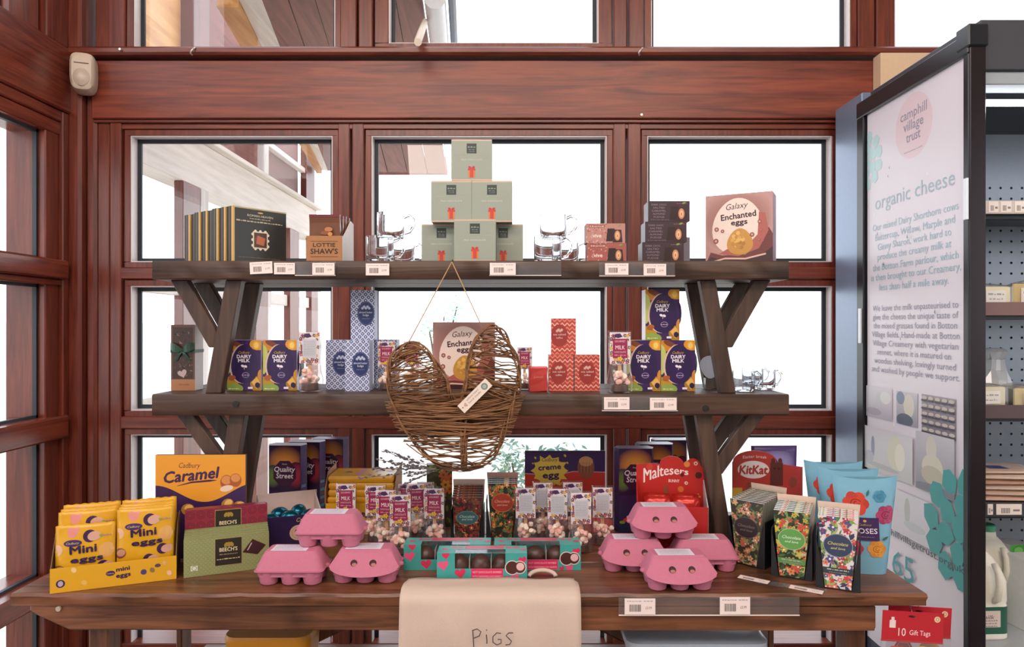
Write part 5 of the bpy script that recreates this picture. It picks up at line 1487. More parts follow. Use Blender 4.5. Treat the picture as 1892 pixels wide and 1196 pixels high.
# ------------------------------------------------------------ flat boxes of mint thins
o, rz, w = on_bench(334, 1070, 497, 1048)
w -= 0.006; o0 = o.copy(); rz = 0.395; o = o + Vector((0.003, 0, 0))
RZ3 = Matrix.Rotation(rz, 3, 'Z')
def thins_art(hh, base, dark, pat):
    def f():
        a = Art((-w / 2, 0, w / 2, hh)); a.rect(-w / 2, 0, w / 2, hh, base)
        rd = random.Random(3); a.hold = True; a.k += 1
        if pat:
            for i in range(20):
                for j in range(int(hh / 0.0095) + 1):
                    x, y = -w / 2 + (i + 0.5) * w / 20, (j + 0.5) * 0.0095
                    a.ring(x, y, 0.0036, 0.0036, 0.0009, dark, 8)
        else:
            for i in range(8):
                for j in range(5):
                    x, y = -w / 2 + (i + 0.5) * w / 8, (j + 0.5) * hh / 5
                    a.ring(x, y, 0.009, 0.009, 0.0014, dark, 12); a.ring(x, y, 0.005, 0.005, 0.0014, dark, 10)
        a.hold = False
        bx = w * 0.02
        a.rect(bx - w * 0.165, hh * (0.22 if pat else 0.36), bx + w * 0.155, hh * 0.96, '#b09a5c'); a.rect(bx - w * 0.160, hh * (0.225 if pat else 0.365), bx + w * 0.15, hh * 0.95, '#2c2620')
        top = 0.60 if pat else 0.68
        a.text("BEECH'S", bx - w * 0.005, hh * top, 0.0085, '#d8c9a4', fit=w * 0.21, bold=0.02)
        for q in (-1, 0, 1): a.ell(bx + q * 0.006, hh * (top + 0.18), 0.004, 0.006, '#a08038', q * 0.5, 10)
        a.squiggle(bx - w * 0.11, bx + w * 0.10, hh * (top - 0.09), 0.002, '#a49470', 2); a.squiggle(bx - w * 0.14, bx + w * 0.13, hh * 0.38, 0.0028, '#c8b890', 4)
        if pat:
            a.poly([(w * 0.18, hh * 0.52), (w * 0.30, hh * 0.86), (w * 0.46, hh * 0.66), (w * 0.36, hh * 0.42)], '#3a1c22'); a.line([(w * 0.24, hh * 0.56), (w * 0.29, hh * 0.76)], 0.0022, '#c9b9a8')
            a.rect(-w * 0.42, hh * 0.16, -w * 0.34, hh * 0.30, '#d8d8c4'); a.ring(-w * 0.38, hh * 0.23, 0.005, 0.005, 0.0014, '#8a9070', 10)
        return a
    return f
hg, hr = 0.084, 0.128
for k in range(7):
    red = k >= 5
    y = 0.0127 * k + (0.001 if red else 0)
    p = o + RZ3 @ Vector((0, y, 0.0022 * min(k, 4)))
    lab = ('green patterned box of mint thins, ' + ('frontmost with dark square mint', 'second from the front', 'third from the front', 'fourth from the front', 'rearmost green one')[k]) if not red else 'taller dark red box of mint thins behind the green ones, ' + ('nearer' if k == 5 else 'farther')
    t = thing('mint_thins_box', lab, 'box', p, rz, 'boxes of mint thins on the bench')
    hh = hr if red else hg
    link('carton', boxm(round(w * (0.97 if red else 1), 4), 0.0122, hh, mat('#7a2234' if red else '#8f9364', 0.3), 0.0006), t)
    art_part('front_print', t, ('thin', red), thins_art(hh, '#8a2a3e' if red else '#969a68', '#6a1c30' if red else '#7b8052', not red), ink(0.3))
# ------------------------------------------------------------ amber egg display carton
def wave_art(ww, hh):
    def f():
        a = Art((-ww / 2, 0, ww / 2, hh)); a.rect(-ww / 2, 0, ww / 2, hh, '#e0962a')
        a.poly([(-ww / 2, 0), (ww / 2, 0), (ww / 2, hh * 0.72)] + [(ww / 2 - ww * i / 24, hh * (0.62 + 0.085 * math.sin(2.2 + i / 24 * 5.6) + 0.02 * (1 - i / 24))) for i in range(25)] + [(-ww / 2, hh * 0.62)], '#36194c')
        a.text('Cadbury', -ww * 0.12, hh * 0.875, hh * 0.05, '#5a2a3a', shear=0.3, fit=ww * 0.24)
        a.text('Caramel', -ww * 0.09, hh * 0.755, hh * 0.105, '#3d1d48', shear=0.25, fit=ww * 0.62, rot=0.10, bold=0.03)
        a.line([(-ww * 0.26, hh * 0.70), (-ww * 0.1, hh * 0.735), (ww * 0.1, hh * 0.75), (ww * 0.18, hh * 0.755)], [0.001, 0.004, 0.005, 0.001], '#3d1d48')
        for x, y, r in ((0.29, 0.735, 0.07), (0.39, 0.755, 0.065)):
            a.ell(ww * x, hh * y, ww * r, hh * r, '#a5562a'); a.ell(ww * x, hh * (y + 0.02), ww * r * 0.8, hh * r * 0.6, '#d08a4a'); 
        a.ell(ww * 0.29, hh * 0.675, ww * 0.075, hh * 0.03, '#e6c8b0', 0.2)
        for x, y, rr in ((-0.42, 0.50, 0.4), (-0.14, 0.475, 0.2), (0.30, 0.52, 0.6), (0.44, 0.50, -0.2), (-0.30, 0.30, 0.1), (0.1, 0.36, 0.5)):
            a.ell(ww * x, hh * y, ww * 0.075, hh * 0.055, '#a8772c', rr, 12); a.ell(ww * (x + 0.01), hh * (y + 0.015), ww * 0.05, hh * 0.03, '#dfb560', rr, 10)
        return a
    return f
d0 = 1.729
ww = X(453, d0) - X(288, d0)
t = thing('egg_display_carton', 'tall orange and purple printed carton with wavy split, behind the mint thins', 'carton', (X(370.5, d0), d0, ZB), 0.02)
hh4 = round(Z(841, d0) - ZB, 3)
link('carton', boxm(round(ww, 4), 0.010, hh4, mat('#5a3a2a', 0.6), 0.0006), t)
art_part('front_print', t, ('caramel',), wave_art(ww, hh4), ink(0.4))

# ------------------------------------------------------------ purple tray with blue foil eggs
tw3 = 0.150
rz3 = math.radians(24)
o3 = Vector((-0.640, 1.80, ZB)) + Vector((math.cos(rz3), math.sin(rz3), 0)) * tw3 / 2
PUR = mat('#2a1844', 0.5, name='purple_board'); WIN = mat('#dcc4bc', 0.7, name='white_board_inside')
t = thing('egg_tray', 'open purple carton with white inside holding blue foil eggs', 'tray', o3, rz3)
fh3, bh3, dd3 = 0.078, 0.112, 0.13
link('front_panel', boxm(tw3, 0.002, fh3, PUR, 0.0004), t)
link('back_panel', MB().slab([(-tw3 / 2 - 0.006, 0), (tw3 / 2 + 0.006, 0), (tw3 / 2 + 0.006, bh3), (-tw3 / 2 - 0.006, bh3)], dd3 - 0.002, dd3).mesh('back_panel', WIN), t)
link('base', MB().box(-tw3 / 2, tw3 / 2, 0.002, dd3 - 0.002, 0, 0.002).mesh('base', WIN), t)
for sx in (-1, 1):
    x = sx * tw3 / 2
    pr = [(0.0, 0), (dd3, 0), (dd3, bh3), (0.0, fh3)]
    link('side_panel', MB().add([(x - 0.001, y, z) for y, z in pr] + [(x + 0.001, y, z) for y, z in pr], [(3, 2, 1, 0), (4, 5, 6, 7)] + [(i, (i + 1) % 4, (i + 1) % 4 + 4, i + 4) for i in range(4)]).mesh('side_panel', WIN), t)
def ptray():
    a = Art((-tw3 / 2, 0, tw3 / 2, fh3)); a.rect(-tw3 / 2, 0, tw3 / 2, fh3, '#2a1844')
    a.text('Cadbury', tw3 * 0.22, fh3 * 0.78, fh3 * 0.13, '#c8a868', shear=0.3, fit=tw3 * 0.3)
    a.ell(tw3 * 0.1, fh3 * 0.42, 0.022, 0.020, '#c9a98e'); a.ell(tw3 * 0.11, fh3 * 0.43, 0.011, 0.010, '#2a1844'); a.ring(tw3 * 0.1, fh3 * 0.42, 0.016, 0.015, 0.001, '#9a7458')
    a.text('OREO', tw3 * 0.34, fh3 * 0.36, fh3 * 0.15, '#d8d4e4', fit=tw3 * 0.22, bold=0.03)
    return a
art_part('front_print', t, ('ptray',), ptray, ink(0.4))
BLUEF = mat('#16667e', 0.25, 0.75, 0.5, 0.6, 60, name='blue_foil')
R3 = Matrix.Rotation(rz3, 3, 'Z')
for k, (x, y, z) in enumerate(((-0.050, 0.026, 0.064), (-0.001, 0.028, 0.066), (0.048, 0.026, 0.065), (-0.024, 0.075, 0.066), (0.026, 0.078, 0.068))):
    e = thing('foil_egg', 'blue foil egg in the purple carton, ' + ('front left', 'front middle', 'front right', 'back left', 'back right')[k], 'egg', o3 + R3 @ Vector((x, y, z)), MRND.uniform(0, 3), 'blue foil eggs in the purple carton')
    link('foil', cached(('fegg',), lambda: MB().lathe([(0.02 * math.sin(PI * i / 12) * (1 + 0.12 * math.cos(PI * i / 12)), -0.026 * math.cos(PI * i / 12)) for i in range(1, 12)], 16).mesh('foil', BLUEF, smooth='all')), e)
    e.rotation_euler = (PI / 2 - 0.2, 0.3 * k, 1.2 + 0.4 * k)
# eggs rest on a layer inside
link('card_insert', MB().box(-tw3 / 2 + 0.001, tw3 / 2 - 0.001, 0.003, dd3 - 0.003, 0.002, 0.042).mesh('card_insert', WIN), t)

# ------------------------------------------------------------ purple six-sided cartons with a glowing octagon
QW, QH, QD = 0.091, 0.232, 0.053
def qs_art():
    ww, hh = QW, QH
    a = Art((-ww / 2, 0, ww / 2, hh)); a.rect(-ww / 2, 0, ww / 2, hh, '#2c1538')
    a.glow(0, hh * 0.80, ww * 0.60, hh * 0.20, '#e8963a', '#4a1c44')
    a.glow(-ww * 0.38, hh * 0.62, ww * 0.3, hh * 0.14, '#6f8a3a', '#3a1a40'); a.glow(ww * 0.36, hh * 0.64, ww * 0.3, hh * 0.16, '#b8344a', '#4a1838')
    a.grad(-ww / 2, 0, ww / 2, hh * 0.44, '#24304e', '#3a1c48', 4)
    for i in range(9): a.hold = i > 0; a.ell(ww * (-0.4 + 0.1 * i), hh * (0.12 + 0.03 * (i % 3)), ww * 0.09, hh * 0.02, ('#7a9a3a', '#c8402e', '#d8a23a', '#3a6ab0', '#8a3a9a')[i % 5], 0.5 * i, 10)
    a.hold = False
    a.poly([(ww * 0.39 * math.cos(PI / 8 + PI / 4 * i), hh * 0.66 + hh * 0.165 * math.sin(PI / 8 + PI / 4 * i)) for i in range(8)], '#431738')
    a.text('Nestle', 0, hh * 0.765, hh * 0.018, '#e6d8e0', fit=ww * 0.16)
    a.text('Quality', 0, hh * 0.68, hh * 0.062, '#f0e4ea', fit=ww * 0.66, bold=0.015, shear=0.12); a.text('Street', 0, hh * 0.60, hh * 0.062, '#f0e4ea', fit=ww * 0.54, bold=0.015, shear=0.12)
    return a
def qs(label, px, d, rz):
    t = thing('assorted_sweets_carton', label, 'carton', (X(px, d), d, ZB), rz, 'purple cartons with octagon badge')
    def body():
        out = [(-QW / 2, 0), (QW / 2, 0), (QW / 2 + 0.010, QD * 0.5), (QW / 2, QD), (-QW / 2, QD), (-QW / 2 - 0.010, QD * 0.5)]
        return MB().loft([[(x, y, z) for x, y in out] for z in (0, QH)]).mesh('carton', mat('#3a1f50', 0.35), bevel=0.001)
    link('carton', cached(('qsb',), body), t)
    art_part('front_print', t, ('qs',), qs_art, ink(0.35))
    def sd():
        a = Art(T=lambda u, v, h: (QW / 2 + 0.010 * u / (QD * 0.5) + h, u, v)); a.rect(0.001, 0.002, QD * 0.5 - 0.001, QH - 0.002, '#4a2a62')
        a.hold = True; a.k += 1
        for i in range(9): a.rect(0.004, QH * (0.08 + 0.05 * i), QD * 0.4, QH * (0.115 + 0.05 * i), ('#5a8ab0', '#7a3a5a', '#3a9ab0', '#4a2a62')[i % 4])
        return a
    art_part('side_print', t, ('qss',), sd, ink(0.35))
qs('purple carton with glowing octagon, nearest of the three left of the yellow bar carton', 526, 2.0, -0.05)
qs('purple carton with glowing octagon, middle of the three left of the yellow bars', 562, 2.06, -0.05)
qs('purple carton with glowing octagon, farthest of three, by the window post', 606, 2.116, -0.05)
qs('purple carton with glowing octagon, nearest one left of the red bunny display', 1174, 1.95, 0.0)
qs('purple carton with glowing octagon, second one behind the red bunny display', 1212, 2.02, 0.0)
qs('purple carton with glowing octagon, third one behind the red bunny display', 1240, 2.095, 0.0)

# ------------------------------------------------------------ kraft carton of yellow bars
d0 = 1.93
kw, kd, kh = X(730, d0) - X(600, d0), 0.122, 0.158
kx = (X(730, d0) + X(600, d0)) / 2
t = thing('bar_carton', 'brown carton full of flat yellow bars with pink stripe', 'carton', (kx, d0, ZB), 0)
for nm, bx in (('front_panel', (-kw / 2, kw / 2, 0, 0.002, 0, 0.085)), ('back_panel', (-kw / 2, kw / 2, kd - 0.002, kd, 0, kh)), ('base', (-kw / 2, kw / 2, 0.002, kd - 0.002, 0, 0.002))):
    link(nm, MB().box(*bx).mesh(nm, mat(YEL, 0.5) if nm == 'front_panel' else KRAFT), t)
for sx in (-1, 1):
    x = sx * (kw / 2 - 0.001)
    pr = [(0.0, 0), (kd, 0), (kd, kh + 0.016), (0.03, kh + 0.008), (0.0, 0.12)]
    link('side_panel', MB().add([(x - 0.001, y, z) for y, z in pr] + [(x + 0.001, y, z) for y, z in pr], [(4, 3, 2, 1, 0), (5, 6, 7, 8, 9)] + [(i, (i + 1) % 5, (i + 1) % 5 + 5, i + 5) for i in range(5)]).mesh('side_panel', KRAFT), t)
a = Art(); a.text('mini eggs', 0, 0.05, 0.016, '#3a1f4a', fit=kw * 0.45, bold=0.03); a.ell(-kw * 0.3, 0.03, 0.012, 0.008, '#c08a70'); a.ell(kw * 0.3, 0.06, 0.012, 0.008, '#c08a70'); a.build('front_print', t, ink(0.4), (0, -0.0004, 0))
nb = 8
for k in range(nb):
    zz = 0.004 + 0.0194 * k
    p = Vector((kx + MRND.uniform(-0.002, 0.002), d0 + 0.005 + 0.001 * (k % 2), ZB + zz))
    q = thing('yellow_bar', 'flat yellow chocolate bar in the brown carton, ' + ('lowest', 'second from the bottom', 'third from the bottom', 'fourth from the bottom', 'fourth from the top', 'third from the top', 'second from the top', 'topmost with pink stripe')[k], 'bar', p, MRND.uniform(-0.006, 0.006), 'flat yellow bars in the brown carton')
    bwid = kw - 0.012
    def yb_():
        rr = []
        for z, e in ((0, 0.006), (0.006, 0.0), (0.013, 0.0), (0.0185, 0.005)):
            rr.append([(x, y, z) for x, y, _ in rrect(bwid - e, 0.108 - e, 0.004, 0, 3, 0, 0.056)])
        return MB().loft(rr).mesh('wrapper', mat('#d99a1e', 0.3, name='yellow_wrapper'), smooth=True)
    link('wrapper', cached(('ybar',), yb_), q)
    def yt_():
        a = Art(T=top_T(0.0185)); a.rect(-0.018, 0.006, 0.0, 0.106, '#c98a92'); a.ell(-bwid * 0.25, 0.05, 0.012, 0.016, '#3a1f3a', n=14); a.rect(-bwid * 0.34, 0.03, -bwid * 0.16, 0.05, '#d99a1e'); a.ell(bwid * 0.18, 0.06, 0.004, 0.006, '#3a1f3a', n=10)
        a.text('mini eggs', bwid * 0.3, 0.07, 0.018, '#3a1f4a', fit=0.05, bold=0.03)
        return a
    art_part('top_print', q, ('ybart',), yt_, ink(0.3))

# ------------------------------------------------------------ pink pulp egg cartons
PINK = mat('#bb6c83', 0.85, var=0.06, bump=0.35, scale=160, name='pink_pulp')
CW, CD, CZ = 0.154, 0.092, 0.032
def carton_base():
    mb = MB()
    for i in (-1, 0, 1):
        for j in (-1, 1):
            cx, cy = i * 0.0485, CD / 2 + j * 0.0205
            mb.lathe([(0.013, 0.003), (0.0165, 0.0), (0.019, 0.002), (0.0225, 0.018), (0.0245, CZ)], 18, cx, cy)
    mb.loft([rrect(CW - 0.012, CD - 0.010, 0.014, z, 5, 0, CD / 2) for z in (0.019, CZ - 0.001)])
    for z0, z1, e in ((CZ - 0.002, CZ + 0.0012, 0.0),):
        mb.loft([rrect(CW - 0.003, CD, 0.012, z0, 5, 0, CD / 2), rrect(CW, CD + 0.002, 0.012, z0 + 0.0015, 5, 0, CD / 2), rrect(CW - 0.001, CD + 0.001, 0.012, z1, 5, 0, CD / 2)])
    for sx in (-1, 1):     # locking ears at the ends
        mb.lathe([(0.005, CZ - 0.004), (0.0075, CZ - 0.001), (0.007, CZ + 0.003), (0.004, CZ + 0.005)], 12, sx * (CW / 2 - 0.002), CD / 2)
    return mb.mesh('tray', PINK, smooth=True)
LT, LB = CZ + 0.0395, CZ + 0.0014
def lid_hinge():
    mb = MB()
    mb.loft([rrect(CW - 0.004, CD - 0.002, 0.016, LB, 6, 0, CD / 2), rrect(CW - 0.008, CD - 0.006, 0.016, LB + 0.004, 6, 0, CD / 2), rrect(CW * 0.83, CD * 0.72, 0.014, LB + 0.026, 6, 0, CD / 2), rrect(CW * 0.76, CD * 0.60, 0.012, LT - 0.003, 6, 0, CD / 2), rrect(CW * 0.72, CD * 0.55, 0.010, LT, 6, 0, CD / 2)])
    return mb.mesh('lid', PINK, smooth=True)
def flap():
    """front of the lid: a curved apron with two holes"""
    def prof(v):            # v 0 at the top edge .. 1 at the hem: y, z, half width
        return (0.0150 - 0.030 * v, LT - 0.004 - 0.046 * v)
    n = 24
    def hw(v): return CW * (0.375 + 0.135 * min(1, v * 1.5))
    def hem(s): return 0.64 + 0.36 * math.sqrt(max(0, 1 - abs(s) ** 2.2))
    outer = []
    top = [(-1 + 2 * i / 12, 0.0) for i in range(13)]
    pts = []
    for s, v in top: pts.append((s * hw(0), v))
    for i in range(1, 10):
        v = 0.64 * i / 10; pts.append((hw(v), v))
    for i in range(n + 1):
        s = 1 - 2 * i / n; v = hem(s); pts.append((s * hw(0.64), v))
    for i in range(9, 0, -1):
        v = 0.64 * i / 10; pts.append((-hw(v), v))
    holes = [[(cx + 0.0080 * math.cos(2 * PI * i / 14), 0.44 + 0.0074 / 0.052 * math.sin(2 * PI * i / 14)) for i in range(14)] for cx in (-0.021, 0.021)]
    loops = [pts] + holes
    flat = [p for l in loops for p in l]
    tri = tessellate_polygon([[Vector((p[0], -p[1], 0)) for p in l] for l in loops])
    bm = bmesh.new()
    vs = [bm.verts.new((p[0], 0, p[1])) for p in flat]
    for a, b, c in tri:
        try: bm.faces.new((vs[a], vs[b], vs[c]))
        except ValueError: pass
    for _ in range(3):
        es = [e for e in bm.edges if math.hypot(e.verts[0].co.x - e.verts[1].co.x, (e.verts[0].co.z - e.verts[1].co.z) * 0.052) > 0.012]
        if es: bmesh.ops.subdivide_edges(bm, edges=es, cuts=1); bmesh.ops.triangulate(bm, faces=bm.faces[:])
    for v in bm.verts:
        x, t = v.co.x, v.co.z
        y, z = prof(t)
        y += 0.011 * (abs(x) / (CW / 2)) ** 2.5
        v.co = (x, y, z)
    bm.normal_update()
    for f in bm.faces:
        if f.normal.y > 0: f.normal_flip()
    bmesh.ops.solidify(bm, geom=bm.faces[:], thickness=0.0016)
    me = bpy.data.meshes.new('lid_flap'); bm.to_mesh(me); bm.free(); me.materials.append(PINK); return me
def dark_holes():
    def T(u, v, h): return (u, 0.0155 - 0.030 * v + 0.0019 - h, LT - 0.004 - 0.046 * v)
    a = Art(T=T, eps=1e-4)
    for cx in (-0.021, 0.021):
        a.ell(cx, 0.44, 0.0078, 0.140, '#3a2022', n=16); a.ell(cx + 0.001, 0.51, 0.0056, 0.07, '#a86a62', n=12)  # dark disc painted as the shade inside each hole
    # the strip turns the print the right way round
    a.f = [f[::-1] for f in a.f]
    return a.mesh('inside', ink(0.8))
def lid_label():
    a = Art(T=lambda u, v, h: (u, v, LT + h), eps=1.5e-4); a.rect(-CW * 0.30, CD * 0.26, CW * 0.22, CD * 0.74, '#dcd4e0')
    for i in range(5): a.squiggle(-CW * 0.26, CW * 0.16, CD * (0.34 + 0.075 * i), 0.0022, '#a69cb0', i)
    return a
CARTON_FRONT = 0.013        # the apron hangs this far before the rim
def egg_carton6(label, px, d, z, holes, rz=0.0):
    t = thing('egg_carton', label, 'egg carton', (X(px, d), d, z), rz, 'pink egg cartons')
    link('tray', cached(('ecb',), carton_base), t)
    ld_ = link('lid', cached(('ecl',), lid_hinge), t)
    if holes: ld_.location.y = 0.0055; ld_.scale.y = 0.94
    if holes:
        link('lid_flap', cached(('ecf',), flap), t)
        link('hole_shade_print', cached(('ech',), dark_holes), t)
    me = cached(('eclab',), lambda: lid_label().mesh('paper_label', ink(0.6)))
    tag(link('paper_label', me, t), 'white paper label')
    return t
egg_carton6('pink egg carton at the lower left of the left trio, hinge side forward', 531, 1.540, ZB, False, 0.0)
egg_carton6('pink egg carton at the lower right of the left trio, two holes facing out', 671, 1.552, ZB, True, 0.0)
egg_carton6('pink egg carton on top of the left trio', 604, 1.578, ZB + LT + 0.0005, False, 0.0)
egg_carton6('pink egg carton nearest the bench edge in the right group', 1261, 1.509, ZB, True, 0.02)
egg_carton6('pink egg carton at the left of the right group, partly hidden', 1175, 1.624, ZB, True, 0.0)
egg_carton6('pink egg carton at the right of the right group, hinge side forward', 1308, 1.624, ZB, False, 0.0)
egg_carton6('pink egg carton on top of the right group, before the red display', 1229, 1.64, ZB + LT + 0.0005, True, 0.0)

# ------------------------------------------------------------ cellophane bags on the bench
GL = 'cellophane marshmallow bags with crimson cards on the bench'; GR = 'cellophane marshmallow bags with grey cards on the bench'
for px, d, lab, rz in ((640, 1.885, 'cellophane bag with crimson card right above the top left pink carton', 0), (694, 1.865, 'cellophane bag with crimson card, second of the crimson bags from the left', 0.1), (714, 1.815, 'cellophane bag with crimson card between its lower neighbours, tall middle one', -0.05),
                      (740, 1.765, 'cellophane bag with crimson card, nearest of the crimson group', 0.05), (752, 1.95, 'cellophane bag with crimson card at the back, behind the nearest crimson one', 0), (770, 1.89, 'cellophane bag with crimson card just right of the nearest crimson one', 0.1),
                      (787, 1.97, 'cellophane bag with crimson card at the back right of the crimson group', 0), (803, 1.835, 'cellophane bag with crimson card next to the red floral bars', -0.08)):
    cello_bag(lab, px, d, ZB, 0, rz, GL, 12, 0.97 if d < 1.93 else 0.88)
for px, d, lab, rz in ((947, 1.965, 'cellophane bag with grey card at the back, beside the orange floral bars', 0), (971, 1.84, 'cellophane bag with grey card at the left front of the grey group', 0.05), (1003, 1.90, 'cellophane bag with grey card at the back, second from the left', 0),
                      (1030, 1.83, 'cellophane bag with grey card in the middle front of the grey group', -0.05), (1058, 1.905, 'cellophane bag with grey card at the back right of the grey group', 0), (1073, 1.785, 'cellophane bag with grey card, nearest of the grey group', 0.05), (1113, 1.845, 'cellophane bag with grey card at the far right, by the purple carton', -0.05)):
    cello_bag(lab, px, d, ZB, 1, rz, GR, 12, 0.97 if d < 1.93 else 0.80)

# ------------------------------------------------------------ floral chocolate bars in black stands
def floral_art(wt, wb, h, base, leafs, blooms, oval, ot, band, seed, ov_y=0.60):
    def f():
        a = Art([(-wb / 2, 0), (wb / 2, 0), (wt / 2, h), (-wt / 2, h)], eps=4e-5)
        a.rect(-wt / 2, 0, wt / 2, h, base)
        rd = random.Random(seed); a.hold = True
        for lay in range(3):
            a.k += 1
            for i in range(70):
                x, y = rd.uniform(-wt / 2, wt / 2), rd.uniform(0, h)
                if rd.random() < 0.62: a.leaf(x, y, rd.uniform(0.009, 0.020), rd.choice(leafs), rd.uniform(0, 6.3), rd.uniform(0.2, 0.45))
                else: a.flower(x, y, rd.uniform(0.004, 0.009), rd.choice(blooms), rd.choice(('#d8b048', '#f0e0d0', '#b8442e')), 5, rd.uniform(0, 3))
        a.hold = False
        a.ell(0, h * ov_y, wt * 0.37, h * 0.165, ot[1], n=30); a.ell(0, h * ov_y, wt * 0.35, h * 0.155, oval, n=30)
        a.text('Chocolate', 0, h * (ov_y + 0.005), 0.0070, ot[0], shear=0.3, fit=wt * 0.50); a.text('and love', 0, h * (ov_y - 0.055), 0.0055, ot[0], shear=0.3, fit=wt * 0.36)
        if band:
            a.poly([(-wt * 0.36, h * 0.20), (wt * 0.36, h * 0.20), (wt * 0.38, h * 0.285), (-wt * 0.38, h * 0.285)], band); a.squiggle(-wt * 0.27, wt * 0.27, h * 0.25, 0.003, '#a8a89c', 2); a.squiggle(-wt * 0.22, wt * 0.22, h * 0.215, 0.002, '#8c8c84', 3)
        return a
    return f
BLK = mat('#17171b', 0.5, name='black_card')
def floral_stack(label, o, rz, wt, wb, h, n, key, artf, back, top, names, th=0.0125, rise=0.004, first=0.0):
    st = thing('bar_stand', 'black card stand holding ' + label, 'stand', o, rz)
    dep = n * th + 0.012
    ext = 0.007
    sb = MB().slab([(-wb / 2 - 0.006, 0), (wb / 2 + 0.006, 0), (wt / 2 + 0.004, h + n * rise + 0.012), (-wt / 2 - 0.004, h + n * rise + 0.012)], dep, dep + 0.002)
    link('back_panel', sb.mesh('back_panel', mat(back, 0.6)), st)
    zz = h * 0.62
    xo = wt / 2 + 0.004
    xt = wb / 2 + (wt - wb) / 2 * 0.62 + 0.002
    for sx in (-1, 1):
        pr = [(wb / 2 + 0.0015, 0), (xo, 0), (xo, zz * 1.18), (xt + 0.004, zz)]
        pr = [(sx * x, z) for x, z in pr][::sx]
        q = MB().slab(pr, 0.001, 0.003)
        q.box(min(sx * xo, sx * (xo - 0.002)), max(sx * xo, sx * (xo - 0.002)), 0.003, dep, 0, zz * 1.18)
        link('side_wing', q.mesh('side_wing', BLK), st)
    link('base', MB().box(-wb / 2 - 0.006, wb / 2 + 0.006, 0.0, dep, 0.0, 0.002).mesh('base', BLK), st)
    R = Matrix.Rotation(rz, 3, 'Z')
    for k in range(n):
        p = o + R @ Vector((0, 0.002 + th * k, 0.0025 + rise * k))
        t = thing('floral_bar', names + ' in its stand, ' + ORD[k] if k < n - 1 else names + ' at the very back of its stand', 'bar', p, rz, names + 's')
        link('carton', cached(('flb', key), lambda: MB().slab([(-wb / 2, 0), (wb / 2, 0), (wt / 2, h), (-wt / 2, h)], 0, th - 0.001).mesh('carton', mat(top, 0.4), bevel=0.0006)), t)
        art_part('front_print', t, ('fla', key), artf, ink(0.35))
        def tp():
            a = Art(T=top_T(h)); rd = random.Random(5)
            a.rect(-wt / 2 + 0.001, 0.001, wt / 2 - 0.001, th - 0.002, top); a.hold = True; a.k += 1
            for i in range(12): x = -wt / 2 + wt * (i + 0.5) / 12; a.rect(x - wt * 0.02, 0.001, x + wt * 0.02, th - 0.002, rd.choice(key_cols[key]))
            return a
        art_part('top_print', t, ('flt', key), tp, ink(0.35))
ORD = ('frontmost', 'second from the front', 'third from the front', 'fourth from the front', 'fifth from the front', 'sixth from the front', 'seventh from the front', 'eighth from the front', 'ninth from the front')
key_cols = {'red': ('#b8503a', '#d88a4a', '#4a6a4a', '#8a2a34', '#d8c8a0'), 'orange': ('#a8b8c0', '#8a98a8', '#c8ccd0', '#6a7a6a'), 'dark': ('#8a9484', '#b8a898', '#5a6a52', '#a8544a'),
            'green': ('#c8ccc8', '#9aa89a', '#d8d8d4', '#b85a48'), 'white': ('#e8e0dc', '#c86a5a', '#7a9a4a', '#d8c8c8')}
floral_stack('dark red floral chocolate bars', Vector((X(863, 1.87), 1.87, ZB)), 0.0, 0.080, 0.062, 0.113, 6, 'red',
             floral_art(0.080, 0.062, 0.113, '#5a2226', ('#3e4a34', '#7a3a2a', '#8a4a34', '#2a2a26'), ('#b0402e', '#c8643a', '#8a2a2a'), '#3f6a6a', ('#cfd8d4', '#7a8a84'), None, 3, 0.52), '#d8bfae', '#7a4a3a', 'dark red floral chocolate bar', rise=0.0035)
floral_stack('orange floral chocolate bars', Vector((X(928, 1.87), 1.87, ZB)), 0.0, 0.078, 0.050, 0.150, 4, 'orange',
             floral_art(0.078, 0.050, 0.150, '#2c2c22', ('#4a5a3a', '#6a7a4a', '#2f4034'), ('#c8702e', '#d8924a', '#b04a2a'), '#a83a2a', ('#e0b89a', '#c86a4a'), None, 4, 0.66), '#b88a7a', '#a8b0ba', 'orange floral chocolate bar', rise=0.002)
floral_stack('tan floral chocolate bars', Vector((X(1377, 1.685), 1.680, ZB)), math.radians(-44), 0.084, 0.050, 0.150, 9, 'dark',
             floral_art(0.084, 0.050, 0.150, '#3a3428', ('#4a5a3e', '#6a7448', '#2f3a2e', '#7a8a52'), ('#b8846a', '#c89a7a', '#a85a44', '#9a6a54'), '#2a2024', ('#7a6a64', '#5a4a44'), None, 5, 0.58), '#c8b0a0', '#8a8a7c', 'tan floral chocolate bar', rise=0.001)
floral_stack('green floral chocolate bars', Vector((X(1463, 1.59), 1.592, ZB)), math.radians(-28), 0.079, 0.052, 0.148, 7, 'green',
             floral_art(0.079, 0.052, 0.148, '#26301f', ('#4f6a3a', '#7a8f55', '#39482c', '#b8b890'), ('#c8543e', '#d88a5a', '#b8b04a'), '#5f9a4e', ('#e8f0dc', '#a8c08a'), '#5a8a48', 6, 0.58), '#d8bca8', '#c4c8c6', 'green floral chocolate bar', rise=0.001)
floral_stack('white floral chocolate bars', Vector((X(1545, 1.53), 1.522, ZB)), math.radians(-26), 0.080, 0.052, 0.155, 5, 'white',
             floral_art(0.080, 0.052, 0.155, '#d9d0d0', ('#7d9a4a', '#5a7a3e', '#a0b060', '#3a3a58'), ('#c84a44', '#d87a6a', '#a83a4a', '#50508a'), '#36425a', ('#d8c878', '#8a90a0'), '#2f3c44', 7, 0.60), '#d0b8a8', '#e0d6d2', 'white floral chocolate bar', rise=0.001)
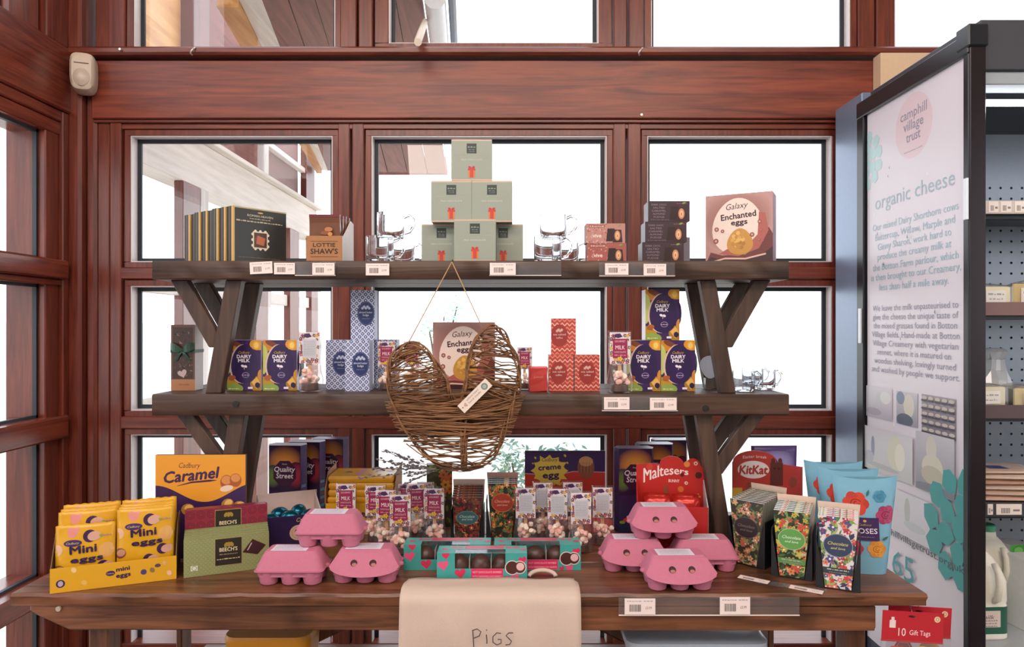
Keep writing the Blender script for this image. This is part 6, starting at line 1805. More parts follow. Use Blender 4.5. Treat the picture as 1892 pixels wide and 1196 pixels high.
# a single orange floral carton peeping out behind
d0 = 2.0
t = thing('floral_carton', 'orange flowered carton peeping out behind the crimson-carded bags', 'carton', (X(812, d0), d0, ZB), 0.12)
link('carton', boxm(0.072, 0.03, 0.178, mat('#5a4030', 0.4)), t)
def peep():
    a = Art((-0.036, 0, 0.036, 0.178)); a.rect(-0.036, 0, 0.036, 0.178, '#3f3424'); rd = random.Random(8); a.hold = True; a.k += 1
    for i in range(30): a.leaf(rd.uniform(-0.04, 0.04), rd.uniform(0, 0.178), 0.02, rd.choice(('#6a7a3a', '#8a9a4a', '#4a4a28')), rd.uniform(0, 6), 0.4)
    a.k += 1
    for i in range(14): a.flower(rd.uniform(-0.035, 0.035), rd.uniform(0.02, 0.175), 0.014, rd.choice(('#d8962e', '#c8702a', '#b85a2a')), '#7a3a20', 6, rd.uniform(0, 3))
    return a
art_part('front_print', t, ('peep',), peep, ink(0.35))

# ------------------------------------------------------------ teal boxes of hot chocolate spheres with windows
BOW, BOH, BOD = 0.203, 0.060, 0.055
TEAL = '#3f9a94'; TEALM = mat(TEAL, 0.4, name='teal_card')
CHOC = mat('#4a2a22', 0.35, name='milk_chocolate')
FILM = sheet_glass('clear_film', (0.97, 0.97, 0.98), 0.08, 0.0, 0.6)
U0_, U1_, V0_ = -BOW * 0.30, BOW * 0.26, BOH * 0.42
def bomb_art(rev):
    def f():
        hh = BOH; a = Art((-BOW / 2, 0, BOW / 2, hh))
        for r in ((-BOW / 2, 0, U0_, hh), (U1_, 0, BOW / 2, hh), (U0_, 0, U1_, V0_)): a.rect(*r, TEAL)
        a.rect(-BOW * 0.12, 0.002, BOW * 0.235, V0_, '#cf2f5c')
        a.text('HOT CHOCOLATE BOMBES', BOW * 0.057, V0_ * 0.60, 0.0045, '#f0b8c4', fit=BOW * 0.32); a.text('WITH MARSHMALLOW HEARTS', BOW * 0.057, V0_ * 0.22, 0.0045, '#f0b8c4', fit=BOW * 0.33)
        for x, y, r, c in ((-0.43, 0.55, 0.0125, '#d8527c'), (-0.24, 0.25, 0.0125, '#cc2f54'), (-0.40, 0.92, 0.009, '#cc2f54'), (0.45, 0.75, 0.009, '#cc2f54'), (0.37, 0.09, 0.009, '#d8527c'), (0.28, 0.08, 0.006, '#cc2f54')): a.heart(BOW * x, hh * y, r, c, 0.15)
        a.ell(BOW * 0.335, hh * 0.46, 0.0165, 0.0165, '#d8c8c4'); a.ell(BOW * 0.42, hh * 0.47, 0.0145, 0.0150, '#d8c8c4'); a.ell(BOW * 0.335, hh * 0.46, 0.0145, 0.0145, '#4a2420'); a.ell(BOW * 0.42, hh * 0.47, 0.0125, 0.013, '#4a2420'); a.ell(BOW * 0.425, hh * 0.50, 0.009, 0.009, '#d8b4b0'); a.heart(BOW * 0.425, hh * 0.46, 0.004, '#e6a0b0')
        return a
    return f
def bomb_box(label, px, d, rz=0.0):
    t = thing('hot_chocolate_box', label, 'box', (X(px, d), d, ZB), rz, 'teal hot chocolate boxes')
    def shell():
        mb = MB(); e = 0.0008
        mb.box(-BOW / 2, U0_, 0, e, 0, BOH); mb.box(U1_, BOW / 2, 0, e, 0, BOH); mb.box(U0_, U1_, 0, e, 0, V0_)
        mb.box(-BOW / 2, BOW / 2, BOD - e, BOD, 0, BOH); mb.box(-BOW / 2, BOW / 2, e, BOD - e, 0, e)
        mb.box(-BOW / 2, -BOW / 2 + e, e, BOD - e, e, BOH); mb.box(BOW / 2 - e, BOW / 2, e, BOD - e, e, BOH)
        mb.box(-BOW / 2 + e, U0_, e, BOD - e, BOH - e, BOH); mb.box(U1_, BOW / 2 - e, e, BOD - e, BOH - e, BOH); mb.box(U0_, U1_, BOD * 0.52, BOD - e, BOH - e, BOH)
        return mb.mesh('carton', TEALM)
    link('carton', cached(('bombs',), shell), t)
    art_part('front_print', t, ('bomb',), bomb_art(False), ink(0.35))
    def tp():
        a = Art((-BOW / 2, 0, BOW / 2, BOD), T=top_T(BOH)); a.rect(-BOW / 2, BOD * 0.52, BOW / 2, BOD, TEAL); a.rect(-BOW * 0.2, BOD * 0.55, BOW * 0.24, BOD * 0.96, '#c02f54')
        for x in (-0.42, -0.32, -0.25, 0.3, 0.38, 0.46): a.heart(BOW * x, BOD * (0.75 if abs(x) < 0.4 else 0.5), 0.008, '#cc2f54', x)
        return a
    art_part('top_print', t, ('bombt',), tp, ink(0.35))
    link('window_film', cached(('bombw',), lambda: MB().box(U0_, U1_, 0.0009, 0.0012, V0_, BOH - 0.001).box(U0_, U1_, 0.001, BOD * 0.52, BOH - 0.0006, BOH - 0.0003).mesh('window_film', FILM)), t)
    for k in range(3):
        link('chocolate_sphere', cached(('bombc',), lambda: MB().lathe([(0.0235 * math.sin(PI * i / 14), -0.0235 * math.cos(PI * i / 14)) for i in range(1, 14)], 22).mesh('chocolate_sphere', CHOC, smooth='all')), t, (-0.049 + 0.049 * k - 0.004, 0.0275, 0.0258))
    for k in range(2):
        link('divider', cached(('bombd',), lambda: MB().box(-0.0008, 0.0008, 0.004, BOD - 0.004, 0.001, 0.046).mesh('divider', mat('#b8a8a4', 0.5))), t, (-0.0285 + 0.049 * k, 0, 0))
bomb_box('teal hot chocolate box with hearts, pulled forward over the tote bag', 890.5, 1.583)
bomb_box('teal hot chocolate box with hearts, left of the pair behind', 826, 1.645)
bomb_box('teal hot chocolate box with hearts, right of the pair behind', 993, 1.645)

# ------------------------------------------------------------ purple and red egg display
d0 = 2.05
cw, ch = 0.234, 0.209
t = thing('egg_display_carton', 'purple and red egg display with yellow splash on its header', 'carton', (X(1044, d0), d0, ZB), 0.0)
def creme():
    a = Art((-cw / 2, 0, cw / 2, ch)); a.rect(-cw / 2, 0, cw / 2, ch, '#c8372c')
    a.poly([(-cw / 2, ch), (-cw / 2, ch * 0.68), (-cw * 0.1, ch * 0.66), (cw * 0.1, ch * 0.71), (cw / 2, ch * 0.70), (cw / 2, ch)], '#3c1f58')
    a.line([(-cw / 2, ch * 0.68), (-cw * 0.1, ch * 0.66), (cw * 0.1, ch * 0.71), (cw / 2, ch * 0.70)], 0.002, '#d8b0b8')
    rd = random.Random(3); pts = []
    for i in range(36):
        q = 2 * PI * i / 36; r = (1.0 if i % 3 else 1.28) * rd.uniform(0.92, 1.05)
        pts.append((-cw * 0.19 + cw * 0.19 * r * math.cos(q), ch * 0.72 + ch * 0.185 * r * math.sin(q)))
    a.poly(pts, '#e2c04a')
    for x, y, r in ((-0.37, 0.9, 0.012), (0.0, 0.93, 0.014), (-0.40, 0.82, 0.008), (0.03, 0.83, 0.01)): a.ell(cw * x, ch * y, cw * r, ch * r * 1.6, '#e2c04a', 0.6, 10)
    a.text('Cadbury', -cw * 0.19, ch * 0.85, ch * 0.05, '#4a2448', shear=0.3, fit=cw * 0.2)
    a.text('creme', -cw * 0.19, ch * 0.735, ch * 0.075, '#3c1f58', fit=cw * 0.28, bold=0.035, rot=0.07); a.text('egg', -cw * 0.175, ch * 0.62, ch * 0.085, '#3c1f58', fit=cw * 0.20, bold=0.035, rot=0.05)
    a.ell(cw * 0.26, ch * 0.77, cw * 0.105, ch * 0.155, '#8a5236', n=26); a.ell(cw * 0.26, ch * 0.85, cw * 0.088, ch * 0.07, '#cf9a6a', n=20)
    rd = random.Random(5); a.hold = True; a.k += 1
    for i in range(8): a.line([(cw * (0.18 + 0.02 * i), ch * 0.70), (cw * (0.185 + 0.02 * i), ch * 0.84)], 0.0012, '#a8704c' if i % 2 else '#6a3a28')
    a.hold = False
    for i in range(4): a.heart(-cw * 0.3 + cw * 0.08 * i, ch * 0.54, 0.006, '#d8b03a')
    return a
link('header', boxm(cw, 0.003, ch, mat('#e0d8d8', 0.5), 0.0006), t)
art_part('header_print', t, ('creme',), creme, ink(0.4))
for nm, bx, c in (('tray_front', (-cw / 2 - 0.008, cw / 2 + 0.008, -0.102, -0.1, 0, 0.08), '#3c1f58'), ('tray_base', (-cw / 2, cw / 2, -0.1, 0, 0, 0.002), '#3c1f58'), ('tray_left', (-cw / 2 - 0.008, -cw / 2 - 0.006, -0.1, 0.0, 0, 0.10), '#e0d8d8'), ('tray_right', (cw / 2 + 0.006, cw / 2 + 0.008, -0.1, 0.0, 0, 0.10), '#e0d8d8')):
    link(nm, MB().box(*bx).mesh(nm, mat(c, 0.5)), t)
a = Art(); a.rect(-cw / 2 - 0.008, 0, cw / 2 + 0.008, 0.08, '#3c1f58'); a.poly([(-cw / 2 - 0.008, 0), (cw / 2 + 0.008, 0), (cw / 2 + 0.008, 0.035), (cw * 0.3, 0.05), (0, 0.045), (-cw / 2 - 0.008, 0.05)], '#c8372c')
a.build('front_print', t, ink(0.4), (0, -0.1022, 0))

# ------------------------------------------------------------ red display with round bumps on its header
MW, MH, MD2 = 0.172, 0.233, 0.085
o = Vector((0.398, 1.742, ZB)); rzm = math.radians(-8)
t = thing('sweets_display_carton', 'red open display carton with scalloped header lettered in white', 'carton', o, rzm)
RED = mat('#b5221f', 0.45, name='red_board')
hd = [(-MW / 2, 0), (MW / 2, 0), (MW / 2, MH * 0.86), (MW * 0.46, MH * 0.90)] + [(MW * 0.34 + MW * 0.11 * math.cos(q), MH * 0.90 + MH * 0.085 * math.sin(q)) for q in [PI * i / 10 for i in range(11)]] + [(MW * 0.20, MH * 0.93)] + [(MW * 0.03 + MW * 0.18 * math.cos(q), MH * 0.91 + MH * 0.095 * math.sin(q)) for q in [0.15 + (PI - 0.15) * i / 12 for i in range(13)]] + [(-MW * 0.3, MH * 0.92), (-MW / 2, MH * 0.90)]
link('header', MB().slab(hd, MD2, MD2 + 0.003).mesh('header', RED), t)
def malt():
    a = Art((-MW / 2, 0, MW / 2, MH * 1.02)); a.poly(hd, '#b8241f')
    def rib(x, y): return None
    v, f, wd = glyphs('Maltesers', 0.0, 0.0, 1.0)
    sc = MW * 0.66 / wd; vs = []
    for x, y in v:
        s = x / wd                                    # letters shrink and climb along the ribbon
        k = 1.25 - 0.75 * (s + 0.5)
        vs.append((-MW * 0.06 + x * sc, MH * (0.70 + 0.10 * (s + 0.5) + 0.04 * math.sin((s + 0.5) * PI)) + y * sc * 1.45 * k))
    for dx in (-0.0006, 0.0, 0.0006): a._push([(x + dx, y + dx * 0.5) for x, y in vs], f, lin('#ecd8d6'))
    a.text('BUNNY', MW * 0.06, MH * 0.715, MH * 0.032, '#e2c4c0', fit=MW * 0.16, bold=0.02)
    for x, y, r, c in ((0.25, 0.92, 0.045, '#d8803c'), (0.38, 0.93, 0.03, '#e0b8a0'), (0.18, 0.80, 0.03, '#5a1416'), (0.42, 0.80, 0.05, '#4a1412'), (0.24, 0.71, 0.025, '#e0c0b0'), (0.16, 0.64, 0.045, '#c8642e'), (0.32, 0.56, 0.025, '#6a1a18'), (-0.3, 0.88, 0.05, '#c4402c')):
        a.ell(MW * x, MH * y, MW * r, MW * r, c, n=16)
    a.ell(MW * 0.38, MH * 0.93, MW * 0.013, MW * 0.013, '#b8241f', n=10); a.ell(MW * 0.24, MH * 0.71, MW * 0.011, MW * 0.011, '#b8241f', n=10)
    a.flower(MW * 0.40, MH * 0.56, 0.009, '#d8903c', '#b8241f', 5)
    # a plain chocolate rabbit
    bx, by = -MW * 0.06, MH * 0.52
    for dx, dy, rx, ry, rr in ((0, 0.02, 0.05, 0.05, 0), (0.0, 0.085, 0.035, 0.035, 0), (-0.02, 0.135, 0.012, 0.035, 0.25), (0.02, 0.135, 0.012, 0.035, -0.25)): a.ell(bx + MW * dx, by + MH * dy, MW * rx, MH * ry, '#7a4a2e', rr, 14)
    return a
art_part('header_print', t, ('malt',), malt, ink(0.4), (0, MD2, 0))
link('front_panel', boxm(MW, 0.002, 0.125, RED, 0.0004), t)
link('base', MB().box(-MW / 2, MW / 2, 0.002, MD2, 0, 0.002).mesh('base', RED), t)
for sx in (-1, 1):
    x = sx * (MW / 2 - 0.001); pr = [(0.0, 0), (MD2, 0), (MD2, 0.175), (0.0, 0.125)]
    link('side_panel', MB().add([(x - 0.001, y, z) for y, z in pr] + [(x + 0.001, y, z) for y, z in pr], [(3, 2, 1, 0), (4, 5, 6, 7)] + [(i, (i + 1) % 4, (i + 1) % 4 + 4, i + 4) for i in range(4)]).mesh('side_panel', mat('#c9b4b8', 0.5) if sx > 0 else RED), t)
RFOIL = mat('#b8261e', 0.22, 0.35, 0.3, 0.6, 50, name='red_film')
Rm = Matrix.Rotation(rzm, 3, 'Z')
for k in range(4):
    p = o + Rm @ Vector((-0.036 + 0.072 * (k % 2), 0.024 + 0.034 * (k // 2), 0.003))
    q = thing('red_sweet_packet', 'red film packet standing in the red display, ' + ('front left', 'front right', 'back left', 'back right')[k], 'packet', p, rzm, 'red packets in the red display')
    def rp():
        rr = []
        for i in range(9):
            v = i / 8; th = 0.013 * math.sin(PI * min(max(v, 0.04), 0.96)) + 0.0006
            rr.append([(x * 0.066, y * th, 0.140 * v) for x, y in ((-0.5, -0.2), (-0.25, -1), (0.25, -0.9), (0.5, -0.2), (0.5, 0.2), (0.25, 1), (-0.25, 1), (-0.5, 0.2))])
        return MB().loft(rr).mesh('wrapper', RFOIL, smooth='all')
    link('wrapper', cached(('rpk',), rp), q)
    a = lambda: Art(T=lambda u, v, h: (u, -0.010 - h * 4, v)).ell(0.0, 0.105, 0.018, 0.010, '#d8903c', 0.2, 12)
    art_part('front_print', q, ('rpka',), a, ink(0.25))

# ------------------------------------------------------------ red header card with lettering in a circle, purple pouch behind
d0 = 1.93
kw2, kh2 = 0.190, 0.232
t = thing('bar_display_carton', 'red display card with white lettered oval behind the tan floral bars', 'carton', (X(1418, d0), d0, ZB), -0.04)
hk = [(-kw2 / 2, 0), (kw2 / 2, 0), (kw2 / 2, kh2 * 0.80), (kw2 * 0.12, kh2 * 0.84)] + [(-kw2 * 0.18 + kw2 * 0.31 * math.cos(q), kh2 * 0.86 + kh2 * 0.13 * math.sin(q)) for q in [PI * i / 14 for i in range(15)]] + [(-kw2 / 2, kh2 * 0.85)]
link('header', MB().slab(hk, 0, 0.003).mesh('header', mat('#a8302a', 0.5)), t)
def kit():
    a = Art((-kw2 / 2, 0, kw2 / 2, kh2)); a.poly(hk, '#b53a32')
    a.text('Easter break', -kw2 * 0.18, kh2 * 0.905, kh2 * 0.035, '#e8d0c8', fit=kw2 * 0.34, arc=2.2)
    a.ell(-kw2 * 0.20, kh2 * 0.765, kw2 * 0.225, kh2 * 0.105, '#e8dcd8', n=26)
    a.text('KitKat', -kw2 * 0.20, kh2 * 0.715, kh2 * 0.10, '#b53a32', fit=kw2 * 0.40, bold=0.05, shear=0.12)
    for x, y, r in ((0.12, 0.75, 0.07), (0.12, 0.66, 0.085), (-0.25, 0.56, 0.06), (0.36, 0.62, 0.06)): a.ell(kw2 * x, kh2 * y, kw2 * r, kh2 * r, '#5a2a22' if r > 0.06 else '#8a4030', n=14)
    a.rect(kw2 * 0.04, kh2 * 0.58, kw2 * 0.22, kh2 * 0.85, '#5f2d24'); a.ell(kw2 * 0.08, kh2 * 0.87, kw2 * 0.03, kh2 * 0.035, '#5f2d24'); a.ell(kw2 * 0.18, kh2 * 0.87, kw2 * 0.03, kh2 * 0.035, '#5f2d24'); a.ell(kw2 * 0.10, kh2 * 0.78, 0.003, 0.003, '#3a1814', n=8); a.ell(kw2 * 0.16, kh2 * 0.78, 0.003, 0.003, '#3a1814', n=8)
    a.rect(-kw2 / 2, kh2 * 0.40, -kw2 * 0.36, kh2 * 0.55, '#c8a03a')
    return a
art_part('header_print', t, ('kit',), kit, ink(0.4))
for nm, bx in (('tray_front', (-kw2 / 2, kw2 / 2, -0.052, -0.05, 0, 0.06)), ('tray_base', (-kw2 / 2, kw2 / 2, -0.05, 0, 0, 0.002)), ('tray_side', (-kw2 / 2, -kw2 / 2 + 0.002, -0.05, 0, 0.002, 0.09)), ('tray_side', (kw2 / 2 - 0.002, kw2 / 2, -0.05, 0, 0.002, 0.09))):
    link(nm, MB().box(*bx).mesh(nm, mat('#a8302a', 0.5)), t)
d0 = 2.0
pw, ph = 0.132, 0.232
t = thing('sweet_pouch', 'purple sealed pouch with dark peak picture behind the red lettered card', 'pouch', (X(1430, d0), d0, ZB), 0.04)
def pouch_bulge(u, v): return 0.016 * max(0, 1 - abs(2 * u / pw) ** 2.5) * max(0, math.sin(PI * min(max(v / ph, 0.01), 0.96))) ** 0.7
mb = MB(); nx, ny = 12, 14; g = []
for s in (-1, 1):
    for j in range(ny + 1):
        for i in range(nx + 1):
            u, v = -pw / 2 + pw * i / nx, ph * j / ny; g.append((u * (1 - 0.03 * math.sin(PI * j / ny)), s * max(pouch_bulge(u, v), 0.0006), v))
n = (nx + 1) * (ny + 1); f = []
for j in range(ny):
    for i in range(nx):
        q = j * (nx + 1) + i; f += [(q, q + 1, q + nx + 2, q + nx + 1), (n + q + 1, n + q, n + q + nx + 1, n + q + nx + 2)]
for i in range(nx): q = ny * (nx + 1) + i; f += [(q, q + 1, n + q + 1, n + q), (i + 1, i, n + i, n + i + 1)]
for j in range(ny): q = j * (nx + 1); f += [(q, q + nx + 1, n + q + nx + 1, n + q), (q + 2 * nx + 1, q + nx, n + q + nx, n + q + 2 * nx + 1)]
link('pouch', mb.add(g, f).mesh('pouch', mat('#4a3570', 0.35, name='purple_film'), smooth='all'), t)
a = Art((-pw / 2 * 0.95, 0, pw / 2 * 0.95, ph * 0.97), T=lambda u, v, h: (u, -pouch_bulge(u, v) - h, v), eps=2e-4, maxe=0.012)
a.glow(0, ph * 0.78, pw * 0.45, ph * 0.2, '#a89ad0', '#4a3570'); a.poly([(-pw * 0.45, ph * 0.5), (pw * 0.45, ph * 0.5), (pw * 0.3, ph * 0.66), (pw * 0.12, ph * 0.74), (0.0, ph * 0.86), (-pw * 0.1, ph * 0.76), (-pw * 0.3, ph * 0.62)], '#33224f')
a.build('front_print', t, ink(0.35))

# ------------------------------------------------------------ tall blue flower-printed cartons, flared to a flat top
RW, RWB, RHH = 0.146, 0.092, 0.222
def ros_sec(v):
    """half width and half depth at relative height v"""
    return (RWB + (RW - RWB) * v ** 0.9) / 2, 0.030 * (1 - v ** 1.6) + 0.0035
def ros_dip(s): return 0.010 * (1 - s * s)
def ros_T(u, v, h):
    t = min(max(v / RHH, 0), 1); hw, hd_ = ros_sec(t)
    s = max(-1, min(1, u / hw))
    return (u, 0.032 - hd_ * (1 - s ** 4) ** 0.5 - h, v - ros_dip(s) * t)
def roses_body():
    rr = []; m = 20
    for j in range(13):
        v = j / 12; hw, hd_ = ros_sec(v); ring = []
        for i in range(m + 1): s = -1 + 2 * i / m; ring.append((s * hw, 0.032 - hd_ * (max(0, 1 - s ** 4)) ** 0.5, RHH * v - ros_dip(s) * v))
        for i in range(m, -1, -1): s = -1 + 2 * i / m; ring.append((s * hw, 0.032 + hd_ * (max(0, 1 - s ** 4)) ** 0.5 + 0.0004, RHH * v - ros_dip(s) * v))
        rr.append(ring)
    return MB().loft(rr).mesh('carton', mat('#74a8bf', 0.4, name='blue_card'), smooth=True)
def rose_bloom(a, cx, cy, r, c1, c2, c3):
    for i in range(6): a.hold = i > 0; a.ell(cx + r * 0.5 * math.cos(i * 1.05), cy + r * 0.5 * math.sin(i * 1.05), r * 0.55, r * 0.5, c1 if i % 2 else c2, i, 12)
    a.hold = False
    a.ell(cx, cy, r * 0.55, r * 0.5, c1, n=14); a.ring(cx, cy, r * 0.42, r * 0.36, r * 0.09, c3, 14, 0.5, 5.2); a.ring(cx + r * 0.03, cy, r * 0.2, r * 0.18, r * 0.08, c3, 12, 1.5, 6.4)
def roses_art():
    a = Art([(-RWB * 0.46, 0.004), (RWB * 0.46, 0.004), (RW * 0.47, RHH), (-RW * 0.47, RHH)], T=ros_T, eps=1.5e-4, maxe=0.012)
    rose_bloom(a, -RW * 0.16, RHH * 0.74, 0.028, '#c8402e', '#b5352a', '#8a2420'); rose_bloom(a, RW * 0.28, RHH * 0.62, 0.022, '#a83a64', '#96305a', '#6f2044')
    rose_bloom(a, RW * 0.12, RHH * 0.27, 0.020, '#d8923a', '#c98230', '#a86424'); rose_bloom(a, RW * 0.2, RHH * 0.82, 0.014, '#3f7f9e', '#478aa8', '#346e8c')
    rose_bloom(a, -RW * 0.2, RHH * 0.27, 0.017, '#b83a5a', '#a8304e', '#7f2038')
    a.leaf(RW * 0.25, RHH * 0.38, 0.018, '#2f5a4a', 0.4); a.leaf(RW * 0.02, RHH * 0.86, 0.018, '#2f6a6a', 1.2)
    a.rect(-RW * 0.26, RHH * 0.36, RW * 0.16, RHH * 0.60, '#3a2054'); a.ell(-RW * 0.05, RHH * 0.565, 0.004, 0.003, '#c8a050', n=8)
    a.text('Cadbury', -RW * 0.05, RHH * 0.515, 0.005, '#b89a5a', fit=RW * 0.2, shear=0.3); a.text('ROSES', -RW * 0.05, RHH * 0.435, 0.012, '#e8dce8', fit=RW * 0.36, bold=0.01); a.squiggle(-RW * 0.18, RW * 0.08, RHH * 0.395, 0.002, '#8a7a9a', 2)
    return a
for k, (px, d, lab) in enumerate(((1602, 1.63, 'blue rose-printed carton with flared top, nearest the camera'), (1570, 1.72, 'blue rose-printed carton with flared top, middle of the three'), (1543, 1.81, 'blue rose-printed carton with flared top, farthest of the three'))):
    t = thing('flared_sweets_carton', lab, 'carton', (X(px, d), d - 0.01, ZB), math.radians(-8), 'blue flared rose cartons')
    link('carton', cached(('rosb',), roses_body), t)
    art_part('front_print', t, ('rosa',), roses_art, ink(0.35))

# ------------------------------------------------------------ tote bag over the bench edge
CLOTH = mat('#c9b2a4', 0.9, var=0.04, bump=0.3, scale=400, name='unbleached_cotton')
tx0, tx1 = X(740, YB), X(1072, YB)
t = thing('tote_bag', 'cream cotton tote bag with handwriting hanging over the bench edge', 'bag', ((tx0 + tx1) / 2, YB, ZB))
tw_ = tx1 - tx0; nx, path = 34, []
for y in (0.076, 0.062, 0.046, 0.028, 0.010): path.append((y, 0.0012))
path += [(-0.004, -0.0005), (-0.0098, -0.006), (-0.0115, -0.018)] + [(-0.012 - 0.002 * math.sin(k), -0.03 - 0.03 * k) for k in range(10)]
def tote_pt(s, k, th):
    y, z = path[k]
    on_top = y > 0
    x = s * tw_ / 2 * (0.965 if on_top and k < 2 else 1.0) * (1.0 + 0.012 * (max(0, -z)))
    if on_top:
        y += 0.006 * math.sin(s * 7.0 + 1) * (k == 0) + 0.012 * (abs(s) ** 6) * -1 * (k == 0)
        z += 0.0022 * abs(math.sin(s * 5 + k)) * (k < 5) + 0.001
    else:
        y -= (0.0036 * (1 + math.sin(s * 9 + z * 16)) + 0.0030 * max(0, math.sin(s * 5 - z * 45 + 1.2)) ** 4 + 0.0022 * max(0, math.sin(s * 17 + z * 60)) ** 6) * min(1, -z * 12)
    return (x, y - th if not on_top else y, z + th if on_top else z)
g = []; n1 = len(path)
for th in (0.004, 0.0):
    for k in range(n1):
        for i in range(nx + 1): g.append(tote_pt(-1 + 2 * i / nx, k, th))
f = []; q0 = n1 * (nx + 1)
for k in range(n1 - 1):
    for i in range(nx):
        a_ = k * (nx + 1) + i; f.append((a_ + 1, a_, a_ + nx + 1, a_ + nx + 2)); f.append((q0 + a_, q0 + a_ + 1, q0 + a_ + nx + 2, q0 + a_ + nx + 1))
    a_ = k * (nx + 1); f.append((a_, q0 + a_, q0 + a_ + nx + 1, a_ + nx + 1)); b_2 = a_ + nx; f.append((q0 + b_2, b_2, b_2 + nx + 1, q0 + b_2 + nx + 1))
for i in range(nx): f.append((i, i + 1, q0 + i + 1, q0 + i)); a_ = (n1 - 1) * (nx + 1) + i; f.append((a_ + 1, a_, q0 + a_, q0 + a_ + 1))
link('cloth', MB().add(g, f).mesh('cloth', CLOTH, smooth='all'), t)
a = Art(eps=2e-4)
def wp(px, py): return (X(px, YB - 0.018) - t.location.x, Z(py, YB - 0.018) - ZB)
for st_ in ([(874, 1160), (875, 1175), (876, 1191)], [(873, 1161), (882, 1158), (889, 1163), (886, 1171), (876, 1175)], [(899, 1168), (900, 1178), (900, 1185)], [(899, 1159), (900, 1161)],
            [(926, 1166), (918, 1165), (911, 1172), (911, 1182), (918, 1187), (926, 1184), (926, 1177), (920, 1177)], [(948, 1165), (940, 1165), (935, 1170), (940, 1175), (945, 1180), (942, 1186), (934, 1187)]):
    a.line([wp(*p) for p in st_], 0.0022, '#4a3c3a')
a.build('handwriting', t, ink(0.8), (0, -0.0300, 0))
hm = MB()
hm.tube([(tw_ * 0.30 + 0.010 * math.cos(q) * 3, 0.088 + 0.012 * math.sin(q), 0.006 + 0.010 * abs(math.sin(q))) for q in [PI * i / 12 for i in range(13)]], 0.005, 6)
link('handle', hm.mesh('handle', CLOTH, smooth='all'), t)

# ------------------------------------------------------------ gift tags hanging under the right end
for k, (px0, px1, py0, py1, d, lab) in enumerate(((1629, 1741, 1131, 1188, 1.505, 'front pack of gift tags with red header card, under the bench end'), (1640, 1755, 1121, 1178, 1.53, 'pack of gift tags with red header hanging behind another'))):
    ww, hh = (px1 - px0) * d / F, (py1 - py0) * d / F
    t = thing('gift_tag_pack', lab, 'gift tags', (X((px0 + px1) / 2, d), d, Z(py1, d)), 0.02, 'gift tag packs', (0, 0.05, -0.03))
    link('header_card', boxm(round(ww, 4), 0.001, round(hh, 4), mat('#b3222e', 0.4), 0.0003), t)
    a = Art(eps=1e-4); a.rect(-ww / 2, 0, ww / 2, hh, '#b8222e'); a.text('10', -ww * 0.17, hh * 0.20, hh * 0.26, '#f0d8d8', fit=ww * 0.12); a.text('Gift Tags', ww * 0.12, hh * 0.25, hh * 0.16, '#f0d8d8', fit=ww * 0.34)
    a.rect(-ww * 0.38, hh * 0.45, -ww * 0.28, hh * 0.70, '#e8d0d0'); a.rect(-ww * 0.355, hh * 0.70, -ww * 0.305, hh * 0.80, '#e8d0d0')
    a.ell(-ww * 0.02, hh * 0.85, ww * 0.06, hh * 0.035, '#3a1a1e'); a.ell(ww * 0.39, hh * 0.80, ww * 0.05, ww * 0.05, '#e2c8a0'); a.ring(ww * 0.39, hh * 0.80, ww * 0.025, ww * 0.025, 0.001, '#8a6a4a')
    a.build('header_print', t, ink(0.4))
    bl = 0.10
    link('clear_sleeve', MB().box(-ww * 0.5, ww * 0.5, -0.003, 0.004, -bl, 0.004).mesh('clear_sleeve', CELLO), t)
    for q, (x, c, shp) in enumerate(((-0.24, '#b8443c', 0), (0.18, '#c99a5a', 1))):
        pts = [(ww * x + 0.024 * math.cos(s), -0.030 + 0.024 * math.sin(s)) for s in [2 * PI * i / (6 if shp == 0 else 20) for i in range(6 if shp == 0 else 20)]]
        link('gift_tag', MB().slab(pts, -0.001 + 0.0015 * q, 0.0 + 0.0015 * q).mesh('gift_tag', mat(c, 0.6)), t)
        if shp == 0: a = Art(); a.ring(ww * x, -0.030, 0.019, 0.019, 0.0016, '#e8c8b8', 6); a.build('tag_print', t, ink(0.5), (0, -0.0012, 0))
    link('hang_hook', MB().tube([(0, 0.02, hh + 0.012), (0, 0.0, hh * 0.86), (0, -0.008, hh * 0.88)], 0.001, 6).mesh('hang_hook', mat('#8a8a90', 0.3, 0.9)), t)

# ------------------------------------------------------------ things on the lower shelf of the bench, seen under its edge
d0 = 1.63
yx0, yx1 = X(407, d0), X(570, d0)
yz = Z(1180, d0)
t = thing('yellow_tub', 'amber yellow ribbed tub under the bench, only its top showing', 'tub', ((yx0 + yx1) / 2, d0, 0.3905))
rr = []
yw = yx1 - yx0; hy = yz - 0.3905
for z, e in ((0, 0.03), (hy - 0.02, 0.004), (hy - 0.012, 0.0), (hy, 0.006)):
    rr.append([(x * (1 + 0.006 * (i % 2)), y, z) for i, (x, y, _) in enumerate(rrect(yw - e, 0.13 - e, 0.03, 0, 7, 0, 0.065))])
link('tub', MB().loft(rr).mesh('tub', mat('#d08a1c', 0.35, name='amber_plastic'), smooth=True), t)
d0 = 1.61
px0_, px1_ = X(1160, d0), X(1425, d0); pz = Z(1188, d0)
t = thing('clear_storage_box', 'pale clear plastic box under the right half of the bench', 'box', ((px0_ + px1_) / 2, d0, 0.3905))
pw_ = px1_ - px0_; hp2 = pz - 0.3905
link('body', MB().loft([rrect(pw_ - 0.05, 0.14, 0.03, 0, 5, 0, 0.075), rrect(pw_ - 0.02, 0.145, 0.03, hp2 - 0.02, 5, 0, 0.075)]).mesh('body', mat('#b9c4d2', 0.25, name='milky_plastic'), smooth=True), t)
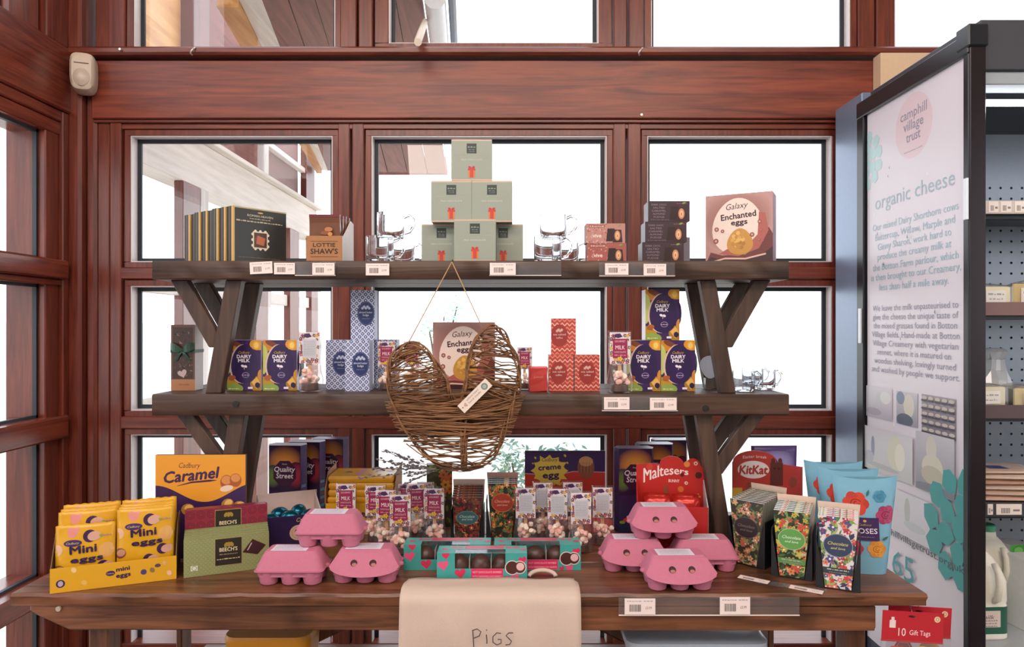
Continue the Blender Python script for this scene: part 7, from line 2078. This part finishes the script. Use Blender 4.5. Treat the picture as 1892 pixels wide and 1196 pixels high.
link('lid', MB().loft([rrect(pw_, 0.15, 0.03, hp2 - 0.02, 5, 0, 0.075), rrect(pw_, 0.15, 0.03, hp2 - 0.004, 5, 0, 0.075), rrect(pw_ - 0.02, 0.135, 0.03, hp2, 5, 0, 0.075)]).mesh('lid', mat('#c6d0de', 0.2, name='milky_lid'), smooth=True), t)
# ------------------------------------------------------------ goods in the chilled cabinet
WRAP = sheet_glass('cling_wrap', (0.96, 0.97, 0.98), 0.15, 0.06, 1.6)
def wedge(label, px, d, z, w, dd, h, rz, col, group):
    t = thing('wrapped_cheese', label, 'cheese', (X(px, d), d, z), rz, group)
    mb = MB().loft([[(-w / 2, 0, q), (w / 2, 0, q), (w / 2 * 0.3, dd, q), (-w / 2 * 0.3, dd, q)] for q in (0.0005, h)])
    link('cheese', mb.mesh('cheese', mat(col, 0.5), bevel=0.004), t)
    mb = MB().loft([[(-w / 2 - 0.004, -0.004, 0), (w / 2 + 0.004, -0.004, 0), (w / 2 * 0.3 + 0.004, dd + 0.004, 0), (-w / 2 * 0.3 - 0.004, dd + 0.004, 0)], [(-w / 2 - 0.003, -0.004, h), (w / 2 + 0.003, -0.003, h), (w / 2 * 0.3, dd, h + 0.005), (-w / 2 * 0.3, dd, h + 0.004)], [(-w * 0.2, 0.01, h + 0.010), (w * 0.25, 0.01, h + 0.008), (w * 0.1, dd * 0.7, h + 0.012), (-w * 0.1, dd * 0.7, h + 0.010)]])
    link('wrap', mb.mesh('wrap', WRAP), t)
    a = Art(); a.rect(-w * 0.3, h * 0.15, w * 0.3, h * 0.8, '#ece4dc'); a.squiggle(-w * 0.24, w * 0.24, h * 0.55, h * 0.1, '#a8a0a0', 2); a.squiggle(-w * 0.2, w * 0.2, h * 0.3, h * 0.1, '#b8b0b0', 3)
    a.build('label', t, ink(0.5), (0, -0.0052, 0))
CG = 'wrapped cheeses in the chilled cabinet'
wedge('pale yellow cheese wedge, left one on the second cabinet shelf', 1838, 2.15, 1.4015, 0.11, 0.14, 0.058, 0.1, '#e6d29a', CG)
wedge('pale yellow cheese wedge, right one on the second cabinet shelf', 1908, 2.16, 1.4015, 0.11, 0.14, 0.068, -0.25, '#e2c67c', CG)
wedge('cream cheese wedge at the left of the third cabinet shelf', 1826, 2.13, 1.0945, 0.13, 0.14, 0.060, 0.2, '#e6d8b0', CG)
wedge('cream cheese wedge at the right of the third cabinet shelf', 1915, 2.13, 1.0945, 0.13, 0.14, 0.055, -0.1, '#e4d09a', CG)
# twisted clear bag standing at the back of the third shelf
t = thing('clear_gathered_bag', 'clear gathered plastic bag standing behind the cheese, third cabinet shelf', 'bag', (X(1836, 2.32), 2.32, 1.0945), 0.2)
rb = random.Random(4); rr = []
for z, r in ((0, 0.055), (0.02, 0.062), (0.06, 0.058), (0.10, 0.040), (0.135, 0.034), (0.16, 0.044), (0.172, 0.03)):
    rr.append([(r * (1 + rb.uniform(-0.14, 0.14)) * math.cos(2 * PI * i / 16), r * 0.7 * (1 + rb.uniform(-0.14, 0.14)) * math.sin(2 * PI * i / 16), z) for i in range(16)])
link('film', MB().loft(rr).mesh('film', sheet_glass('crumpled_film', (0.93, 0.95, 0.97), 0.12, 0.35, 2.5), smooth=False), t)
link('contents', MB().lathe([(0.03, 0.002), (0.045, 0.01), (0.046, 0.05), (0.03, 0.07)], 14).mesh('contents', mat('#dfe4ec', 0.5), smooth=True), t)
# stack of flat packs
for k in range(6):
    zz = 0.8025 + 0.0165 * k
    t = thing('flat_pack', 'flat vacuum pack of pale sliced food in the cabinet stack, ' + ('lowest', 'second from bottom', 'third from bottom', 'third from top', 'second from top', 'topmost')[k], 'pack', (X(1852, 2.2) + rb.uniform(-0.012, 0.012), 2.14 + rb.uniform(0, 0.01), zz), rb.uniform(-0.12, 0.12), 'flat packs stacked in the cabinet')
    rr = []
    for z, e in ((0, 0.02), (0.005, 0.0), (0.0085, 0.0), (0.014, 0.03)): rr.append([(x * (1 + rb.uniform(-0.015, 0.015)), y + rb.uniform(-0.002, 0.002), z) for x, y, _ in rrect(0.21 - e, 0.15 - e, 0.012, 0, 3, 0, 0.075)])
    link('pack', MB().loft(rr).mesh('pack', mat(('#d8b4a0', '#dcc0ac', '#e0c8b8', '#d4ac98', '#e2cdbd', '#dcbfae')[k], 0.25, var=0.2, scale=20), smooth=True), t)
    if k == 5: a = Art(T=top_T(0.0142)); a.rect(-0.05, 0.02, 0.01, 0.07, '#3f4a8a'); a.build('label', t, ink(0.4))
t = thing('yellow_green_packet', 'yellow and green packet leaning at the right of the stacked packs', 'packet', (X(1893, 2.25), 2.22, 0.8025 + 0.107), 0, None, (0.0, 1.25, 0.3))
t.scale = (0.7, 0.7, 0.7)
mb = MB().loft([[(x, y, z) for x, y, _ in rrect(0.09 - e, 0.02 - e * 0.3, 0.006, 0, 3)] for z, e in ((0, 0.01), (0.02, 0), (0.13, 0), (0.15, 0.008))])
link('packet', mb.mesh('packet', mat('#c9c02e', 0.35), smooth=True), t)
a = Art(); a.leaf(0.0, 0.06, 0.07, '#6aa83a', 0.6, 0.5); a.build('front_print', t, ink(0.35), (0, -0.0103, 0))
# milk bottles
MILK = mat('#e9e4d6', 0.35, name='milk_in_plastic')
def milk(label, px, d, rz):
    t = thing('milk_bottle', label, 'bottle', (X(px, d), d, 0.4205), rz, 'milk bottles in the cabinet')
    hw = 0.062
    def body():
        rr = []
        for z, s in ((0, 0.92), (0.006, 1.0), (0.10, 1.0), (0.104, 0.97), (0.115, 1.0), (0.17, 0.98), (0.205, 0.80), (0.235, 0.52), (0.248, 0.34), (0.262, 0.32)):
            rr.append([(x, y, z) for x, y, _ in rrect(2 * hw * s, 2 * hw * s, 0.022 * s + 0.001, 0, 5, 0, hw)])
        return MB().loft(rr).mesh('bottle', MILK, smooth=True)
    link('bottle', cached(('milkb',), body), t)
    link('handle', cached(('milkh',), lambda: MB().tube([(0.012, -0.000, 0.225), (0.012, -0.016, 0.20), (0.012, -0.020, 0.165), (0.012, -0.012, 0.125), (0.012, 0.004, 0.115)], 0.0095, 8).mesh('handle', MILK, smooth='all')), t)
    link('cap', cached(('milkc',), lambda: MB().lathe([(0.024, 0.262), (0.0245, 0.264), (0.0245, 0.280), (0.022, 0.283)], 20, 0, hw).mesh('cap', mat('#4fae8a', 0.4), smooth=True)), t)
    def lab():
        mb = MB(); rr = []
        for z in (0.020, 0.099): rr.append([(x, y, z) for x, y, _ in rrect(2 * hw + 0.001, 2 * hw + 0.001, 0.023, 0, 5, 0, hw)])
        return mb.loft(rr, False, False).mesh('label_band', mat('#1f5a44', 0.4), smooth=True)
    link('label_band', cached(('milkl',), lab), t)
    def pap():
        a = Art(); a.rect(-0.045, 0.040, 0.030, 0.088, '#dcc8c0'); a.text('milk', -0.008, 0.064, 0.012, '#3a3a3a', shear=0.3, fit=0.04)
        for i in range(3): a.squiggle(-0.04, 0.02, 0.042 + 0.008 * i, 0.003, '#7a6a6a', i)
        return a
    art_part('label_print', t, ('milkp',), pap, ink(0.5), (0, -0.0008, 0))
milk('white milk bottle with green label, nearest the cabinet edge', 1830, 2.05, 0.05)
milk('white milk bottle with green label standing behind another', 1846, 2.20, -0.05)
# white and green cartons
def juice(label, px, d, rz):
    t = thing('drink_carton', label, 'carton', (X(px, d), d, 0.4205), rz, 'white and green drink cartons')
    w, hh = 0.075, 0.215
    link('carton', boxm(w, 0.07, hh, mat('#e4e6e4', 0.4)), t)
    def f():
        a = Art((-w / 2, 0, w / 2, hh)); a.rect(-w / 2, 0, w / 2, hh, '#e6e8e6'); a.rect(-w / 2, hh * 0.90, w / 2, hh, '#4fae3e'); a.ell(0, hh * 0.90, w * 0.42, hh * 0.10, '#3f9a3a'); a.ell(-w * 0.1, hh * 0.92, w * 0.2, hh * 0.05, '#7cc45e')
        a.text('BRIGHT', 0, hh * 0.70, 0.008, '#5a4a8a', fit=w * 0.5); a.text('MOO', 0, hh * 0.52, 0.026, '#3aa85a', fit=w * 0.7, bold=0.03)
        for i in range(6): a.squiggle(-w * 0.4, w * 0.4, hh * (0.42 - 0.045 * i), 0.003, '#a0a4a4', i)
        return a
    art_part('front_print', t, ('juice',), f, ink(0.4))
juice('white carton with green top, farther one in the cabinet', 1886, 2.26, 0.1)
juice('white carton with green top, nearer one at the picture edge', 1914, 2.12, 0.1)
